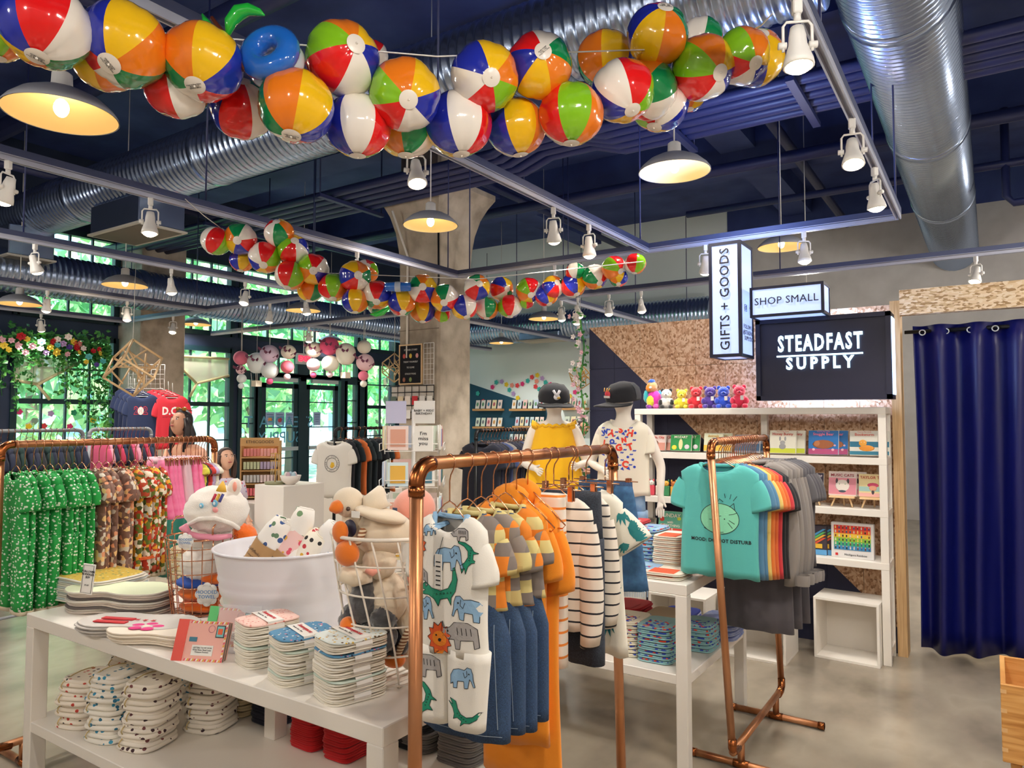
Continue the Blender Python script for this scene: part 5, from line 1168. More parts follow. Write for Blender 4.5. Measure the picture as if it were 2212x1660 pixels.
crate('white open cube crate on the floor under the right end of the book shelf', -.82, 5.36, .40, .40, .30, -.05)
crate('white open cube crate standing behind the tee rack', -1.36, 5.10, .44, .42, .36)
crate('white open cube crate behind the middle table, right one', -1.80, 4.90, .40, .40, .34)
crate('white open cube crate behind the middle table, left one', -2.30, 4.75, .40, .42, .34)
# curtain
CUR = M('blue_velvet', '020a5c', .42, bump=.15, sc=300)
t = thing('curtain', 'deep blue velvet curtain closing the fitting area at the right', 'curtain', (-.44, 5.74, 0)); m = MB(); N, K = 260, 14; vs = []; fs = []
L = 2.05
for i in range(N+1):
    u = i/N; x = L*u
    for k in range(K+1):
        v = k/K; z = 2.24-(2.21+.02*sin(x*9))*v; y = (.045+.012*v)*sin(x*2*pi/.235+1.2*sin(x*3.1)+.5*v*sin(x*5))+.012*sin(x*61+v*3)*v
        vs.append((x+.012*sin(v*3+x*4), y, z))
for i in range(N):
    for k in range(K): a = i*(K+1)+k; fs.append((a, a+1, a+K+2, a+K+1))
m.add(vs, fs, CUR, True); o = m.build('fabric', t); so = o.modifiers.new('s', 'SOLIDIFY'); so.thickness = .003
for i in range(15): MB().tube(arc((.06+i*.14, -.02, 2.19), .018, 0, 2*pi, 12)[:-1], .004, MET, 6, closed=True).build('grommet', t)
MB().tube([(-.05, 0, 2.20), (L, 0, 2.20)], .014, BLACKM, 10).build('rod', t)
# oak bin at the right edge
OAK = M('oak', 'c98b45', .45, kind='wood', cols=['b87a38', 'd9a05a', 'e6b674'], sc=5, stretch=(.5, .5, 8)); OAKL = M('oak_edge', 'e3b981', .5)
p = at(2161, 1478, D=2.9); t = thing('wooden_bin', 'open oak box on legs cut by the right edge of the picture', 'wooden box', (p.x, p.y, 0)); zt = p.z; zb = zt-.30
for a, b in (((0, 0, zb), (.55, .018, zt)), ((0, .40, zb), (.55, .418, zt)), ((0, .018, zb), (.018, .40, zt)), ((.532, .018, zb), (.55, .40, zt))): MB().span(a, b, OAK, ch=.002).build('board', t)
MB().span((.018, .018, zb), (.532, .40, zb+.015), OAK).build('base', t)
for i in range(4): MB().span((-.001, -.001, zb+.04+i*.075), (.019, .004, zb+.055+i*.075), OAKL).build('joint', t)
for x in (.03, .49):
    for y in (.03, .36): MB().tube([(x+.015, y+.015, 0), (x+.015, y+.015, zb)], .018, OAK, 10, rs=[.012, .02]).build('leg', t)
# ================================================================ SOFT STACKS
def slab(m, w_, d, h, mt, wave=0., ph=0., p=5, n=32, c=(0, 0, 0), kx=14, top=None):
    def rg(s, z):
        out = []
        for j in range(n):
            a = 2*pi*j/n; ca, sa = cos(a), sin(a); r = (abs(ca)**p+abs(sa)**p)**(-1/p)
            x, y = w_/2*r*ca*s, d/2*r*sa*s; out.append(V(c)+V((x, y, z+wave*sin(kx*x+ph)*cos(kx*.8*y+ph))))
        return out
    m.loft([rg(.25, 0), rg(.93, 0), rg(1, h*.3), rg(1, h*.7), rg(.95, h)], mt, cap=False)
    m.loft([rg(.95, h), rg(.7, h*1.02), rg(.35, h*1.02), rg(.02, h*1.02)], top or mt, cap=False)
    return m
def stack(proto, n, x, y, z, dz, lab, grp, rz=0, jit=.006, swaps=None, lean=(0, 0)):
    for i in range(n):
        dup(proto, (x+rnd.uniform(-jit, jit)+lean[0]*i, y+rnd.uniform(-jit, jit)+lean[1]*i, z+i*dz), rz+rnd.uniform(-.06, .06), (lab[i] if isinstance(lab, (list, tuple)) else lab), group=grp, swap=(swaps[i % len(swaps)] if swaps else None))
# folded tee: body slab, folded front edge, neck
FB = fab('cccabb', 'folded_base'); FP = M('folded_print', 'cccabb'); FP2 = fab('cccabc', 'folded_edge')
def folded(name, w_, d, h, cat='folded tee'):
    t = thing(name, 'x', cat); slab(MB(), w_, d, h*.55, FB, .0015, 1).build('body', t)
    m = MB(); slab(m, w_*.97, d*.96, h*.45, FP2, .0015, 2.2, c=(0, -.003, h*.52), top=FB); m.build('fold', t)
    MB().span((-w_*.3, -d*.44, h*1.0), (w_*.3, d*.05, h*1.0+.0012), FP).build('print', t)
    t.location = (0, 0, -20); return t
ft = folded('folded_tee', .20, .26, .020)
def mats(base, pr): return {FB: base, FP: pr, FP2: pr if 'city' in pr.name or 'rainbow' in pr.name else base}
NC = M('city_print_cream', 'efe7d3', .85, kind='cells', cols=['efe7d3', '2f49b8', 'efe7d3', 'efe7d3', 'e2482c', 'efe7d3', '2f49b8', 'efe7d3'], sc=60, world='obj'); NTL = M('city_print_teal', '8fbec4', .85, kind='cells', cols=['8fbec4', '2f49b8', '8fbec4', '8fbec4', 'e2482c', '8fbec4', '2f49b8', '8fbec4'], sc=60, world='obj')
cream, teal_, red_, sky = fab('efe7d3'), fab('8fbec4'), fab('c81f2a'), fab('8fb4d8')
RB = M('rainbow_print', 'efe0cc', .85, kind='stripe', cols=['f0dfca', 'e2603a', 'f0dfca', 'f0dfca', '27487a', 'f0dfca'], sc=60, stretch=(1, 1, 1))
def tees(px, py, z, n, m1, m2, lab, grp, rz=0, dz=.019, D=None, Y=None, lean=(0, 0), sc=1):
    p = at(px, py, z=z) if Y is None else V((at(px, py, Y=Y).x, Y, z))
    for i in range(n): dup(ft, (p.x+rnd.uniform(-.004, .004)+lean[0]*i, p.y+rnd.uniform(-.004, .004)+lean[1]*i, z+i*dz), rz+rnd.uniform(-.05, .05), lab+lay(i, n), group=grp, swap=mats(m1, m2), scale=sc)
# middle table, top
tees(1352, 1212, MZ, 11, red_, M('white_block_print', 'e9ddd8', .8), 'red folded tee in the leaning stack on the middle table top', 'red tee stack on the middle table top', Y=3.62, lean=(.002, .004), sc=(.8, .9, .8))
tees(1402, 1212, MZ, 10, sky, NTL, 'blue city print tee in the stack on the middle table top', 'blue city print stack on the middle table top', Y=3.6, sc=(.85, .9, .85))
tees(1455, 1215, MZ, 9, cream, RB, 'cream rainbow tee in the stack on the middle table top', 'cream rainbow stack on the middle table top', Y=3.55, sc=(.8, .9, .95))
tees(1380, 1240, MZ, 2, sky, NTL, 'turquoise city print tee laid flat at the front of the middle table', 'turquoise tees at the middle table front', Y=3.36, sc=(1.1, .8, .7))
tees(1440, 1250, MZ, 2, cream, RB, 'cream rainbow tee laid flat at the front corner of the middle table', 'cream tees at the middle table front corner', Y=3.34, sc=(1.05, .8, .7))
# middle table, lower shelf
tees(1362, 1330, MS, 5, red_, red_, 'dark red tee heaped on the middle table shelf', 'dark red heap on the middle table shelf', Y=3.85, dz=.024)
tees(1265, 1402, MS, 4, red_, M('white_block_print'), 'white printed red tee low on the middle table shelf', 'low red stack on the middle table shelf', Y=3.4, sc=(.9, .8, .9))
tees(1357, 1425, MS, 9, cream, NC, 'cream city print tee in the stack on the middle table shelf', 'cream city print stack on the middle table shelf', Y=3.42, sc=(1, .9, .9))
tees(1428, 1440, MS, 9, teal_, NTL, 'teal city print tee in the stack on the middle table shelf', 'teal city print stack on the middle table shelf', Y=3.40, sc=(.9, .9, .85))
tees(1513, 1405, MS, 7, teal_, NTL, 'teal city print tee at the tee rack end of the shelf', 'right teal stack on the middle table shelf', Y=3.66, sc=(.8, .8, .9))
tees(1440, 1370, MS, 6, fab('b9a482'), fab('b9a482'), 'sand coloured tee behind the city print stacks on the shelf', 'sand tees on the middle table shelf', Y=3.78)
NS = M('navy_stripe', 'c9cde8', .85, kind='stripe', cols=['c9cde8', '3b4aa8'], sc=50, stretch=(1, 1, 1))
tees(1560, 1375, MS, 4, M('blue_tie_dye', '9fb2ec', .85, kind='noise', cols=['7f95e0', 'c9d4f6'], sc=25), fab('9fb2ec'), 'pale blue striped garment crumpled at the back right of the shelf', 'pale blue garments on the middle table shelf', Y=3.93, dz=.026)
tees(1470, 1350, MS, 4, NS, NS, 'navy striped garment folded at the back of the shelf', 'navy striped garments on the middle table shelf', Y=3.98)
# ---------------- front table, lower shelf: banded swaddle bundles
SZ = .30
SWR = M('swaddle_red', 'f1e7d8', .9, kind='spots', cols=['f1e7d8', 'c4483c', 'f1e7d8', '2b2b2b', 'f1e7d8', 'f1e7d8'], sc=55, world='obj'); SWB = M('swaddle_blue', 'f0ebe0', .9, kind='spots', cols=['f0ebe0', '3a8fb4', 'f0ebe0', '2f6f8e', 'f0ebe0'], sc=50, world='obj'); SWN = M('swaddle_brown', 'f2eadd', .9, kind='spots', cols=['f2eadd', '7b4a4c', 'f2eadd', '4a3238', 'f2eadd', 'f2eadd'], sc=50, world='obj')
def bundle():
    t = thing('swaddle_bundle', 'x', 'swaddle bundle'); m = MB()
    for k in range(3): slab(m, .155-.012*k, .17-.004*k, .017, SWN, .004, 1.3*k, 3.2, c=(0, .003*k, .0145*k), kx=26)
    m.build('folds', t)
    MB().tube([V((-.035, .087*cos(a), .024+.029*sin(a))) for a in [2*pi*k/16 for k in range(16)]], .0022, fab('c9b27c'), 5, closed=True).build('rubber_band', t)
    t.location = (0, 0, -20); return t
bd = bundle()
for px, py, n, mt, l in ((152, 1572, 4, SWR, 'red print swaddle bundle in the stack nearest the left leg'), (215, 1598, 5, SWB, 'blue print swaddle bundle in the front stack'), (290, 1618, 5, SWN, 'brown print swaddle bundle in the foremost stack'), (428, 1578, 6, SWN, 'brown print swaddle bundle in the right stack'),
      (262, 1520, 4, SWR, 'red and black print swaddle bundle in the back stack'), (330, 1528, 5, SWB, 'blue print swaddle bundle in the back stack')):
    p = at(px, py, z=SZ); p.y += .06
    for i in range(n): dup(bd, (p.x+rnd.uniform(-.012, .012)+.004*i, p.y+rnd.uniform(-.01, .01), SZ+i*.053), .35+rnd.uniform(-.15, .15), l+lay(i, n), group=l.replace('bundle in', 'bundles in'), swap={SWN: mt} if mt != SWN else None, scale=(1.25, 1.15, 1.08))
def low(px, py, n, mt, lab, grp, sc=(.9, .8, .9), dz=.019, dy=.08, pr=None):
    p = at(px, py, z=SZ)
    for i in range(n): dup(ft, (p.x+rnd.uniform(-.004, .004), min(2.28, p.y+dy)+rnd.uniform(-.004, .004), SZ+i*dz), rnd.uniform(-.05, .05), lab+lay(i, n), group=grp, swap=mats(mt, pr or mt), scale=sc)
low(506, 1548, 6, fab('cdbb95'), 'khaki folded garment beside the swaddle bundles', 'khaki stack on the front table shelf', dz=.026, sc=(.6, .7, 1.2))
low(572, 1565, 7, fab('15172c'), 'black folded garment behind the middle leg of the front table', 'black stack on the front table shelf', dz=.026, sc=(.9, .8, 1.2))
low(668, 1612, 16, fab('c9141c'), 'bright red folded tee in the tall stack under the front table', 'tall red stack under the front table', sc=(.75, .6, .75), dz=.0145, dy=.03)
low(738, 1636, 8, fab('c41118'), 'bagged bright red tee next to the tall red stack', 'bagged red tees under the front table', sc=(.7, .6, .95), dy=.03)
low(885, 1625, 4, fab('6a6664'), 'dark grey folded tee by the front copper post', 'grey tees near the copper post', dy=.12)
low(1000, 1640, 8, fab('6f6a68'), 'grey folded tee in the stack under the front clothes rack', 'grey stack under the front clothes rack', dy=.1)
low(920, 1600, 6, fab('14161c'), 'black folded tee behind the grey ones under the front rack', 'black tees under the front rack', dy=.3, pr=fab('ebe7df'))
low(850, 1588, 7, fab('c41a26'), 'red folded tee behind the copper post', 'red tees behind the copper post', dy=.3)
# ---------------- front table top
# banded wipes
WIPE = M('wipe_edge', 'ece5d6', .9, bump=.3, sc=300)
def pack(n, topm, w_=.17, d=.2):
    t = thing('cloth_wipes', 'x', 'cloth wipes')
    for k in range(n):
        m = MB(); slab(m, w_*(1-.02*(k % 2)), d, .0066, WIPE if k < n-1 else topm, .0028, k*1.1, 4, 36, c=(0, 0, .007*k), kx=32, top=topm if k == n-1 else None); m.build('cloth', t)
    z = .007*n; b = MB()
    P = [V((-w_/2-.003, 0, z/2)), V((-w_/2+.006, 0, z+.004)), V((w_/2-.006, 0, z+.004)), V((w_/2+.003, 0, z/2)), V((w_/2-.006, 0, 0)), V((-w_/2+.006, 0, 0))]
    vs = [p+V((0, s*.028, 0)) for p in P for s in (-1, 1)]; b.add(vs, [(2*i, 2*i+1, (2*i+3) % 12, (2*i+2) % 12) for i in range(6)], PAPER)
    o = b.build('paper_band', t); return t, z
wp = {}
def wipes(px, py, n, cols, rz, who):
    p = at(px, py, z=TZ); z = TZ
    for k in range(n):
        topm = cols[k % len(cols)]
        if topm.name not in wp:
            wp[topm.name] = pack(5, topm); wp[topm.name][0].location = (0, 0, -20)
        pr, h = wp[topm.name]
        t = dup(pr, (p.x+rnd.uniform(-.004, .004), p.y+.08+rnd.uniform(-.004, .004), z), rz+rnd.uniform(-.05, .05), 'banded pack of cloth wipes, '+('topmost' if k == n-1 else ('lowest', 'second lowest', 'third lowest', 'fourth lowest')[k])+' of the stack '+who, group='packs of cloth wipes on the front table'); z += .007*5+.003
    text('Sennequacus', .022, M('band_red', 'c9424a'), 'lettering', t, (-.0, 0.008, h+.006), (-pi/2, 0, 0)); text('Reusable Cloths - Wipes', .0085, BLK, 'small_print', t, (-.01, -.014, h+.006), (-pi/2, 0, 0), ext=.0002)
PKC = M('wipe_pink', 'f4c3b6', .85, kind='spots', cols=['f6cfc3', 'e9a79b', 'f6cfc3', 'd9786e'], sc=90); BLC = M('wipe_blue', '5a93bb', .85, kind='spots', cols=['5a93bb', 'f0efe8', '5a93bb', '22324f', 'e08aa0'], sc=80); BEE = M('wipe_bees', 'e6f0ec', .85, kind='spots', cols=['e8f0ec', 'd9a33a', 'e8f0ec', 'e6c15a', '6b5330'], sc=80); WGN = M('wipe_green', 'c9d8cc', .85); WWH = M('wipe_white', 'efe9de', .85)
wipes(534, 1440, 4, [WWH, WGN, WWH, PKC], -.3, 'with pink on top'); wipes(612, 1478, 4, [WGN, WWH, WGN, BLC], -.3, 'with blue on top'); wipes(712, 1518, 5, [WWH, WGN, WWH, BLC, BEE], -.3, 'with bees on top')
# burp cloth and bib stacks on the left
def burp(m, w_, d, h, mt, wv, ph, c, top=None):
    n = 40; 
    def rg(s, z):
        out = []
        for j in range(n):
            a = 2*pi*j/n; r = (abs(cos(a))**3.4+abs(sin(a))**3.4)**(-1/3.4); x = w_/2*r*cos(a)*s; y = d/2*r*sin(a)*s*(1-.22*cos(x/w_*2*pi*.9)**2)
            out.append(V(c)+V((x, y, z+wv*sin(12*x+ph))))
        return out
    m.loft([rg(.3, 0), rg(.97, 0), rg(1, h*.5), rg(.98, h)], mt, cap=False); m.loft([rg(.98, h), rg(.6, h), rg(.2, h), rg(.02, h)], top or mt, cap=False)
def cloths(px, py, n, w_, d, mt, topm, rz, lab, toplab, grp, dz=.0095, wv=.006, shape=True, nm='burp_cloth', cat='baby cloth'):
    p = at(px, py, z=TZ)
    for k in range(n):
        t = thing(nm, toplab if k == n-1 else lab+lay(k, n+1), cat, (p.x+rnd.uniform(-.006, .006), p.y+rnd.uniform(-.006, .006), TZ+k*dz+.006), rz+rnd.uniform(-.03, .03), group=grp)
        m = MB(); (burp if shape else lambda *a, **k_: slab(a[0], a[1], a[2], a[3], a[4], a[5], a[6], 6, c=a[7], top=a[8]))(m, w_, d, dz*.9, mt[k % len(mt)], wv, .4, (0, 0, 0), topm if k == n-1 else None); m.build('cloth', t)
    return t, p
YLW = M('yellow_print', 'e8c65a', .85, kind='spots', cols=['e8c65a', 'd99a3a', 'e8c65a', '8a9a6a', 'f3e3a0'], sc=50); MINT = M('pale_green_terry', 'dfe6c4', .95, bump=.6, sc=160); GR1, GR2, GR3 = fab('e6dfd2'), fab('cdbfb2'), fab('59504e')
t, p = cloths(200, 1288, 13, .50, .30, [GR1, fab('cfd8da'), GR1], YLW, .05, 'pale cloth in the stack under the yellow printed one', 'yellow printed cloth on top of the stack at the table corner', 'cloths under the yellow print', shape=False, dz=.0085)
t, p = cloths(258, 1318, 10, .50, .25, [GR2, GR1, GR3, GR2], MINT, .28, 'folded cloth layer under the pale green terry cloth', 'contoured pale green terry cloth on top of its stack', 'cloths under the green terry')
t, p = cloths(300, 1366, 6, .50, .22, [fab('c6bfb8')], fab('cfc9c2'), .42, 'grey bib layer under the one with red stripes', 'grey bib with two red stripes and three stars', 'grey bibs on the front table', nm='bib', cat='bib', dz=.007, wv=.002)
m = MB(); RDP = plain('c9202c')
for k in range(2): m.span((-.16, -.06+k*.045, .0075), (-.02, -.035+k*.045, .0115), RDP)
m.build('stripe_print', t)
for k in range(3): MB().prism([(.012*cos(pi/2+2*pi*j/10)*(1 if j % 2 == 0 else .42), .012*sin(pi/2+2*pi*j/10)*(1 if j % 2 == 0 else .42)) for j in range(10)], .001, RDP, Matrix.Translation((-.0+.035*k, -.01, .0112)) @ Matrix.Rotation(pi/2, 4, 'X')).build('star_print', t)
t, p = cloths(352, 1384, 5, .44, .20, [fab('e9dcc9')], fab('eee2d0'), .36, 'cream bib layer under the one with the pink flower', 'cream bib with a large pink flower print', 'cream bibs on the front table', nm='bib', cat='bib', dz=.008, wv=.002)
m = MB(); PKF = plain('e03f86', .8)
for k in range(5): a = 2*pi*k/5+.3; m.ball((-.07+.045*cos(a), .032*sin(a), .0095), (.03, .022, .003), PKF, 12, 4)
m.build('flower_print', t); MB().ball((-.07, 0, .0105), (.02, .014, .0035), fab('eee2d0'), 10, 4).build('flower_centre', t)
# table linen hanging loosely behind and folded yellow rompers
p = at(366, 1262, z=TZ); 
for k in range(6): dup(ft, (p.x, p.y+.1, TZ+k*.03), .5+rnd.uniform(-.3, .3), 'yellow and white printed garment folded behind the copper basket'+lay(k, 6), group='yellow garments behind the copper basket', swap=mats(M('lemon_print', 'efe6c8', .85, kind='spots', cols=['efe6c8', 'd9b93a', 'efe6c8', '7d7a58', 'efe6c8'], sc=40), MC['lemon_print']), scale=(.75, .6, 1.5))
dup(ft, (at(265, 1262, z=TZ).x, at(265, 1262, z=TZ).y+.06, TZ+.125), .3, 'orange ruffled garment folded over the yellow printed cloth', group='', swap=mats(fab('e8682a'), fab('e8682a')), scale=(1.2, .6, .8))
# price card
p = at(186, 1280, z=TZ+.12); t = thing('price_card', 'white price card standing on the yellow printed cloth', 'price card', p, .5, rot=(.0, .12, .5)); MB().box((0, 0, .055), (.052, .006, .125), PAPER).build('card', t)
MB().tube([(-.022, -.004, -.002), (.022, -.004, -.002), (.022, -.004, .112), (-.022, -.004, .112)], .0008, BLK, 4, closed=True).build('border', t)
text('PULLOVER\nTODDLER\n$29', .0125, BLK, 'lettering', t, (0, -.0042, .075)); text('2T-5T', .008, BLK, 'lettering', t, (0, -.0042, .03))
# envelope books
def letter_book(px, py, lab, spine, rz, z=TZ, tilt=-.35, sc=1):
    p = at(px, py, z=z); t = thing('letter_book', lab, 'book', p, rot=(tilt, 0, rz)); w_, h = .165, .125
    MB().span((-w_/2, -.0, 0), (w_/2, .028, h), M('letter_pink', 'f2b5a8', .5)).build('cover', t)
    m = MB()
    for k in range(22):
        c = plain(('e0566a', 'f6efe2', 'e8b23c')[k % 3]); x = -w_/2+.03+(w_-.03)*k/22
        for zz in (0.001, h-.008): m.add([(x, -.0012, zz), (x+.005, -.0012, zz), (x+.008, -.0012, zz+.007), (x+.003, -.0012, zz+.007)], [(0, 1, 2, 3)], c)
    for k in range(14):
        zz = .008+(h-.016)*k/14; m.add([(w_/2-.006, -.0012, zz), (w_/2, -.0012, zz+.003), (w_/2, -.0012, zz+.008), (w_/2-.006, -.0012, zz+.005)], [(0, 1, 2, 3)], plain(('e0566a', 'f6efe2', 'e8b23c')[k % 3]))
    m.build('airmail_border', t)
    MB().span((-w_/2-.012, -.003, -.001), (-w_/2+.024, .03, h+.003), plain(spine)).build('spine', t)
    b = MB().span((.045, -.0018, h-.05), (.075, -.0006, h-.012), plain('2c2c34')).span((.048, -.0026, h-.047), (.072, -.0016, h-.015), plain('7fc4c9')).span((.052, -.0034, h-.04), (.068, -.0024, h-.022), plain('e8653c')); b.build('stamp', t)
    MB().tube([V((.028+.011*cos(a), -.0016, h-.024+.011*sin(a))) for a in [2*pi*k/16 for k in range(16)]], .0006, plain('b0607a'), 4, closed=True).build('postmark', t)
    MB().span((-.03, -.0018, .018), (.045, -.0006, .05), PAPER).build('label', t); text('LETTERS TO MY MOM\nWrite Now. Read Later.\nTreasure Forever.', .0068, BLK, 'lettering', t, (.008, -.0026, .035), ext=.0002)
    MB().span((-.045, -.0018, .06), (-.018, -.0006, .074), plain('3c7a94')).build('badge', t)
    for k in range(2): MB().span((w_/2-.001, .003+.012*k, .002), (w_/2+.001, .009+.012*k, h-.002), plain('7b7468')).build('pages', t)
    return t
letter_book(427, 1430, 'pink envelope patterned book with a red spine leaning at the table front', 'e8584c', .42).scale = (1.08,)*3
letter_book(490, 1398, 'pink envelope patterned book with a green spine in the clear holder', '5ecb78', .35).scale = (1.1,)*3
p = at(500, 1405, z=TZ); t = thing('clear_holder', 'clear acrylic easel holding the envelope book with the green spine', 'acrylic stand', p, rot=(0, 0, .35)); m = MB()
for a, b in (((-.09, -.035, 0), (.09, .05, .003)), ((-.09, -.035, 0), (.09, -.032, .09)), ((-.09, .047, 0), (.09, .05, .15))): MB().span(a, b, GLASS).build('panel', t)
# ---------------- white tub with rolled blankets
TUBW = M('tub_enamel', 'e9e8ee', .3)
tc = at(622, 1200, D=2.98); tc.z = TZ
t = thing('white_tub', 'white ribbed metal tub full of rolled blankets on the front table', 'tub', tc); H_, r0, r1 = .325, .22, .283
pr = [(.001, .004), (r0-.01, .004), (r0, .0)]
for i in range(25):
    u = i/24; rr = r0+(r1-r0)*u
    if any(abs(u-q) < .022 for q in (.2, .3, .52, .6, .68)): rr += .006
    pr.append((rr, H_*u))
pr += [(r1+.006, H_), (r1+.008, H_+.006), (r1+.002, H_+.01), (r1-.004, H_+.004), (r1-.008, H_-.01), (r0-.004, .012), (.001, .012)]
MB().lathe(pr, TUBW, 56).build('shell', t)
a = atan2(tc.y, tc.x)+pi
KRAFT = M('kraft_wrap', 'b08a5c', .8)
def rollb(px, py, dx, lab, mt, wrap, tw=True, tl=.5, L=.30, r=.048):
    p = at(px, py, D=2.93); t = thing('rolled_blanket', lab, 'rolled blanket', p, rot=(-.25, tl, rnd.uniform(-.2, .2))); m = MB(); n = 22
    rings = []
    for i in range(9):
        u = i/8; rr = r*(1 if 0 < i < 7 else (.93 if i != 8 else .72)); rings.append([V((rr*(1+.05*sin(3*a_+u*4))*cos(a_), rr*(1+.05*sin(2*a_+1))*sin(a_), -L*.62+L*u)) for a_ in [2*pi*j/n for j in range(n)]])
    m.loft(rings, mt).build('blanket', t)
    MB().tube([V((r*.62*k/20*cos(k*.7), r*.62*k/20*sin(k*.7), L*.385)) for k in range(2, 22)], .003, mt, 5).build('roll_end', t)
    if wrap:
        o = MB().lathe([(r*1.06, -L*.45), (r*1.07, L*.12)], KRAFT, 26).build('paper_wrap', t)
        for k, s_ in enumerate(('LollyBanks', 'Cotton Muslin', 'Swaddle Blanket', '47 x 47 inches')): text(s_, .016 if k == 0 else .01, plain('4a3626'), 'lettering', o, (0, -r*1.1, .005-k*.022), ext=.0003)
DNO = M('dino_muslin', 'f1ece4', .9, kind='spots', cols=['f3eee6', '3d5a92', '5f7f62', 'f3eee6'], sc=30, world='obj'); PKM = M('pink_muslin', 'ee8f92', .9, kind='spots', cols=['f2c9c4', 'e0566a', 'f0a0a0', 'e8b24c'], sc=28); DCM = M('city_muslin', 'f1ead9', .9, kind='spots', cols=['f4eddd', 'c43c44', '2b2b2b', 'd9a83c', 'f4eddd'], sc=36); WHM = M('whale_muslin', 'f1eee9', .9, kind='spots', cols=['f1eee9', '5f8fc4', '7fa8d2', 'f1eee9'], sc=26)
rollb(574, 1196, 0, 'rolled white blanket with blue dinosaurs in a kraft wrap, tallest in the tub', DNO, True, tl=.5, L=.40, r=.062)
rollb(608, 1208, 0, 'rolled pink floral blanket in a kraft wrap in the tub', PKM, True, tl=.6, L=.36, r=.056)
rollb(655, 1208, 0, 'rolled cream blanket with city drawings and a yellow edge in the tub', DCM, False, tl=.65, L=.34, r=.058)
rollb(690, 1192, 0, 'rolled white blanket with a blue whale at the back of the tub', WHM, False, tl=.5, L=.34, r=.05)
rollb(718, 1202, 0, 'small rolled blue print blanket at the right rim of the tub', WHM, False, tl=.6, L=.3, r=.045)
rollb(640, 1172, 0, 'rolled white blanket with green dinosaurs at the back of the tub', M('green_dino', 'f1ece4', .9, kind='spots', cols=['f3eee6', '6f8f6a', 'f3eee6'], sc=20), False, tl=.1, L=.36, r=.05)
# ---------------- wire baskets
def wire_basket(name, label, c, r0, r1, h, mt, nv, zs, wr, sq_=1.0, handles=False):
    t = thing(name, label, 'basket', c)
    f = lambda u: r0+(r1-r0)*u**.8
    def pt(a, u, k=1): return V((f(u)*cos(a), f(u)*sin(a)*sq_, h*u))
    MB().tube([pt(2*pi*j/40, 1) for j in range(40)], wr*1.9, mt, 8, closed=True).build('rim', t)
    for u in zs: MB().tube([pt(2*pi*j/36, u) for j in range(36)], wr, mt, 6, closed=True).build('hoop', t)
    for j in range(nv): a = 2*pi*j/nv; MB().tube([pt(a+.5*(1-u) if nv < 18 else a, u) for u in [k/8 for k in range(9)]], wr, mt, 6).build('wire', t)
    for k in range(-3, 4): x = r0*k/4; q = sqrt(max(0, r0*r0-x*x))*sq_; MB().tube([(x, -q, .002), (x, q, .002)], wr, mt, 6).build('base_wire', t)
    if handles:
        for s in (-1, 1): MB().tube([V((s*(r1-.0)+s*.0, q, z)) for q, z in ((-.05, h), (-.05, h+.05), (-.03, h+.075), (.03, h+.075), (.05, h+.05), (.05, h))], wr*1.8, mt, 8).build('handle', t)
    return t
wc = at(852, 1200, D=2.43); wc.z = TZ
wire_basket('wire_basket', 'white wire basket crammed with plush geese beside the tub', wc, .125, .205, .475, M('white_wire', 'efe6d8', .4), 16, (.02, .22, .42, .62, .82), .0032)
cc = at(436, 1200, D=3.22); cc.z = TZ
wire_basket('wire_basket', 'rose gold wire basket with hooded towels at the left of the tub', cc, .115, .15, .33, ROSE, 22, (.02, .2, .38, .56, .74, .88), .0022, handles=True)
# ================================================================ MANNEQUINS, PEOPLE, PLUSH
def skinfig(name, V_, E_, mt, parent, sub=2, root=0):
    me = bpy.data.meshes.new(name); me.from_pydata([v[:3] for v in V_], E_, []); o = bpy.data.objects.new(name, me); C.objects.link(o); o.parent = parent
    sk = o.modifiers.new('skin', 'SKIN'); sk.use_smooth_shade = True; sk.branch_smoothing = .6
    if not me.skin_vertices: me.attributes.new('x', 'FLOAT', 'POINT')
    for i, v in enumerate(V_):
        d = me.skin_vertices[0].data[i]; d.radius = (v[3], v[4] if len(v) > 4 else v[3]); d.use_root = i == root
    su = o.modifiers.new('sub', 'SUBSURF'); su.levels = sub; su.render_levels = sub
    dg = bpy.context.evaluated_depsgraph_get(); bpy.context.view_layer.update(); m2 = bpy.data.meshes.new_from_object(o.evaluated_get(bpy.context.evaluated_depsgraph_get()))
    o.modifiers.clear(); o.data = m2; m2.materials.clear(); m2.materials.append(mt); m2.polygons.foreach_set('use_smooth', [True]*len(m2.polygons)); return o
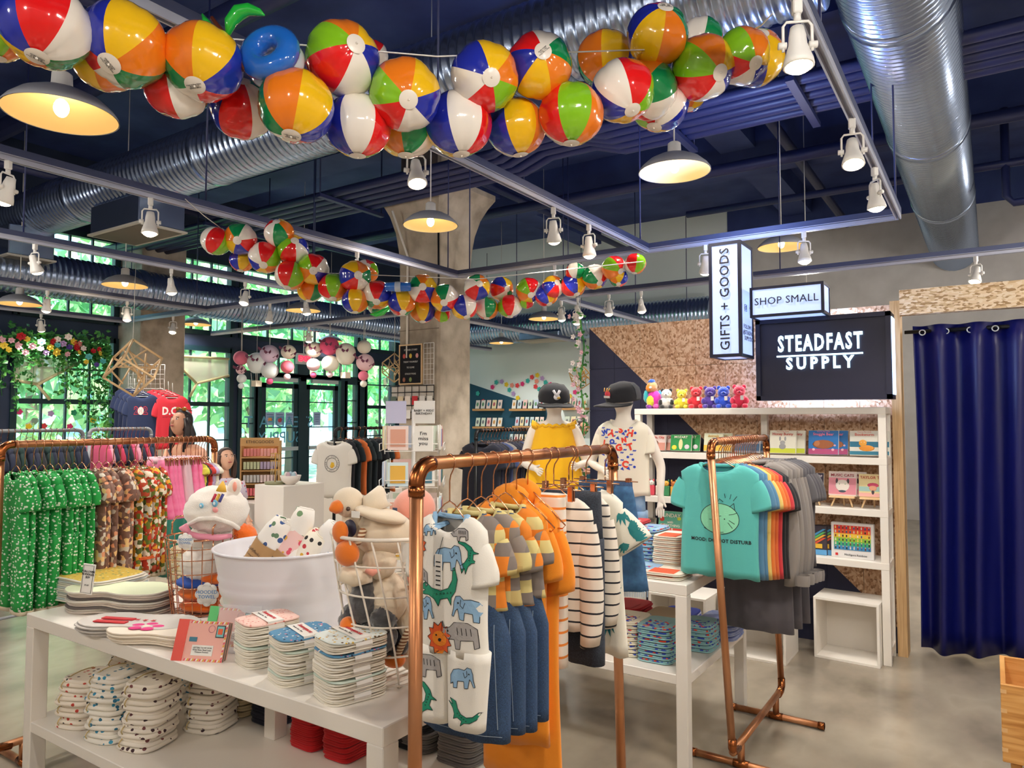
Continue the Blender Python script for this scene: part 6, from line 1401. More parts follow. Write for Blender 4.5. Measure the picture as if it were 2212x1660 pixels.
def figure(parent, mt, H, arms, legs=True, sw=.165, name='body', hipz=None, tw=.10, lean=0):
    """one continuous body: pelvis, spine, neck, arms with five fingered hands, legs. H = full height; arms = {side: (elbow, wrist, handdir)} relative to shoulder"""
    k = H/1.65; z = lambda q: q*k
    Vs = [(0, 0, z(.92), .13*k, .09*k), (0, -lean*.4*k, z(1.08), .105*k, .08*k), (0, -lean*k, z(1.28), .14*k, .09*k), (0, -lean*1.3*k, z(1.38), .09*k, .06*k), (0, -lean*1.6*k, z(1.45), .045*k), (0, -lean*2*k, z(1.53), .045*k)]
    Es = [(0, 1), (1, 2), (2, 3), (3, 4), (4, 5)]
    for s in (-1, 1):
        el, wr = arms[s]; b = len(Vs); sh = V((s*sw*k, -lean*1.2*k, z(1.345)))
        e = sh+V(el)*k; w_ = e+V(wr)*k; d = V(wr).normalized(); pm = w_+d*.045*k
        Vs += [(*sh, .05*k), (*e, .037*k), (*w_, .024*k), (*pm, .032*k, .018*k)]; Es += [(3, b), (b, b+1), (b+1, b+2), (b+2, b+3)]
        side = d.cross(V((0, 1, 0))).normalized() if abs(d.y) < .9 else V((1, 0, 0)); nrm = d.cross(side)
        for j in range(4):
            f0 = pm+side*(j-1.5)*.017*k+d*.03*k; L_ = (.032, .038, .036, .028)[j]*k; c = len(Vs)
            Vs += [(*f0, .0085*k), (*(f0+d*L_+nrm*.004), .0078*k), (*(f0+d*L_*1.8+nrm*.014*k), .006*k)]; Es += [(b+3, c), (c, c+1), (c+1, c+2)]
        c = len(Vs); th = w_+d*.02*k+side*.03*k
        Vs += [(*th, .01*k), (*(th+d*.03*k+side*.016*k), .008*k)]; Es += [(b+2, c), (c, c+1)]
        if legs:
            c = len(Vs); Vs += [(s*.085*k, 0, z(.84), .085*k), (s*.09*k, -.01, z(.48), .055*k), (s*.09*k, .01, z(.10), .036*k), (s*.09*k, .02, z(.04), .034*k), (s*.095*k, -.13*k, z(.03), .03*k)]
            Es += [(0, c), (c, c+1), (c+1, c+2), (c+2, c+3), (c+3, c+4)]
    return skinfig(name, Vs, Es, mt, parent)
MAN = M('mannequin_white', 'efe6da', .35)
def cap(parent, c, rz, s=1, art=None):
    t = thing('trucker_cap', 'x', 'cap', c, rz); CB = fab('16171f'); m = MB()
    m.lathe([(.105*s, 0), (.108*s, .03*s), (.1*s, .075*s), (.07*s, .11*s), (.02*s, .125*s), (.001, .126*s)], CB, 28); m.v = [(v[0], v[1]*1.12, v[2]) for v in m.v]; m.build('crown', t)
    m = MB(); vs = []; fs = []
    for i in range(17):
        a = pi+pi*i/16
        for k in range(5): r = (.104+.085*k/4*sin(pi*i/16)**.7)*s; vs.append((r*cos(a)*(1-.08*k/4), r*sin(a)*1.12, .005-.012*k/4*s-.012*abs(cos(a))))
    for i in range(16):
        for k in range(4): q = i*5+k; fs.append((q, q+1, q+6, q+5))
    m.add(vs, fs, CB, True); o = m.build('brim', t); o.modifiers.new('s', 'SOLIDIFY').thickness = .006
    m = MB(); m.lathe([(.1065*s, .008), (.1095*s, .032*s), (.1015*s, .077*s), (.071*s, .112*s)], M('cap_mesh', '55565c', .9), 28); 
    keep = [f for f in m.f if sum(m.v[i][1] for i in f)/4 > .012]; m.mi = m.mi[:len(keep)]; m.sm = m.sm[:len(keep)]; m.f = keep; m.v = [(v[0], v[1]*1.12, v[2]) for v in m.v]; m.build('mesh_back', t)
    m = MB()
    if art == 'peace':
        for a in (-.25, .2): m.tube([(0, -.122*s, .05*s), (a*.09, -.122*s, .09*s)], .009*s, plain('e8e6ea'), 6)
        m.ball((0, -.12*s, .045*s), (.022*s, .008, .02*s), plain('e8e6ea'), 10, 6).ball((.01, -.126*s, .04*s), (.012, .005, .008), plain('c9a24a'), 8, 5)
    else:
        m.ball((0, -.12*s, .055*s), (.028*s, .008, .026*s), plain('d8404c'), 12, 6); m.box((0, -.127*s, .04*s), (.06*s, .004, .014*s), plain('f0e8e0'))
        for a in (-.03, 0, .03): m.tube([(a*.6, -.12, .075*s), (a*s, -.118*s, .096*s)], .003, plain('e9b04c'), 5)
    m.build('patch', t)
    return t
def mannequin(label, px, D, armL, armR, rz, hz):
    p = at(px, 900, D=D); t = thing('mannequin', label, 'mannequin', (p.x, p.y, MZ-.0), rz); k = .62
    Vs = [(0, 0, .02, .09), (0, 0, .2, .08), (0, 0, .34, .095, .07), (0, 0, .5, .075, .06), (0, 0, .64, .10, .065), (0, 0, .715, .055, .05), (0, 0, .755, .038), (0, 0, .80, .042), (0, -.01, .84, .07, .08), (0, -.01, .885, .06, .07)]
    Es = [(i, i+1) for i in range(9)]
    for s, (el, wr) in ((-1, armL), (1, armR)):
        b = len(Vs); sh = V((s*.125, 0, .70)); e = sh+V(el); w_ = e+V(wr); d = V(wr).normalized(); pm = w_+d*.03
        Vs += [(*sh, .04), (*e, .03), (*w_, .02), (*pm, .024, .014)]; Es += [(5, b), (b, b+1), (b+1, b+2), (b+2, b+3)]
        sd = V((0, 1, 0)).cross(d).normalized()
        for j in range(4):
            f0 = pm+sd*(j-1.5)*.013+d*.02; c = len(Vs); L_ = (.025, .03, .028, .022)[j]; Vs += [(*f0, .0065), (*(f0+d*L_), .006), (*(f0+d*L_*1.7+V((0, .006, 0))), .0045)]; Es += [(b+3, c), (c, c+1), (c+1, c+2)]
        c = len(Vs); th = w_+d*.012+sd*-.022; Vs += [(*th, .008), (*(th+d*.025-sd*.012), .006)]; Es += [(b+2, c), (c, c+1)]
    skinfig('body', Vs, Es, MAN, t)
    MB().lathe([(.0395, .785), (.041, .787), (.041, .79), (.0395, .792)], plain('c9bfb2'), 20).build('neck_seam', t)
    MB().lathe([(.001, 0), (.1, 0), (.1, .012), (.001, .014)], MET, 28).build('base', t)
    return t, p
t, p = mannequin('white child mannequin in a yellow dress and black cap', 1197, 4.5, ((-.07, .0, -.22), (.10, -.16, -.03)), ((.08, .0, -.22), (-.05, -.16, -.0)), .42, 0); rzA = .42
zt = MZ
c = cap(None, (p.x, p.y, MZ+.862), .42+.25, .92, 'peace'); c.rotation_euler = (-.0, 0, .67); c.rotation_euler[0] = .16; c['label'] = 'black trucker cap with a peace hand patch on the yellow dress mannequin'
YD = fab('f2b90f', 'yellow_crepe'); d_ = thing('yellow_dress', 'yellow ruffled sleeveless dress on the mannequin', 'dress', (p.x, p.y, MZ), .42); m = MB(); rs = []
for i in range(18): u = i/17; rs.append(ring(54, 0, .705-.43*u, .115+.085*u, .085+.05*u, .006*(.4+u), ph=1))
m.loft(rs, YD, cap=False).build('fabric', d_)
m = MB(); P = []
for j in range(60): a = 2*pi*j/60; P.append(V((.118*cos(a), .088*sin(a), .712+.006*sin(17*a))))
m.tube(P, .01, YD, 6, closed=True); m.build('ruffle_neck', d_)
for s in (-1, 1):
    m = MB(); rs = [[V((s*(.10+.035*u)+.0*j, .06*cos(2*pi*j/20)*(1+.1*sin(j*2)), .70+.028*sin(2*pi*j/20)+.02*u)) for j in range(20)] for u in (0, .5, 1)]
    m.loft(rs, YD, cap=False).build('ruffle', d_)
MB().box((-.13, -.1, .52), (.03, .002, .05), PAPER).build('paper_tag', d_)
t, p = mannequin('white child mannequin in jeans, city print tee and black cap', 1347, 4.3, ((-.08, .02, -.21), (.11, -.14, -.04)), ((.09, .02, -.22), (-.0, -.05, -.2)), .25, 0)
c = cap(None, (p.x, p.y, MZ+.862), .25-.75, .92, 'rose'); c.rotation_euler = (.14, .06, -.5); c['label'] = 'black trucker cap with a red rose patch on the tee mannequin'
tt = shirt('printed_tee', 'cream tee with scattered WASHINGTON DC letters on the mannequin', 'tee', cream, .30, .44, .13, 1.15, 1.05, .09, .075, amp=.004, ph=.7); tt.location = (p.x, p.y, MZ+.745); tt.rotation_euler = (0, 0, .25)
for c_ in tt.children:
    if c_.name.startswith('sleeve'): c_.scale = (1.03, 1.75, 1.05)
b = [c_ for c_ in tt.children if c_.name.startswith('body')][0]; tr = bvh(b); q = MB(); RDI, BLI = plain('e5402c', .8), plain('2c46b4', .8); used = []
for i, (ch, x, z) in enumerate((('W', -.095, -.07), ('A', -.055, -.075), ('S', .0, -.055), ('H', .055, -.075), ('I', -.10, -.13), ('N', -.075, -.165), ('G', -.01, -.16), ('T', .055, -.155), ('O', -.05, -.125), ('N', .02, -.115), ('D', -.035, -.24), ('C', .025, -.255), ('V', -.085, -.26))):
    tprint(q, tr, ch, .052 if i not in (0, 4, 8, 9) else .036, x, z, RDI if ch not in 'OWV' else BLI, o2=.0028, rot=rnd.uniform(-.4, .4), off=.0022); used.append((x, z))
k = 0
for _ in range(400):
    x, z = rnd.uniform(-.11, .085), rnd.uniform(-.285, -.045)
    if any(abs(x-a)+abs(z-b_) < .03 for a, b_ in used): continue
    used.append((x, z)); a = rnd.random()
    if a < .3: patch(q, tr, circle(x, z, .008, 8), BLI, .0016)
    elif a < .6: patch(q, tr, [(x-.012, z), (x+.004, z+.014), (x+.011, z-.008)], BLI, .0016)
    else: stroke(q, tr, [(x-.009, z), (x-.003, z+.006), (x+.002, z), (x+.009, z+.006)], BLI, .003)
tag(q.build('letter_print', tt), kind='stuff')
jn = M('washed_denim', '5b83b4', .85, kind='noise', cols=['3f689e', '7ea3cc', 'b9c9d4'], sc=6, bump=.2); j = trousers('mannequin_jeans', 'light washed jeans with a ripped patch on the tee mannequin', 'jeans', jn, .24, .34, .07, .075); j.location = (p.x, p.y, MZ+.355); j.rotation_euler = (0, 0, .25)
# ---------------- people
def person(label, base, H, rz, skin, top, hair, arms, lean=.06, ponytail=True, bottoms='2a3046', legs=True, hd=0):
    t = thing('person', label, 'person', base, rz); SK = M('skin_'+skin, skin, .5); k = H/1.65
    figure(t, SK, H, arms, legs=legs, lean=lean)
    hc = V((0, -lean*2.5*k, 1.60*k)); m = MB(); R = Matrix.Translation(hc) @ Matrix.Rotation(-hd, 4, 'X')
    m.ball((0, 0, 0), (.075*k, .092*k, .112*k), SK, 24, 18, fn=lambda v: V((v.x*(1-.25*max(0, -v.z/.11)), v.y, v.z)))
    m.ball((0, -.095*k, -.015*k), (.012*k, .018*k, .022*k), SK, 8, 6)
    for s in (-1, 1): m.ball((s*.074*k, 0, -.005), (.01*k, .02*k, .03*k), SK, 8, 6)
    m.v = [tuple(R @ V(v)) for v in m.v]; m.build('head', t)
    m = MB()
    for s in (-1, 1): m.ball((s*.03*k, -.083*k, .012*k), (.013*k, .006*k, .006*k), plain('f4efe8'), 8, 6); m.ball((s*.03*k, -.0885*k, .012*k), (.005*k, .003*k, .0055*k), BLK, 8, 6); m.tube([(s*.018*k, -.088*k, .03*k), (s*.045*k, -.08*k, .03*k)], .003*k, plain(hair), 5)
    m.ball((0, -.088*k, -.052*k), (.022*k, .007*k, .006*k), plain('b4575a'), 10, 6); m.v = [tuple(R @ V(v)) for v in m.v]; m.build('face', t)
    HM = M('hair_'+hair, hair, .45, kind='noise', cols=[hair, hair], sc=4, bump=.2); m = MB()
    m.ball((0, .012*k, .022*k), (.087*k, .1*k, .112*k), HM, 20, 14, fn=lambda v: v if v.y > -.03*k or v.z > .06*k else V((v.x*.9, max(v.y, -.045*k), max(v.z, .035*k))))
    for s in (-1, 1): m.tube([(s*.07*k, -.03*k, .04*k), (s*.085*k, .01*k, -.04*k), (s*.08*k, .04*k, -.14*k), (s*.07*k, .06*k, -.25*k)], .03*k, HM, 8, rs=[.02*k, .03*k, .03*k, .012*k])
    if ponytail: m.tube([(0, .08*k, .03*k), (.02, .12*k, -.06*k), (.03, .13*k, -.2*k), (.02, .12*k, -.36*k)], .04, HM, 10, rs=[.04*k, .055*k, .055*k, .02*k])
    m.v = [tuple(R @ V(v)) for v in m.v]; m.build('hair', t)
    TM = top if not isinstance(top, str) else fab(top); m = MB(); rs = []
    for i in range(14):
        u = i/13; hw = (.17+.01*sin(3*u))*(1-.1*sin(pi*u)) if i else .09; rs.append([v+V((0, -lean*k*(1.1-1.1*u), 0)) for v in ring(30, 0, (1.41-.55*u)*k, hw*k, (.115-.01*sin(3*u))*k*(1 if i else .7), .004, ph=u*2)])
    m.loft(rs, TM, cap=False).build('top', t)
    for s in (-1, 1):
        el = V(arms[s][0]); a = V((s*.15*k, -lean*1.2*k, 1.35*k)); MB().tube([a, a+el*k*.35+V((s*.01, 0, 0)), a+el*k*.7+V((s*.012, 0, 0))], .055*k, TM, 12, rs=[.062*k, .058*k, .055*k]).build('sleeve', t)
    if legs:
        m = MB(); m.loft([ring(24, 0, z_*k, w_*k, .11*k, .002) for z_, w_ in ((.98, .15), (.9, .165), (.82, .17))], fab(bottoms)); m.build('waistband', t)
        for s in (-1, 1): MB().loft([ring(18, s*.088*k, (.86-.75*u)*k, (.09-.035*u)*k, (.095-.035*u)*k, .002) for u in (0, .3, .6, 1)], fab(bottoms)).build('trouser_leg', t)
    return t
p = at(412, 930, D=6.4)
t = person('person in a peach top with long dark hair and sunglasses, looking down', (p.x, p.y, 0), 1.60, .25, 'd9a184', 'e3a98a', '231a1c', {-1: ((-.05, -.02, -.26), (.03, -.2, -.08)), 1: ((.06, -.02, -.26), (-.04, -.2, -.06))}, lean=.05, hd=.35)
m = MB()
for s in (-1, 1): m.ball((s*.033, -.115, 1.675), (.027, .016, .02), M('sunglass_lens', 'a8702c', .1, .3), 12, 8)
m.tube([(-.07, -.06, 1.66), (-.03, -.125, 1.675), (.03, -.125, 1.675), (.07, -.06, 1.66)], .004, plain('5a3a1c'), 5); m.build('sunglasses', t)
m = MB().tube([(-.10, -.14, 1.32), (0, -.165, 1.18), (.12, -.14, 1.0)], .012, plain('1c1c26'), 6); m.build('bag_strap', t)
p = at(482, 1010, D=5.95)
person('child with long brown hair and fringe beside the left rack, looking down', (p.x, p.y, 0), 1.30, 1.35, 'e3b194', M('flower_top', 'd9cfe0', .85, kind='spots', cols=['d9cfe0', 'd9566a', 'e9dfe6', '8a76b8'], sc=40), '3e2a22', {-1: ((-.04, -.02, -.25), (.03, -.16, -.1)), 1: ((.04, -.02, -.25), (-.03, -.16, -.1))}, lean=.03, ponytail=False, hd=.3, bottoms='b9c4d8')
p = at(1243, 940, D=8.2)
person('person in profile with tied dark hair behind the yellow dress mannequin', (p.x, p.y, 0), 1.52, 1.75, 'b98468', M('leaf_shirt', '4a4a42', .85, kind='spots', cols=['4c4a42', 'b9b08a', '2f3a2e'], sc=30), '2a1c1a', {-1: ((-.05, -.02, -.26), (.02, -.22, .0)), 1: ((.05, -.02, -.26), (-.02, -.22, -.02))}, lean=.02, ponytail=True)
# ---------------- plush toys on the shelf
def furm(c): return M('fur_'+c, c, .95, sheen=.8, bump=.9, sc=90)
def fluff(m, c, r, mt, amp=.006, n=26, k=18, sd=0):
    s_ = max(r) if hasattr(r, '__len__') else r
    return m.ball(c, r, mt, n, k, fn=lambda v: v+(v.normalized() if v.length else v)*amp*noise.noise(v*(1/s_)*9+V((sd, 0, 0))))
def plush(px, label, body, head=None, ear=None, s=.14, snout=None, rz=.3, belly=None, eyew=True, tagw=True):
    x = at(px, 870, Y=5.43).x; t = thing('plush_toy', label, 'plush toy', (x, 5.42, 1.67), rz); t.scale = (1.25, 1.2, 1.1); B = furm(body); Hd = furm(head or body); k = s/.14
    m = MB(); fluff(m, (0, .0, .042*k), (.043*k, .045*k, .042*k), B); m.build('body', t)
    m = MB(); fluff(m, (0, -.008*k, .1*k), (.031*k, .032*k, .034*k), Hd, sd=3); m.build('head', t)
    m = MB(); fluff(m, (0, -.038*k, .093*k), (.014*k, .014*k, .011*k), furm(snout or head or body), .002, 14, 10); m.ball((0, -.053*k, .096*k), (.004*k,)*3, BLK, 8, 6); m.build('snout', t)
    for q in (-1, 1):
        m = MB(); fluff(m, (q*.024*k, 0, .128*k), (.011*k, .008*k, .014*k), furm(ear or body), .002, 12, 8); m.build('ear', t)
        m = MB(); fluff(m, (q*.034*k, -.028*k, .045*k), (.014*k, .016*k, .02*k), furm(ear or body), .003, 14, 10); m.build('arm', t)
        m = MB(); fluff(m, (q*.026*k, -.04*k, .014*k), (.016*k, .018*k, .014*k), furm(ear or body), .003, 14, 10); m.build('foot', t)
        if eyew: MB().ball((q*.013*k, -.034*k, .108*k), (.004*k,)*3, BLK, 8, 6).build('eye', t)
    if tagw: MB().box((.012*k, -.05*k, .062*k), (.016*k, .002, .026*k), PAPER).build('paper_tag', t)
    return t
plush(1441, 'black and white panda plush on the book shelf', 'f2efe9', 'f4f1ea', '17171a', .145); plush(1474, 'yellow fluffy plush on the book shelf', 'f0e53a', s=.14); plush(1505, 'red fluffy plush between the yellow and purple ones', 'dd2233', s=.155)
plush(1535, 'purple fluffy plush between the red and blue ones', '4c2f96', s=.155); plush(1564, 'blue fluffy plush between the purple and pink ones', '1f4fd0', s=.155); plush(1598, 'pink red fluffy plush at the right end of the toy row', 'e52a52', s=.16)
x = at(1410, 870, Y=5.42).x; t = thing('parrot_plush', 'tall multicoloured parrot plush at the left end of the toy row', 'plush toy', (x, 5.41, 1.67), .3)
for nm, c, r, col in (('body', (.015, 0, .075), (.06, .055, .075), 'e02fb0'), ('head', (0, -.01, .175), (.04, .042, .048), 'f2b27a'), ('crest', (-.002, -.01, .215), (.028, .03, .022), '2a63cc'), ('cheek', (-.022, -.035, .165), (.024, .02, .03), 'f08a1e'), ('tail', (.06, .02, .09), (.03, .03, .06), '3aa0c8'), ('wing', (-.045, -.01, .1), (.022, .03, .05), '2fb8c4'), ('belly', (-.01, -.045, .06), (.03, .022, .045), 'd9d832'), ('foot', (-.02, -.04, .02), (.026, .024, .02), '8a3aa8'), ('foot', (.035, -.04, .02), (.026, .024, .02), 'e85fb8')):
    m = MB(); fluff(m, c, r, furm(col), .006); m.build(nm, t)
MB().ball((-.008, -.062, .168), (.012, .016, .01), plain('f3efe8'), 10, 6).build('beak', t)
# ---------------- plush geese in the white wire basket
CR, GYF, BKF, OR_, PK_ = M('plush_cream', 'e9d9c0', .9, sheen=.5, bump=.25, sc=200), furm('46464a'), furm('1c1c26'), M('plush_orange', 'e87817', .85, sheen=.5, bump=.3, sc=200), M('plush_pink', 'f0a390', .9, sheen=.5, bump=.25, sc=200); STP = M('leg_stripes', 'e8d8bc', .85, kind='stripe', cols=['e8d8bc', '8a5a3a'], sc=90)
def wp_(px, py, D=2.4): return at(px, py, D=D)-wc
def blob(t, nm, px, py, r, mt, D=2.4, amp=.004, rot=None):
    m = MB(); fluff(m, (0, 0, 0), r, mt, amp, 28, 20, sd=px); o = m.build(nm, t, at(px, py, D=D)-V(t.location)); 
    if rot: o.rotation_euler = rot
    return o
def tb(t, nm, pts, rs, mt): return MB().tube([at(*p[:2], D=p[2])-V(t.location) for p in pts], .02, mt, 14, rs=rs).build(nm, t)
g = thing('plush_goose', 'cream plush goose with an orange beak looking over the basket rim', 'plush toy', wc)
blob(g, 'head', 752, 1085, (.05, .05, .048), CR, 2.36, .001); tb(g, 'beak', ((735, 1093, 2.33), (722, 1098, 2.31), (712, 1102, 2.30)), [.024, .02, .005], OR_); MB().ball(at(752, 1100, D=2.31)-wc, (.007,)*3, plain('4a3a34'), 8, 6).build('eye', g)
tb(g, 'neck', ((760, 1095, 2.38), (764, 1150, 2.38), (775, 1200, 2.42)), [.034, .036, .05], CR); blob(g, 'body', 790, 1240, (.075, .07, .08), CR, 2.44)
MB().lathe([(.001, -.001), (.028, -.001), (.028, .001), (.001, .001)], plain('23243e'), 20, axis='y', c=at(756, 1142, D=2.325)-wc).build('round_tag', g)
blob(g, 'foot', 735, 1150, (.03, .02, .035), OR_, 2.3, .001); blob(g, 'foot', 750, 1196, (.045, .03, .04), OR_, 2.28, .001); tb(g, 'striped_leg', ((757, 1190, 2.28), (778, 1165, 2.3), (785, 1145, 2.32)), [.011, .012, .012], STP)
g = thing('plush_bunny', 'large cream plush with a wide floppy hat filling the top of the white basket', 'plush toy', wc)
blob(g, 'body', 825, 1150, (.115, .09, .075), CR, 2.40); tb(g, 'hat_peak', ((815, 1100, 2.36), (810, 1080, 2.36), (822, 1063, 2.38), (832, 1070, 2.4)), [.05, .04, .022, .006], CR); blob(g, 'hat_brim', 822, 1112, (.085, .07, .022), CR, 2.34, .003, (0, .25, YAW))
MB().box(at(768, 1112, D=2.27)-wc, (.035, .002, .02), PAPER).build('label', g)
g = thing('plush_octopus', 'pink round plush at the right back of the white basket', 'plush toy', wc); blob(g, 'body', 895, 1098, (.075, .07, .07), PK_, 2.52, .001); blob(g, 'cheek', 905, 1240, (.04, .04, .06), PK_, 2.42); tb(g, 'smile', ((872, 1120, 2.46), (876, 1128, 2.455), (882, 1120, 2.455)), [.0015]*3, plain('8a3a34'))
MB().box(at(853, 1102, D=2.44)-wc, (.02, .002, .014), plain('35476a')).build('label', g)
g = thing('plush_duckling', 'cream plush with grey wings squeezed against the front of the white basket', 'plush toy', wc)
blob(g, 'head', 820, 1215, (.06, .05, .055), CR, 2.36); blob(g, 'body', 835, 1290, (.08, .06, .085), CR, 2.38); tb(g, 'arm', ((735, 1240, 2.29), (765, 1248, 2.31), (800, 1240, 2.33)), [.022, .03, .028], CR); blob(g, 'wing', 783, 1300, (.045, .04, .075), GYF, 2.35, .01, (0, .2, 0)); blob(g, 'wing', 765, 1345, (.05, .05, .06), GYF, 2.38, .01)
tb(g, 'pink_bow', ((790, 1232, 2.30), (805, 1238, 2.3), (820, 1230, 2.3)), [.008, .012, .006], PK_); MB().box(at(880, 1195, D=2.24)-wc, (.05, .002, .06), PAPER).build('label', g)
g = thing('plush_seal', 'dark grey furry plush low in the white wire basket', 'plush toy', wc); blob(g, 'body', 812, 1372, (.075, .06, .06), GYF, 2.38, .012); blob(g, 'head', 828, 1335, (.045, .04, .04), GYF, 2.34, .01); blob(g, 'back', 848, 1385, (.06, .05, .06), BKF, 2.42, .01)
g = thing('plush_duck', 'cream plush with orange feet at the bottom right of the white basket', 'plush toy', wc); blob(g, 'body', 888, 1325, (.05, .05, .09), CR, 2.40); blob(g, 'body_low', 885, 1420, (.03, .03, .04), CR, 2.44); blob(g, 'foot', 850, 1424, (.045, .03, .028), OR_, 2.40, .001); tb(g, 'striped_leg', ((858, 1415, 2.38), (872, 1385, 2.36), (884, 1360, 2.36)), [.012]*3, STP); blob(g, 'foot', 752, 1352, (.028, .025, .028), OR_, 2.33, .001)
# ---------------- hooded towels in the rose gold basket
TW_ = M('terry_white', 'f3ece2', .98, sheen=.6, bump=.8, sc=220); TO = M('terry_orange', 'ef6f14', .98, sheen=.4, bump=.8, sc=200); D3 = 3.2
g = thing('unicorn_towel', 'white unicorn hooded towel with blue eyes and pink ribbon in the rose gold basket', 'hooded towel', cc)
def tl(px, py, D=3.2): return at(px, py, D=D)-cc
def blb(nm, px, py, r, mt, D=3.2, amp=.004, rot=None):
    m = MB(); fluff(m, (0, 0, 0), r, mt, amp, 30, 22, sd=px); o = m.build(nm, g, tl(px, py, D)); o.rotation_euler = rot or (0, 0, YAW); return o
blb('hood', 468, 1102, (.135, .12, .105), TW_, 3.2, .012); blb('ear', 506, 1054, (.03, .018, .042), TW_, 3.18, .002, (0, .35, YAW)); MB().ball(tl(507, 1052, 3.16), (.012, .008, .022), PK_, 10, 8).build('ear_lining', g)
MB().tube([tl(478, 1062, 3.1), tl(480, 1050, 3.1), tl(482, 1040, 3.1)], .02, plain('f0bf4a'), 10, rs=[.022, .014, .003]).build('horn', g)
for i, (c, q) in enumerate((('c42a4c', 0), ('f0bf4a', 8), ('3a3f8a', 16))): MB().tube([tl(466+q, 1068, 3.09), tl(458+q, 1085, 3.075)], .006, plain(c), 6).build('mane', g)
EB = plain('6ab4d8')
for px, py, s in ((435, 1093, .8), (464, 1088, 1.1)):
    c = tl(px, py, 3.073); MB().ball(c, (.017*s, .006, .014*s), EB, 14, 8).build('eye', g); MB().ball(c-FWD*.005, (.008*s, .004, .007*s), plain('e6f4fa'), 10, 6).build('eye_light', g)
MB().ball(tl(465, 1102, 3.068), (.018, .006, .012), M('nose_pink', 'f4a3a0', .9), 14, 8).build('nose', g)
m = MB(); m.tube([tl(405, 1135, 3.12), tl(430, 1122, 3.07), tl(465, 1120, 3.06), tl(500, 1132, 3.1), tl(515, 1142, 3.16)], .01, TW_, 8); m.build('hood_hem', g)
blb('body', 455, 1160, (.10, .085, .06), TW_, 3.22, .008); blb('body', 450, 1215, (.115, .10, .09), TW_, 3.22, .01)
MB().tube([tl(402, 1150, 3.12), tl(430, 1160, 3.1), tl(470, 1162, 3.1), tl(500, 1158, 3.14)], .012, M('ribbon_pink', 'f29cb4', .5), 8, rs=[.01, .014, .014, .01]).build('ribbon', g); MB().tube([tl(408, 1150, 3.09), tl(398, 1140, 3.08), tl(388, 1142, 3.08)], .01, MC['ribbon_pink'], 8, rs=[.012, .02, .006]).build('ribbon_tail', g)
def rtag(g, px, py, D, s, nm='HOODED\nTOWEL'):
    m = MB()
    for k in range(8): a = 2*pi*k/8; m.lathe([(.001, -.001), (.016*s, -.001), (.016*s, .001), (.001, .001)], PAPER, 12, axis='y', c=(.028*s*cos(a), 0, .028*s*sin(a)))
    m.lathe([(.001, -.0015), (.032*s, -.0015), (.032*s, .001), (.001, .001)], PAPER, 16, axis='y'); tg = m.build('scalloped_tag', g, at(px, py, D=D)-V(g.location)); tg.rotation_euler = (0, 0, YAW)
    text(nm, .018*s, plain('2f7fc0'), 'lettering', tg, (0, -.0025, 0), ext=.0003)
rtag(g, 400, 1170, 3.03, .8)
g = thing('orange_towel', 'orange and blue hooded towels folded in the bottom of the rose gold basket', 'hooded towel', cc)
blb('fold', 440, 1255, (.115, .1, .03), fab('1f4fae'), 3.22, .004); blb('fold', 446, 1278, (.118, .105, .034), TO, 3.22, .006); blb('fold', 446, 1305, (.112, .1, .03), TO, 3.22, .006); blb('fold', 470, 1246, (.07, .08, .03), TO, 3.2, .004)
rtag(g, 447, 1285, 3.07, 1.15)
g = thing('orange_towel', 'orange hooded towel rising behind the tub in the rose gold basket', 'hooded towel', cc); blb('fold', 525, 1162, (.06, .07, .06), TO, 3.3, .008); blb('fold', 508, 1185, (.05, .06, .06), TO, 3.28, .008)
# ================================================================ BOOKS AND GIFTS ON THE WALL SHELF
def pbook(px0, px1, z, h, col, title, tcol, label, art=(), Y=5.36, tilt=-.2, ts=.026, back=True, easel=False, thick=.018, sub=None, nm='picture_book'):
    a, b = at(px0, 950, Y=Y).x, at(px1, 950, Y=Y).x; w_ = b-a; x = (a+b)/2
    for k in ((1, 0) if back else (0,)):
        t = thing(nm, label if k == 0 else 'rear copy of the '+label.split(' on ')[0].split(' with ')[0].split(' next to ')[0].split(' left of ')[0], 'book', (x+.055*k, Y+.035*k, z+(.075 if easel else .012)), rot=(tilt, 0, 0))
        MB().box((0, thick/2, h/2), (w_, thick, h), plain(col), ch=.003).build('cover', t); MB().box((.002, thick/2, h/2), (w_-.002, thick*.7, h+.001), PAPER).build('pages', t)
        m = MB()
        for kind, cx, cz, r, c in art:
            if kind == 'o': m.ball((cx*w_, -.001, cz*h), (r*w_, .002, r*w_*.9), plain(c), 14, 6)
            elif kind == 'e': m.ball((cx*w_, -.0005, cz*h), (r*w_, .002, r*w_*.45), plain(c), 14, 6)
            elif kind == 'v': m.ball((cx*w_, -.0005, cz*h), (r*w_*.4, .002, r*w_), plain(c), 12, 6)
            elif kind == 'b': m.box((0, -.0006, cz*h), (w_*.98, .0012, r*h), plain(c))
        if art: m.build('cover_art', t)
        vx = textmesh(title, .1, 0, .002, 1, 1)[0]; L = max(v.x for v in vx)-min(v.x for v in vx); s_ = min(ts, w_*.9/L*.1)
        text(title, s_, plain(tcol), 'lettering', t, (0, -.0035, h*.84), off=s_*.02, ext=.0004)
        if sub: text(sub, s_*.5, plain(tcol), 'small_lettering', t, (0, -.0035, h*.95), ext=.0003)
    if easel:
        e = thing('wooden_easel', 'small wooden easel under the '+label.split(' on ')[0].split(' with ')[0], 'easel', (x, Y, z)); P_ = M('pale_pine')
        MB().box((0, -.015, .068), (w_*.9, .04, .012), P_).build('ledge', e)
        for s in (-1, 1): MB().tube([(s*w_*.25, .0, .065), (s*w_*.38, -.02, .004)], .006, P_, 6).build('leg', e)
        MB().tube([(0, .05, .13), (0, .07, .004)], .006, P_, 6).build('leg', e)
    return w_
Z1, Z2, Z3 = 1.335, .995, .655
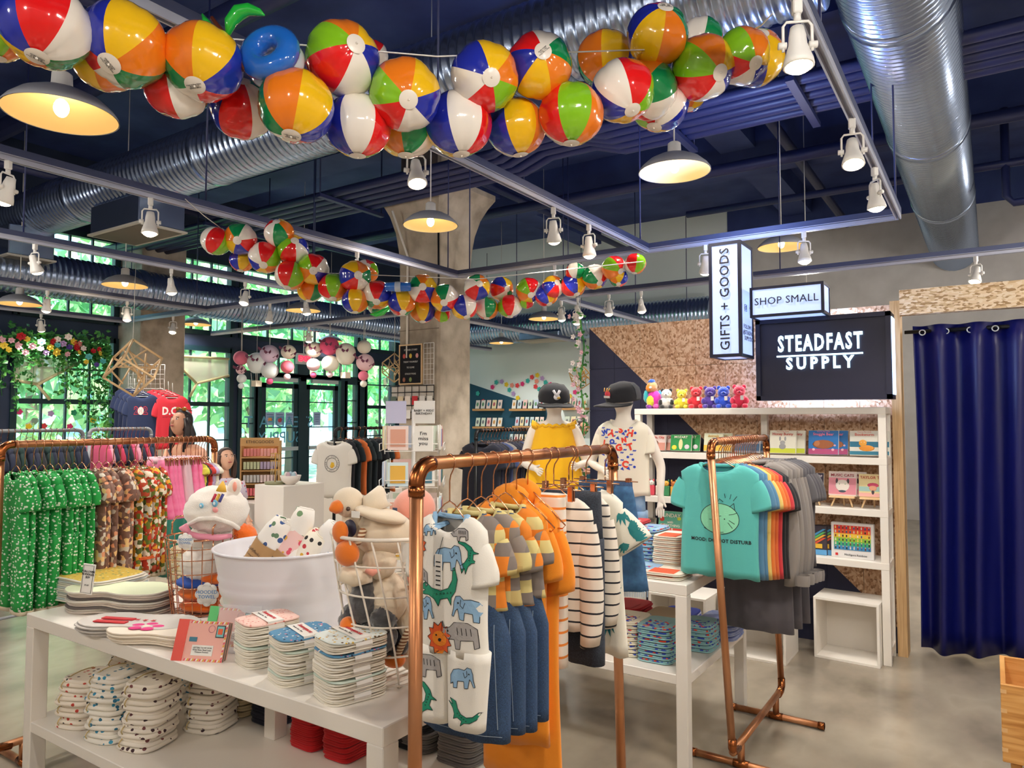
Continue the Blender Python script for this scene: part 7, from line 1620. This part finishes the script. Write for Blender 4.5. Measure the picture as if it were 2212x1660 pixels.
pbook(1400, 1436, Z1, .12, 'd9c3bd', 'Hello, City', 'c4483c', 'pale pink board book next to the green one', [('b', 0, .25, .5, 'c98a7a'), ('o', -.1, .45, .2, '7a4a32')])
pbook(1447, 1492, Z1, .125, '1d8a45', 'MOZART', 'f4f1e0', 'green board book titled MOZART', [('v', 0, .4, .25, 'e8d9a0'), ('o', -.3, .2, .12, 'f0d43a'), ('o', .3, .25, .12, 'd8cfd8')])
pbook(1519, 1560, Z1, .14, 'd9dcc0', 'Animals', 'c9a24c', 'pale yellow green book left of the tee rack top', [('b', 0, .2, .3, 'e8b23c'), ('o', .1, .45, .2, 'b9c9b0')])
pbook(1586, 1640, Z1, .13, '8a8a96', 'LOVE IN THE STARS', 'f0a24c', 'dark book titled LOVE in the STARS', [('b', 0, .3, .4, '3a5a7a')], ts=.02)
AB = [('b', 0, .12, .2, 'c9d23c'), ('o', 0, .3, .13, '9a9a9c'), ('o', 0, .47, .1, 'a8a8aa'), ('v', -.1, .64, .09, '9a9a9c'), ('v', .1, .64, .09, '9a9a9c'), ('o', -.03, .49, .015, '15151a'), ('o', .04, .49, .015, '15151a')]
pbook(1661, 1718, Z1, .165, 'e9e6d6', 'Honey Bunny', 'c45a52', 'cream board book titled Honey Bunny with a grey rabbit', AB, sub="You're My Little")
pbook(1745, 1810, Z1, .168, '1f6fb8', 'Snuggle Bear', 'f08aa8', 'blue board book titled Snuggle Bear with a sleeping brown bear', [('b', 0, .12, .22, 'b04a78'), ('e', 0, .42, .36, '9a5a34'), ('o', -.2, .45, .12, 'b9764a'), ('o', -.32, .2, .05, 'f2b8c8'), ('o', .32, .2, .05, 'f2b8c8'), ('o', .38, .38, .04, 'f2b8c8')], sub="You're My Little")
pbook(1834, 1899, Z1, .168, 'e8e6da', 'Bookworm', 'e0766a', 'white board book titled Bookworm with an orange caterpillar', [('b', 0, .45, .22, '1f6f8e'), ('b', 0, .1, .14, '2a7a96'), ('e', .08, .3, .26, 'ef9a2e'), ('o', -.05, .5, .14, 'f0a83c'), ('o', -.1, .53, .03, 'f4f1e0'), ('o', .0, .53, .03, 'f4f1e0')], sub="You're My Little")
pbook(1722, 1776, Z2, .15, '2a2440', 'THE STORY OF', 'e9e3f0', 'dark board book titled THE STORY OF POP on an easel', [('o', -.1, .68, .1, 'f0c040'), ('o', .18, .68, .1, '5aa8d8'), ('o', 0, .4, .22, 'd98a5a'), ('b', 0, .15, .25, 'd8dce8')], easel=True, back=False)
pbook(1787, 1847, Z2, .165, 'e8dcd8', 'MUSIC CATS', '9a2a3c', 'pink board book titled MUSIC CATS with a white cat face on an easel', [('b', 0, .4, .68, 'd98a9a'), ('o', 0, .42, .26, 'efe6de'), ('v', -.2, .6, .12, '3a3038'), ('v', .2, .6, .12, '3a3038'), ('e', 0, .2, .15, '3c4a5c'), ('o', -.1, .48, .04, '6a9a5c'), ('o', .1, .48, .04, '6a9a5c')], easel=True)
pbook(1852, 1914, Z2, .155, 'efe0a8', 'TAYLOR TIME', 'c4503c', 'yellow board book titled TAYLOR TIME with a pink hatted figure', [('b', 0, .35, .2, 'a8cfc8'), ('b', 0, .1, .16, 'f0b8b0'), ('o', 0, .4, .14, 'e8a888'), ('e', 0, .52, .2, 'd84a72'), ('v', 0, .25, .13, '3a3440')], easel=True, back=False)
for k in range(4): t = thing('thick_book', 'dark book with rainbow stripes on the lowest shelf, %s from the front' % ORD[k], 'book', (at(1762, 1150, Y=5.38).x+.04*k, 5.36+.02*k, Z3), -.0, group='rainbow striped dark books'); MB().box((0, .015, .1), (.15, .028, .2), plain('3b3440'), ch=.002).build('cover', t); q = MB(); [q.prism([(-.072, .05+.02*i), (-.072, .068+.02*i), (.05, .15+.02*i), (.07, .15+.02*i)], .001, plain(c), Matrix.Translation((0, -.0005, -.03))) for i, c in enumerate(('e05a3c', 'e8b23c', '5ab86a', '4a9ad0'))]; q.box((0, 0, .02), (.145, .003, .035), plain('5a9fd4')).box((.02, -.001, .062), (.05, .003, .03), plain('e8b93c')); q.build('cover_print', t)
x0, x1 = at(1797, 1200, Y=5.36).x, at(1889, 1200, Y=5.36).x; w_ = x1-x0; t = thing('puzzle_box', 'white puzzle box with a rainbow of little figures on the lowest shelf', 'puzzle box', ((x0+x1)/2, 5.34, Z3), rot=(-.03, 0, 0)); h = .235
MB().box((0, .03, h/2), (w_, .055, h), plain('e9e6e4'), ch=.003).build('box', t); m = MB(); RC = ('d8332c', 'e8582c', 'f0c83c', '8cc43c', '3fb07a', '3a8ac0')
for i in range(6): m.box((0, .0015, h*(.87-.115*i)), (w_*.86, .004, h*.116), plain(RC[i]))
m.build('rainbow_picture', t); m = MB()
for i in range(6):
    for k in range(10): m.box((w_*(-.39+.087*k), -.001, h*(.86-.115*i)), (.008, .003, .013), plain(rnd.choice(('222430', 'e8e0d8', '7a3a2c', 'f0d060', '3a5a8a')))).ball((w_*(-.39+.087*k), -.001, h*(.86-.115*i)+.01), .004, plain('f0c890'), 6, 4)
tag(m.build('figures', t), kind='stuff'); text('Minifigure Rainbow', .018, BLK, 'lettering', t, (.02, .001, h*.1)); MB().box((-w_*.37, .001, h*.1), (.016, .004, .016), plain('c82428')).build('logo', t)
# little figures, gift bags and a game box at the left part of the shelf
for i, (px, c, l, c2) in enumerate((( 1392, '2c2c34', 'black and white zebra pattern', 'efeae0'), (1408, 'd94a5c', 'red and white', 'efeae0'), (1424, 'efe9dc', 'white dotted', '2a2a34'), (1440, '3a8a5c', 'green labelled', 'e8b04a'), (1456, 'e8b04a', 'lion faced yellow', 'b9682c'), (1470, 'efe6d4', 'cream striped', '3a3a44'))):
    p = V((at(px, 1040, Y=5.36).x, 5.36, Z2)); t = thing('animal_pouch', l+' small animal shaped pouch behind the tee mannequin', 'pouch', p); MB().box((0, 0, .04), (.05, .04, .08), plain(c), ch=.008).build('body', t)
    MB().ball((0, -.006, .095), (.024, .02, .022), plain(c2), 12, 8).build('head', t)
    for s in (-1, 1): MB().ball((s*.018, -.004, .116), (.007, .006, .012), plain(c), 8, 6).build('ear', t); MB().ball((s*.009, -.024, .098), (.003,)*3, BLK, 6, 4).build('eye', t)
pbook(1385, 1412, Z3, .15, '8a8478', 'NOTES', '3a3a3a', 'grey book on the lowest shelf behind the red tees', [('b', 0, .3, .2, 'd8cfc4')], back=False); pbook(1418, 1470, Z3+.0, .21, '63b59c', 'SUNDAY', 'f6efe2', 'green cookbook reading SUNDAY with EVERYTHING on it', [('o', -.35, .7, .1, 'e0483c'), ('o', .35, .75, .08, 'd8e04c'), ('b', 0, .3, .18, 'e0483c'), ('o', -.3, .45, .1, 'e0483c')], back=False, ts=.04, nm='cookbook')
o = text('with\nEVERYTHING\non it', .027, plain('f6efe2'), 'lettering', [c for c in C.objects if c.name.startswith('cookbook')][0], (0, -.0045, .1), off=.0005)
# ================================================================ REAR WALL CARD LEDGES
CARDC = ('e9e4dc', 'cfe3ea', 'efd9d2', 'f3efe6', 'd8e6d4', 'f0c9c4', 'c9d6ea', 'efe3b8')
LEDGE = M('ledge_oak', 'c2925c', .6)
def ledge(pa, pb, py, n, who):
    A, B = at(pa, py, Y=12.85), at(pb, py, Y=12.85); t = thing('card_ledge', 'oak card ledge on the rear wall, '+who, 'wall shelf', ((A.x+B.x)/2, 12.9, A.z)); w_ = abs(B.x-A.x)
    MB().box((0, 0, 0), (w_, .16, .045), LEDGE).build('board', t)
    for i in range(n):
        c = thing('greeting_card', 'greeting card on the ledge, '+who+', %s from its near end' % ORD[i], 'greeting card', (A.x+w_*(i+.5)/n, 12.90, A.z+.023), rot=(-.22, 0, 0), group='cards on the ledge '+who)
        MB().box((0, 0, .1), (w_/n*.72, .012, .19), plain(CARDC[rnd.randrange(8)])).build('card', c)
        MB().ball((0, -.008, .1), (w_/n*.2, .004, .045), plain(rnd.choice(('c4606a', '4f8fb0', '7a7a80', 'd9a05a', '5f8f6a'))), 10, 6).build('picture', c)
ledge(1022, 1082, 886, 5, 'top row beside the pillar'); ledge(1101, 1172, 886, 6, 'top row left of the mannequin'); ledge(1208, 1266, 884, 5, 'top row by the stand edge')
ledge(1022, 1082, 924, 5, 'second row beside the pillar'); ledge(1108, 1172, 923, 6, 'second row left of the mannequin'); ledge(1215, 1268, 923, 4, 'second row by the stand edge'); ledge(1095, 1160, 960, 6, 'lowest row')
# ================================================================ PILLAR BOARDS
yb_ = py0-.03
A, B = at(863, 746, Y=yb_), at(912, 830, Y=yb_); W_, H2 = B.x-A.x, A.z-B.z
t = thing('letter_board', 'black felt letter board in a pale wooden frame on the pillar', 'letter board', (A.x, yb_, B.z)); FRW = M('pale_pine')
MB().span((.01, 0, .01), (W_-.01, .02, H2-.01), plain('15161c', .9)).build('felt', t); m = MB()
for a, b in (((0, -.01, 0), (W_, .02, .014)), ((0, -.01, H2-.014), (W_, .02, H2)), ((0, -.01, .014), (.014, .02, H2-.014)), ((W_-.014, -.01, .014), (W_, .02, H2-.014))): m.span(a, b, FRW)
m.build('frame', t)
for s_, f in (('STICKER STORE!', .86), ('TREAT YOURSELF', .56), ('TO SOME', .42), ('STICKY PUNS', .26)): text(s_, .028, plain('f2f0ea'), 'lettering', t, (W_/2, -.004, H2*f))
for k, c in enumerate(('d9564c', 'e8c84a', 'f2a8a0', 'a86a52', '8a9a5c')): MB().ball((W_*(.22+.28*(k % 3)), -.004, H2*(.71 if k < 3 else .12)), (.022, .004, .028), plain(c), 12, 6).build('sticker', t)
def grid(label, A, W_, H2, nx, nz, nm='wire_grid', mt=None, rot=0):
    t = thing(nm, label, 'wire grid', A, rot); mt = mt or LAMPW
    for i in range(nx+1): MB().tube([(W_*i/nx, 0, 0), (W_*i/nx, 0, H2)], .005 if i in (0, nx) else .003, mt, 6).build('wire', t)
    for k in range(nz+1): MB().tube([(0, 0, H2*k/nz), (W_, 0, H2*k/nz)], .005 if k in (0, nz) else .003, mt, 6).build('wire', t)
    return t
A2 = at(915, 832, Y=yb_); grid('white wire grid panel hanging beside the letter board on the pillar', A2, at(937, 832, Y=yb_).x-A2.x, at(915, 742, Y=yb_).z-A2.z, 3, 8)
A, B = at(844, 835, Y=yb_-.04), at(937, 905, Y=yb_-.04); W_, H2 = B.x-A.x, A.z-B.z; t = thing('pocket_rack', 'black wire pocket rack of stickers and pins on the pillar below the letter board', 'wire rack', (A.x, yb_-.04, B.z))
MB().span((.01, .01, .01), (W_-.01, .014, H2-.01), plain('cfc8bd')).build('back_panel', t)
for k in range(7): MB().tube([(W_*k/6, 0, 0), (W_*k/6, 0, H2)], .004, BLACKM, 5).build('wire', t)
for k in range(6): MB().tube([(0, 0, H2*k/5), (W_, 0, H2*k/5)], .005, BLACKM, 5).build('wire', t)
for r_ in range(2):
    for k in range(6): MB().box((W_*(k+.5)/6, -.01, H2*(.55-.42*r_)), (W_/8, .004, .1), plain(('5a6a5c', 'd9c8a8', 'efe2d6', 'c82a34', 'e9e6e0', 'f0ece4')[(k+r_*2) % 6])).build('sticker_pack', t)
# ---- postcard spinner
sc_ = at(893, 960, D=5.2); t = thing('card_spinner', 'white wire spinner of greeting cards in front of the pillar', 'card spinner', (sc_.x, sc_.y, 0), .3); t.scale = (1.22, 1.22, 1.0)
MB().tube([(0, 0, 0), (0, 0, 1.66)], .012, LAMPW, 8).build('pole', t); MB().lathe([(.001, .0), (.2, .0), (.2, .02), (.001, .03)], LAMPW, 24).build('base', t)
for r_, z in enumerate((.62, .87, 1.12, 1.37)):
    for f in range(4):
        Rm = Matrix.Rotation(f*pi/2+.35, 4, 'Z')
        for k in (-1, 1):
            m = MB(); m.box((k*.075, -.16, z+.09), (.115, .012, .165), plain(CARDC[(r_+f+k) % 8])); m.box((k*.075, -.168, z+.09), (.085, .003, .12), plain(('b9695c', '4f7f92', 'd9a08a', '5f7f6a', '8a8ab4', 'e0b04a')[(r_*3+f*2+k) % 6])); m.v = [tuple(Rm @ V(v)) for v in m.v]; m.build('greeting_card', t)
        m = MB().tube([(-.15, -.18, z), (.15, -.18, z), (.15, -.18, z+.05), (-.15, -.18, z+.05)], .003, LAMPW, 5, closed=True); m.tube([(-.15, -.15, z-.02), (-.15, -.15, z+.18)], .003, LAMPW, 5); m.tube([(.15, -.15, z-.02), (.15, -.15, z+.18)], .003, LAMPW, 5); m.v = [tuple(Rm @ V(v)) for v in m.v]; m.build('wire_pocket', t)
for k in (-1, 1): MB().box((k*.09, -.05, 1.64), (.13, .004, .16), plain('cfd0f0' if k < 0 else 'f2f0ec')).build('header_card', t)
text("BABY + KIDS'\nBIRTHDAY", .022, BLK, 'lettering', t, (.09, -.056, 1.64)); MB().box((.16, -.22, 1.46), (.11, .01, .17), PAPER).build('greeting_card', t); text("I'm\nmiss\nyou", .035, BLK, 'lettering', t, (.16, -.227, 1.46))
# ---- white tee with a round badge at the front of its black rack
t = dup(tee0, (-4.985, 4.60, 1.385), .3, 'white tee with a round black badge facing out on the black rack', swap={B0: fab('efebe2')}); b = [c for c in t.children if c.name.startswith('body')][0]; tr = bvh(b); q = MB()
for r_ in (.075, .052): c_ = circle(0, -.2, r_, 28); stroke(q, tr, c_+[c_[0]], BLK, .002)
patch(q, tr, [(-.02, -.225), (-.005, -.185), (.02, -.19), (.028, -.225)], plain('f0c83c'), .002); patch(q, tr, circle(0, -.222, .018, 12), plain('e8b22c'), .002)
for k, ch in enumerate('FUN TACOS FAN CLUB DC '): a = pi/2-2*pi*k/22; tprint(q, tr, ch, .018, .063*cos(a), -.2+.063*sin(a), BLK, rot=a-pi/2) if ch != ' ' else None
q.build('badge_print', t)
# ---- shirts on the wall pier
g0 = at(277, 840, D=9.6); grid('white wire grid panel on the wall pier above the hanging shirts', g0, .48, .32, 8, 5, rot=YAW)
def pier(px, py, n, c, lab, grp, txt):
    for i in range(n-1, -1, -1):
        p = at(px-9*i, py-4*i, D=8.8+.12*i); t = dup(tee0, p, YAW+.1, lab+', %s from the front' % ORD[i] if i else txt[0], group=grp if i else '', swap={B0: fab(c)}, scale=(1.02, 1.1, 1.28))
        if not i:
            b = [c_ for c_ in t.children if c_.name.startswith('body')][0]; tr = bvh(b); q = MB(); txt[1](q, tr); q.build('chest_print', t)
        MB().tube([V((0, 0, .12)), V((0, .02, .02)), V((-.1, 0, -.02)), V((.1, 0, -.02)), V((0, .02, .02))], .003, LAMPW, 5).build('hanger_wire', t)
def p202(q, tr): tprint(q, tr, '202', .10, 0, -.16, plain('d8323c'), o2=.006); tprint(q, tr, '2  2', .095, 0, -.16, fab('22305c'), off=.0028, o2=.001); patch(q, tr, circle(0, -.16, .034, 20, 1.1), plain('f0ece4'), .0032); stroke(q, tr, [(-.018, -.135), (-.006, -.16), (-.018, -.185)], plain('d8323c'), .0014, .0042); stroke(q, tr, [(.018, -.135), (.006, -.16), (.018, -.185)], plain('d8323c'), .0014, .0042)
def pdc(q, tr): tprint(q, tr, 'D.C.', .10, 0, -.15, plain('f4ece8'), o2=.004); tprint(q, tr, 'DISTRICT OF COLUMBIA', .016, 0, -.205, BLK)
pier(308, 852, 4, '1c2c54', 'navy shirt behind the one printed 202 on the wall pier', 'navy shirts on the wall pier', ('navy shirt printed 202 with a baseball as the zero', p202))
pier(372, 855, 4, 'd9283a', 'red shirt behind the one printed D.C. on the wall pier', 'red shirts on the wall pier', ('bright red shirt printed D.C. in white', pdc))
# ---- pedestals and small displays in the middle
def block(label, x0, y0, w_, d, h, nm='pedestal'): t = thing(nm, label, 'display plinth', (x0, y0, 0)); MB().span((0, 0, 0), (w_, d, h), WHITE, ch=.003).build('plinth_body', t); MB().span((.003, .003, .0), (w_-.003, d-.003, -.0+.03), plain('d8d0c4')).build('toe_kick', t); return t
a = at(612, 1100, D=5.75); PDX, PDY = a.x-.36, a.y; block('white square plinth with a bowl and jewellery stand on top', PDX, PDY, .36, .42, 1.055)
p = V((PDX+.26, PDY+.15, 1.055)); t = thing('bowl', 'white bowl of small bottles on the plinth', 'bowl', p); MB().lathe([(.03, 0), (.07, .03), (.085, .075), (.08, .075), (.065, .035), (.001, .012)], plain('e4dcd4'), 20).build('bowl_body', t)
for k in range(5): MB().ball((.035*cos(k*1.25), .035*sin(k*1.25), .075), (.018, .018, .03), plain(('a8c4d0', 'd8c0c8', '9ab4c4', 'e0d8d0', 'c4a8b4')[k]), 8, 6).build('bottle', t)
p = V((PDX+.13, PDY+.1, 1.055)); t = thing('jewellery_stand', 'gold jewellery stand on a round olive tray on the plinth', 'jewellery stand', p); MB().lathe([(.001, 0), (.08, 0), (.085, .022), (.001, .02)], plain('8a8a6a'), 24).build('tray', t); MB().tube([(0, 0, .02), (0, 0, .26)], .005, plain('c79a4c', .3), 6).build('stem', t)
for z in (.12, .19, .25): MB().tube([(-.06, 0, z), (.06, 0, z)], .004, plain('c79a4c', .3), 6).build('arm', t); [MB().tube([(x, 0, z), (x, -.004, z-.045)], .003, plain('d8c8a0', .3), 5).build('earring', t) for x in (-.05, -.025, .025, .05)]
p = at(560, 1070, D=6.9); t = thing('card_display', 'wooden four tier display headed ETHICGOODS beside the plinth', 'display rack', (p.x, p.y, .82), .75); WD = M('display_ply', 'c49a62', .6); W_, H2 = .36, .56
for a, b in (((-W_/2, 0, 0), (-W_/2+.012, .14, H2)), ((W_/2-.012, 0, 0), (W_/2, .14, H2)), ((-W_/2, .13, 0), (W_/2, .14, H2))): MB().span(a, b, WD).build('panel', t)
MB().span((-W_/2, -.005, H2-.05), (W_/2, .005, H2+.03), WD).build('header', t); text('ETHICGOODS', .04, plain('3a3028'), 'lettering', t, (0, -.007, H2-.01))
for k in range(4):
    MB().span((-W_/2+.012, 0, .02+k*.125), (W_/2-.012, .13, .03+k*.125), WD).build('tier', t)
    for i in range(10): MB().box((-.14+.031*i, .03, .075+k*.125), (.024, .03, .07), plain((('d96a72', 'e9b4b0'), ('c9cccb', 'e8d4d4'), ('c4cfa8', 'b4a8c8'), ('e08a86', 'e8a8a0'))[k][0 if i < 5 else 1])).build('bookmark_pack', t)
block('white plinth carrying the wooden ETHICGOODS display', p.x-.25, p.y-.2, .5, .45, .82)
a = at(470, 1180, D=5.3); bench('low_table', 'low white table behind the rose gold basket with flat goods', a.x-.5, a.x+.45, a.y-.25, a.y+.35, .62, .04, .05, .2, .03, 4)
for k in range(5): dup(ft, (a.x-.35+.17*k, a.y-.05+.04*(k % 2), .62), .1*k, 'folded print cloth on the low white table, %s from the windows' % ORD[k], group='cloths on the low white table', swap=mats(fab(('efe2cf', 'f0c4b8', 'e9dcc4', 'f2d8d0', 'e4d8c8')[k]), fab(('c9a86a', 'd9566a', '7a6a5a', 'c4483c', 'd8b84a')[k])), scale=(.7, .6, 1.4))
block('oak counter block behind the black rack with the white tee', at(690, 1100, D=7.6).x, at(690, 1100, D=7.6).y, .7, .5, .86, 'counter_block')
p = at(700, 1045, D=7.4)
for k in range(4): t = thing('flat_card_stack', 'notebook on the counter block by the doors, %s from the plinth' % ORD[k], 'notebook', (at(715+14*k, 1050, D=7.9).x, at(715+14*k, 1050, D=7.9).y, .862), .4*k, group='notebooks on the counter block'); MB().box((0, 0, .012), (.14, .2, .024), plain(('7a8a9a', 'c4b49a', '3a4a5a', 'b05a5a')[k])).build('cover', t)
# ================================================================ tidy: remove the templates
dead = [o for o in C.objects if o.parent is None and o.location.z < -15]
for o in dead:
    for c in list(o.children_recursive)+[o]: bpy.data.objects.remove(c)
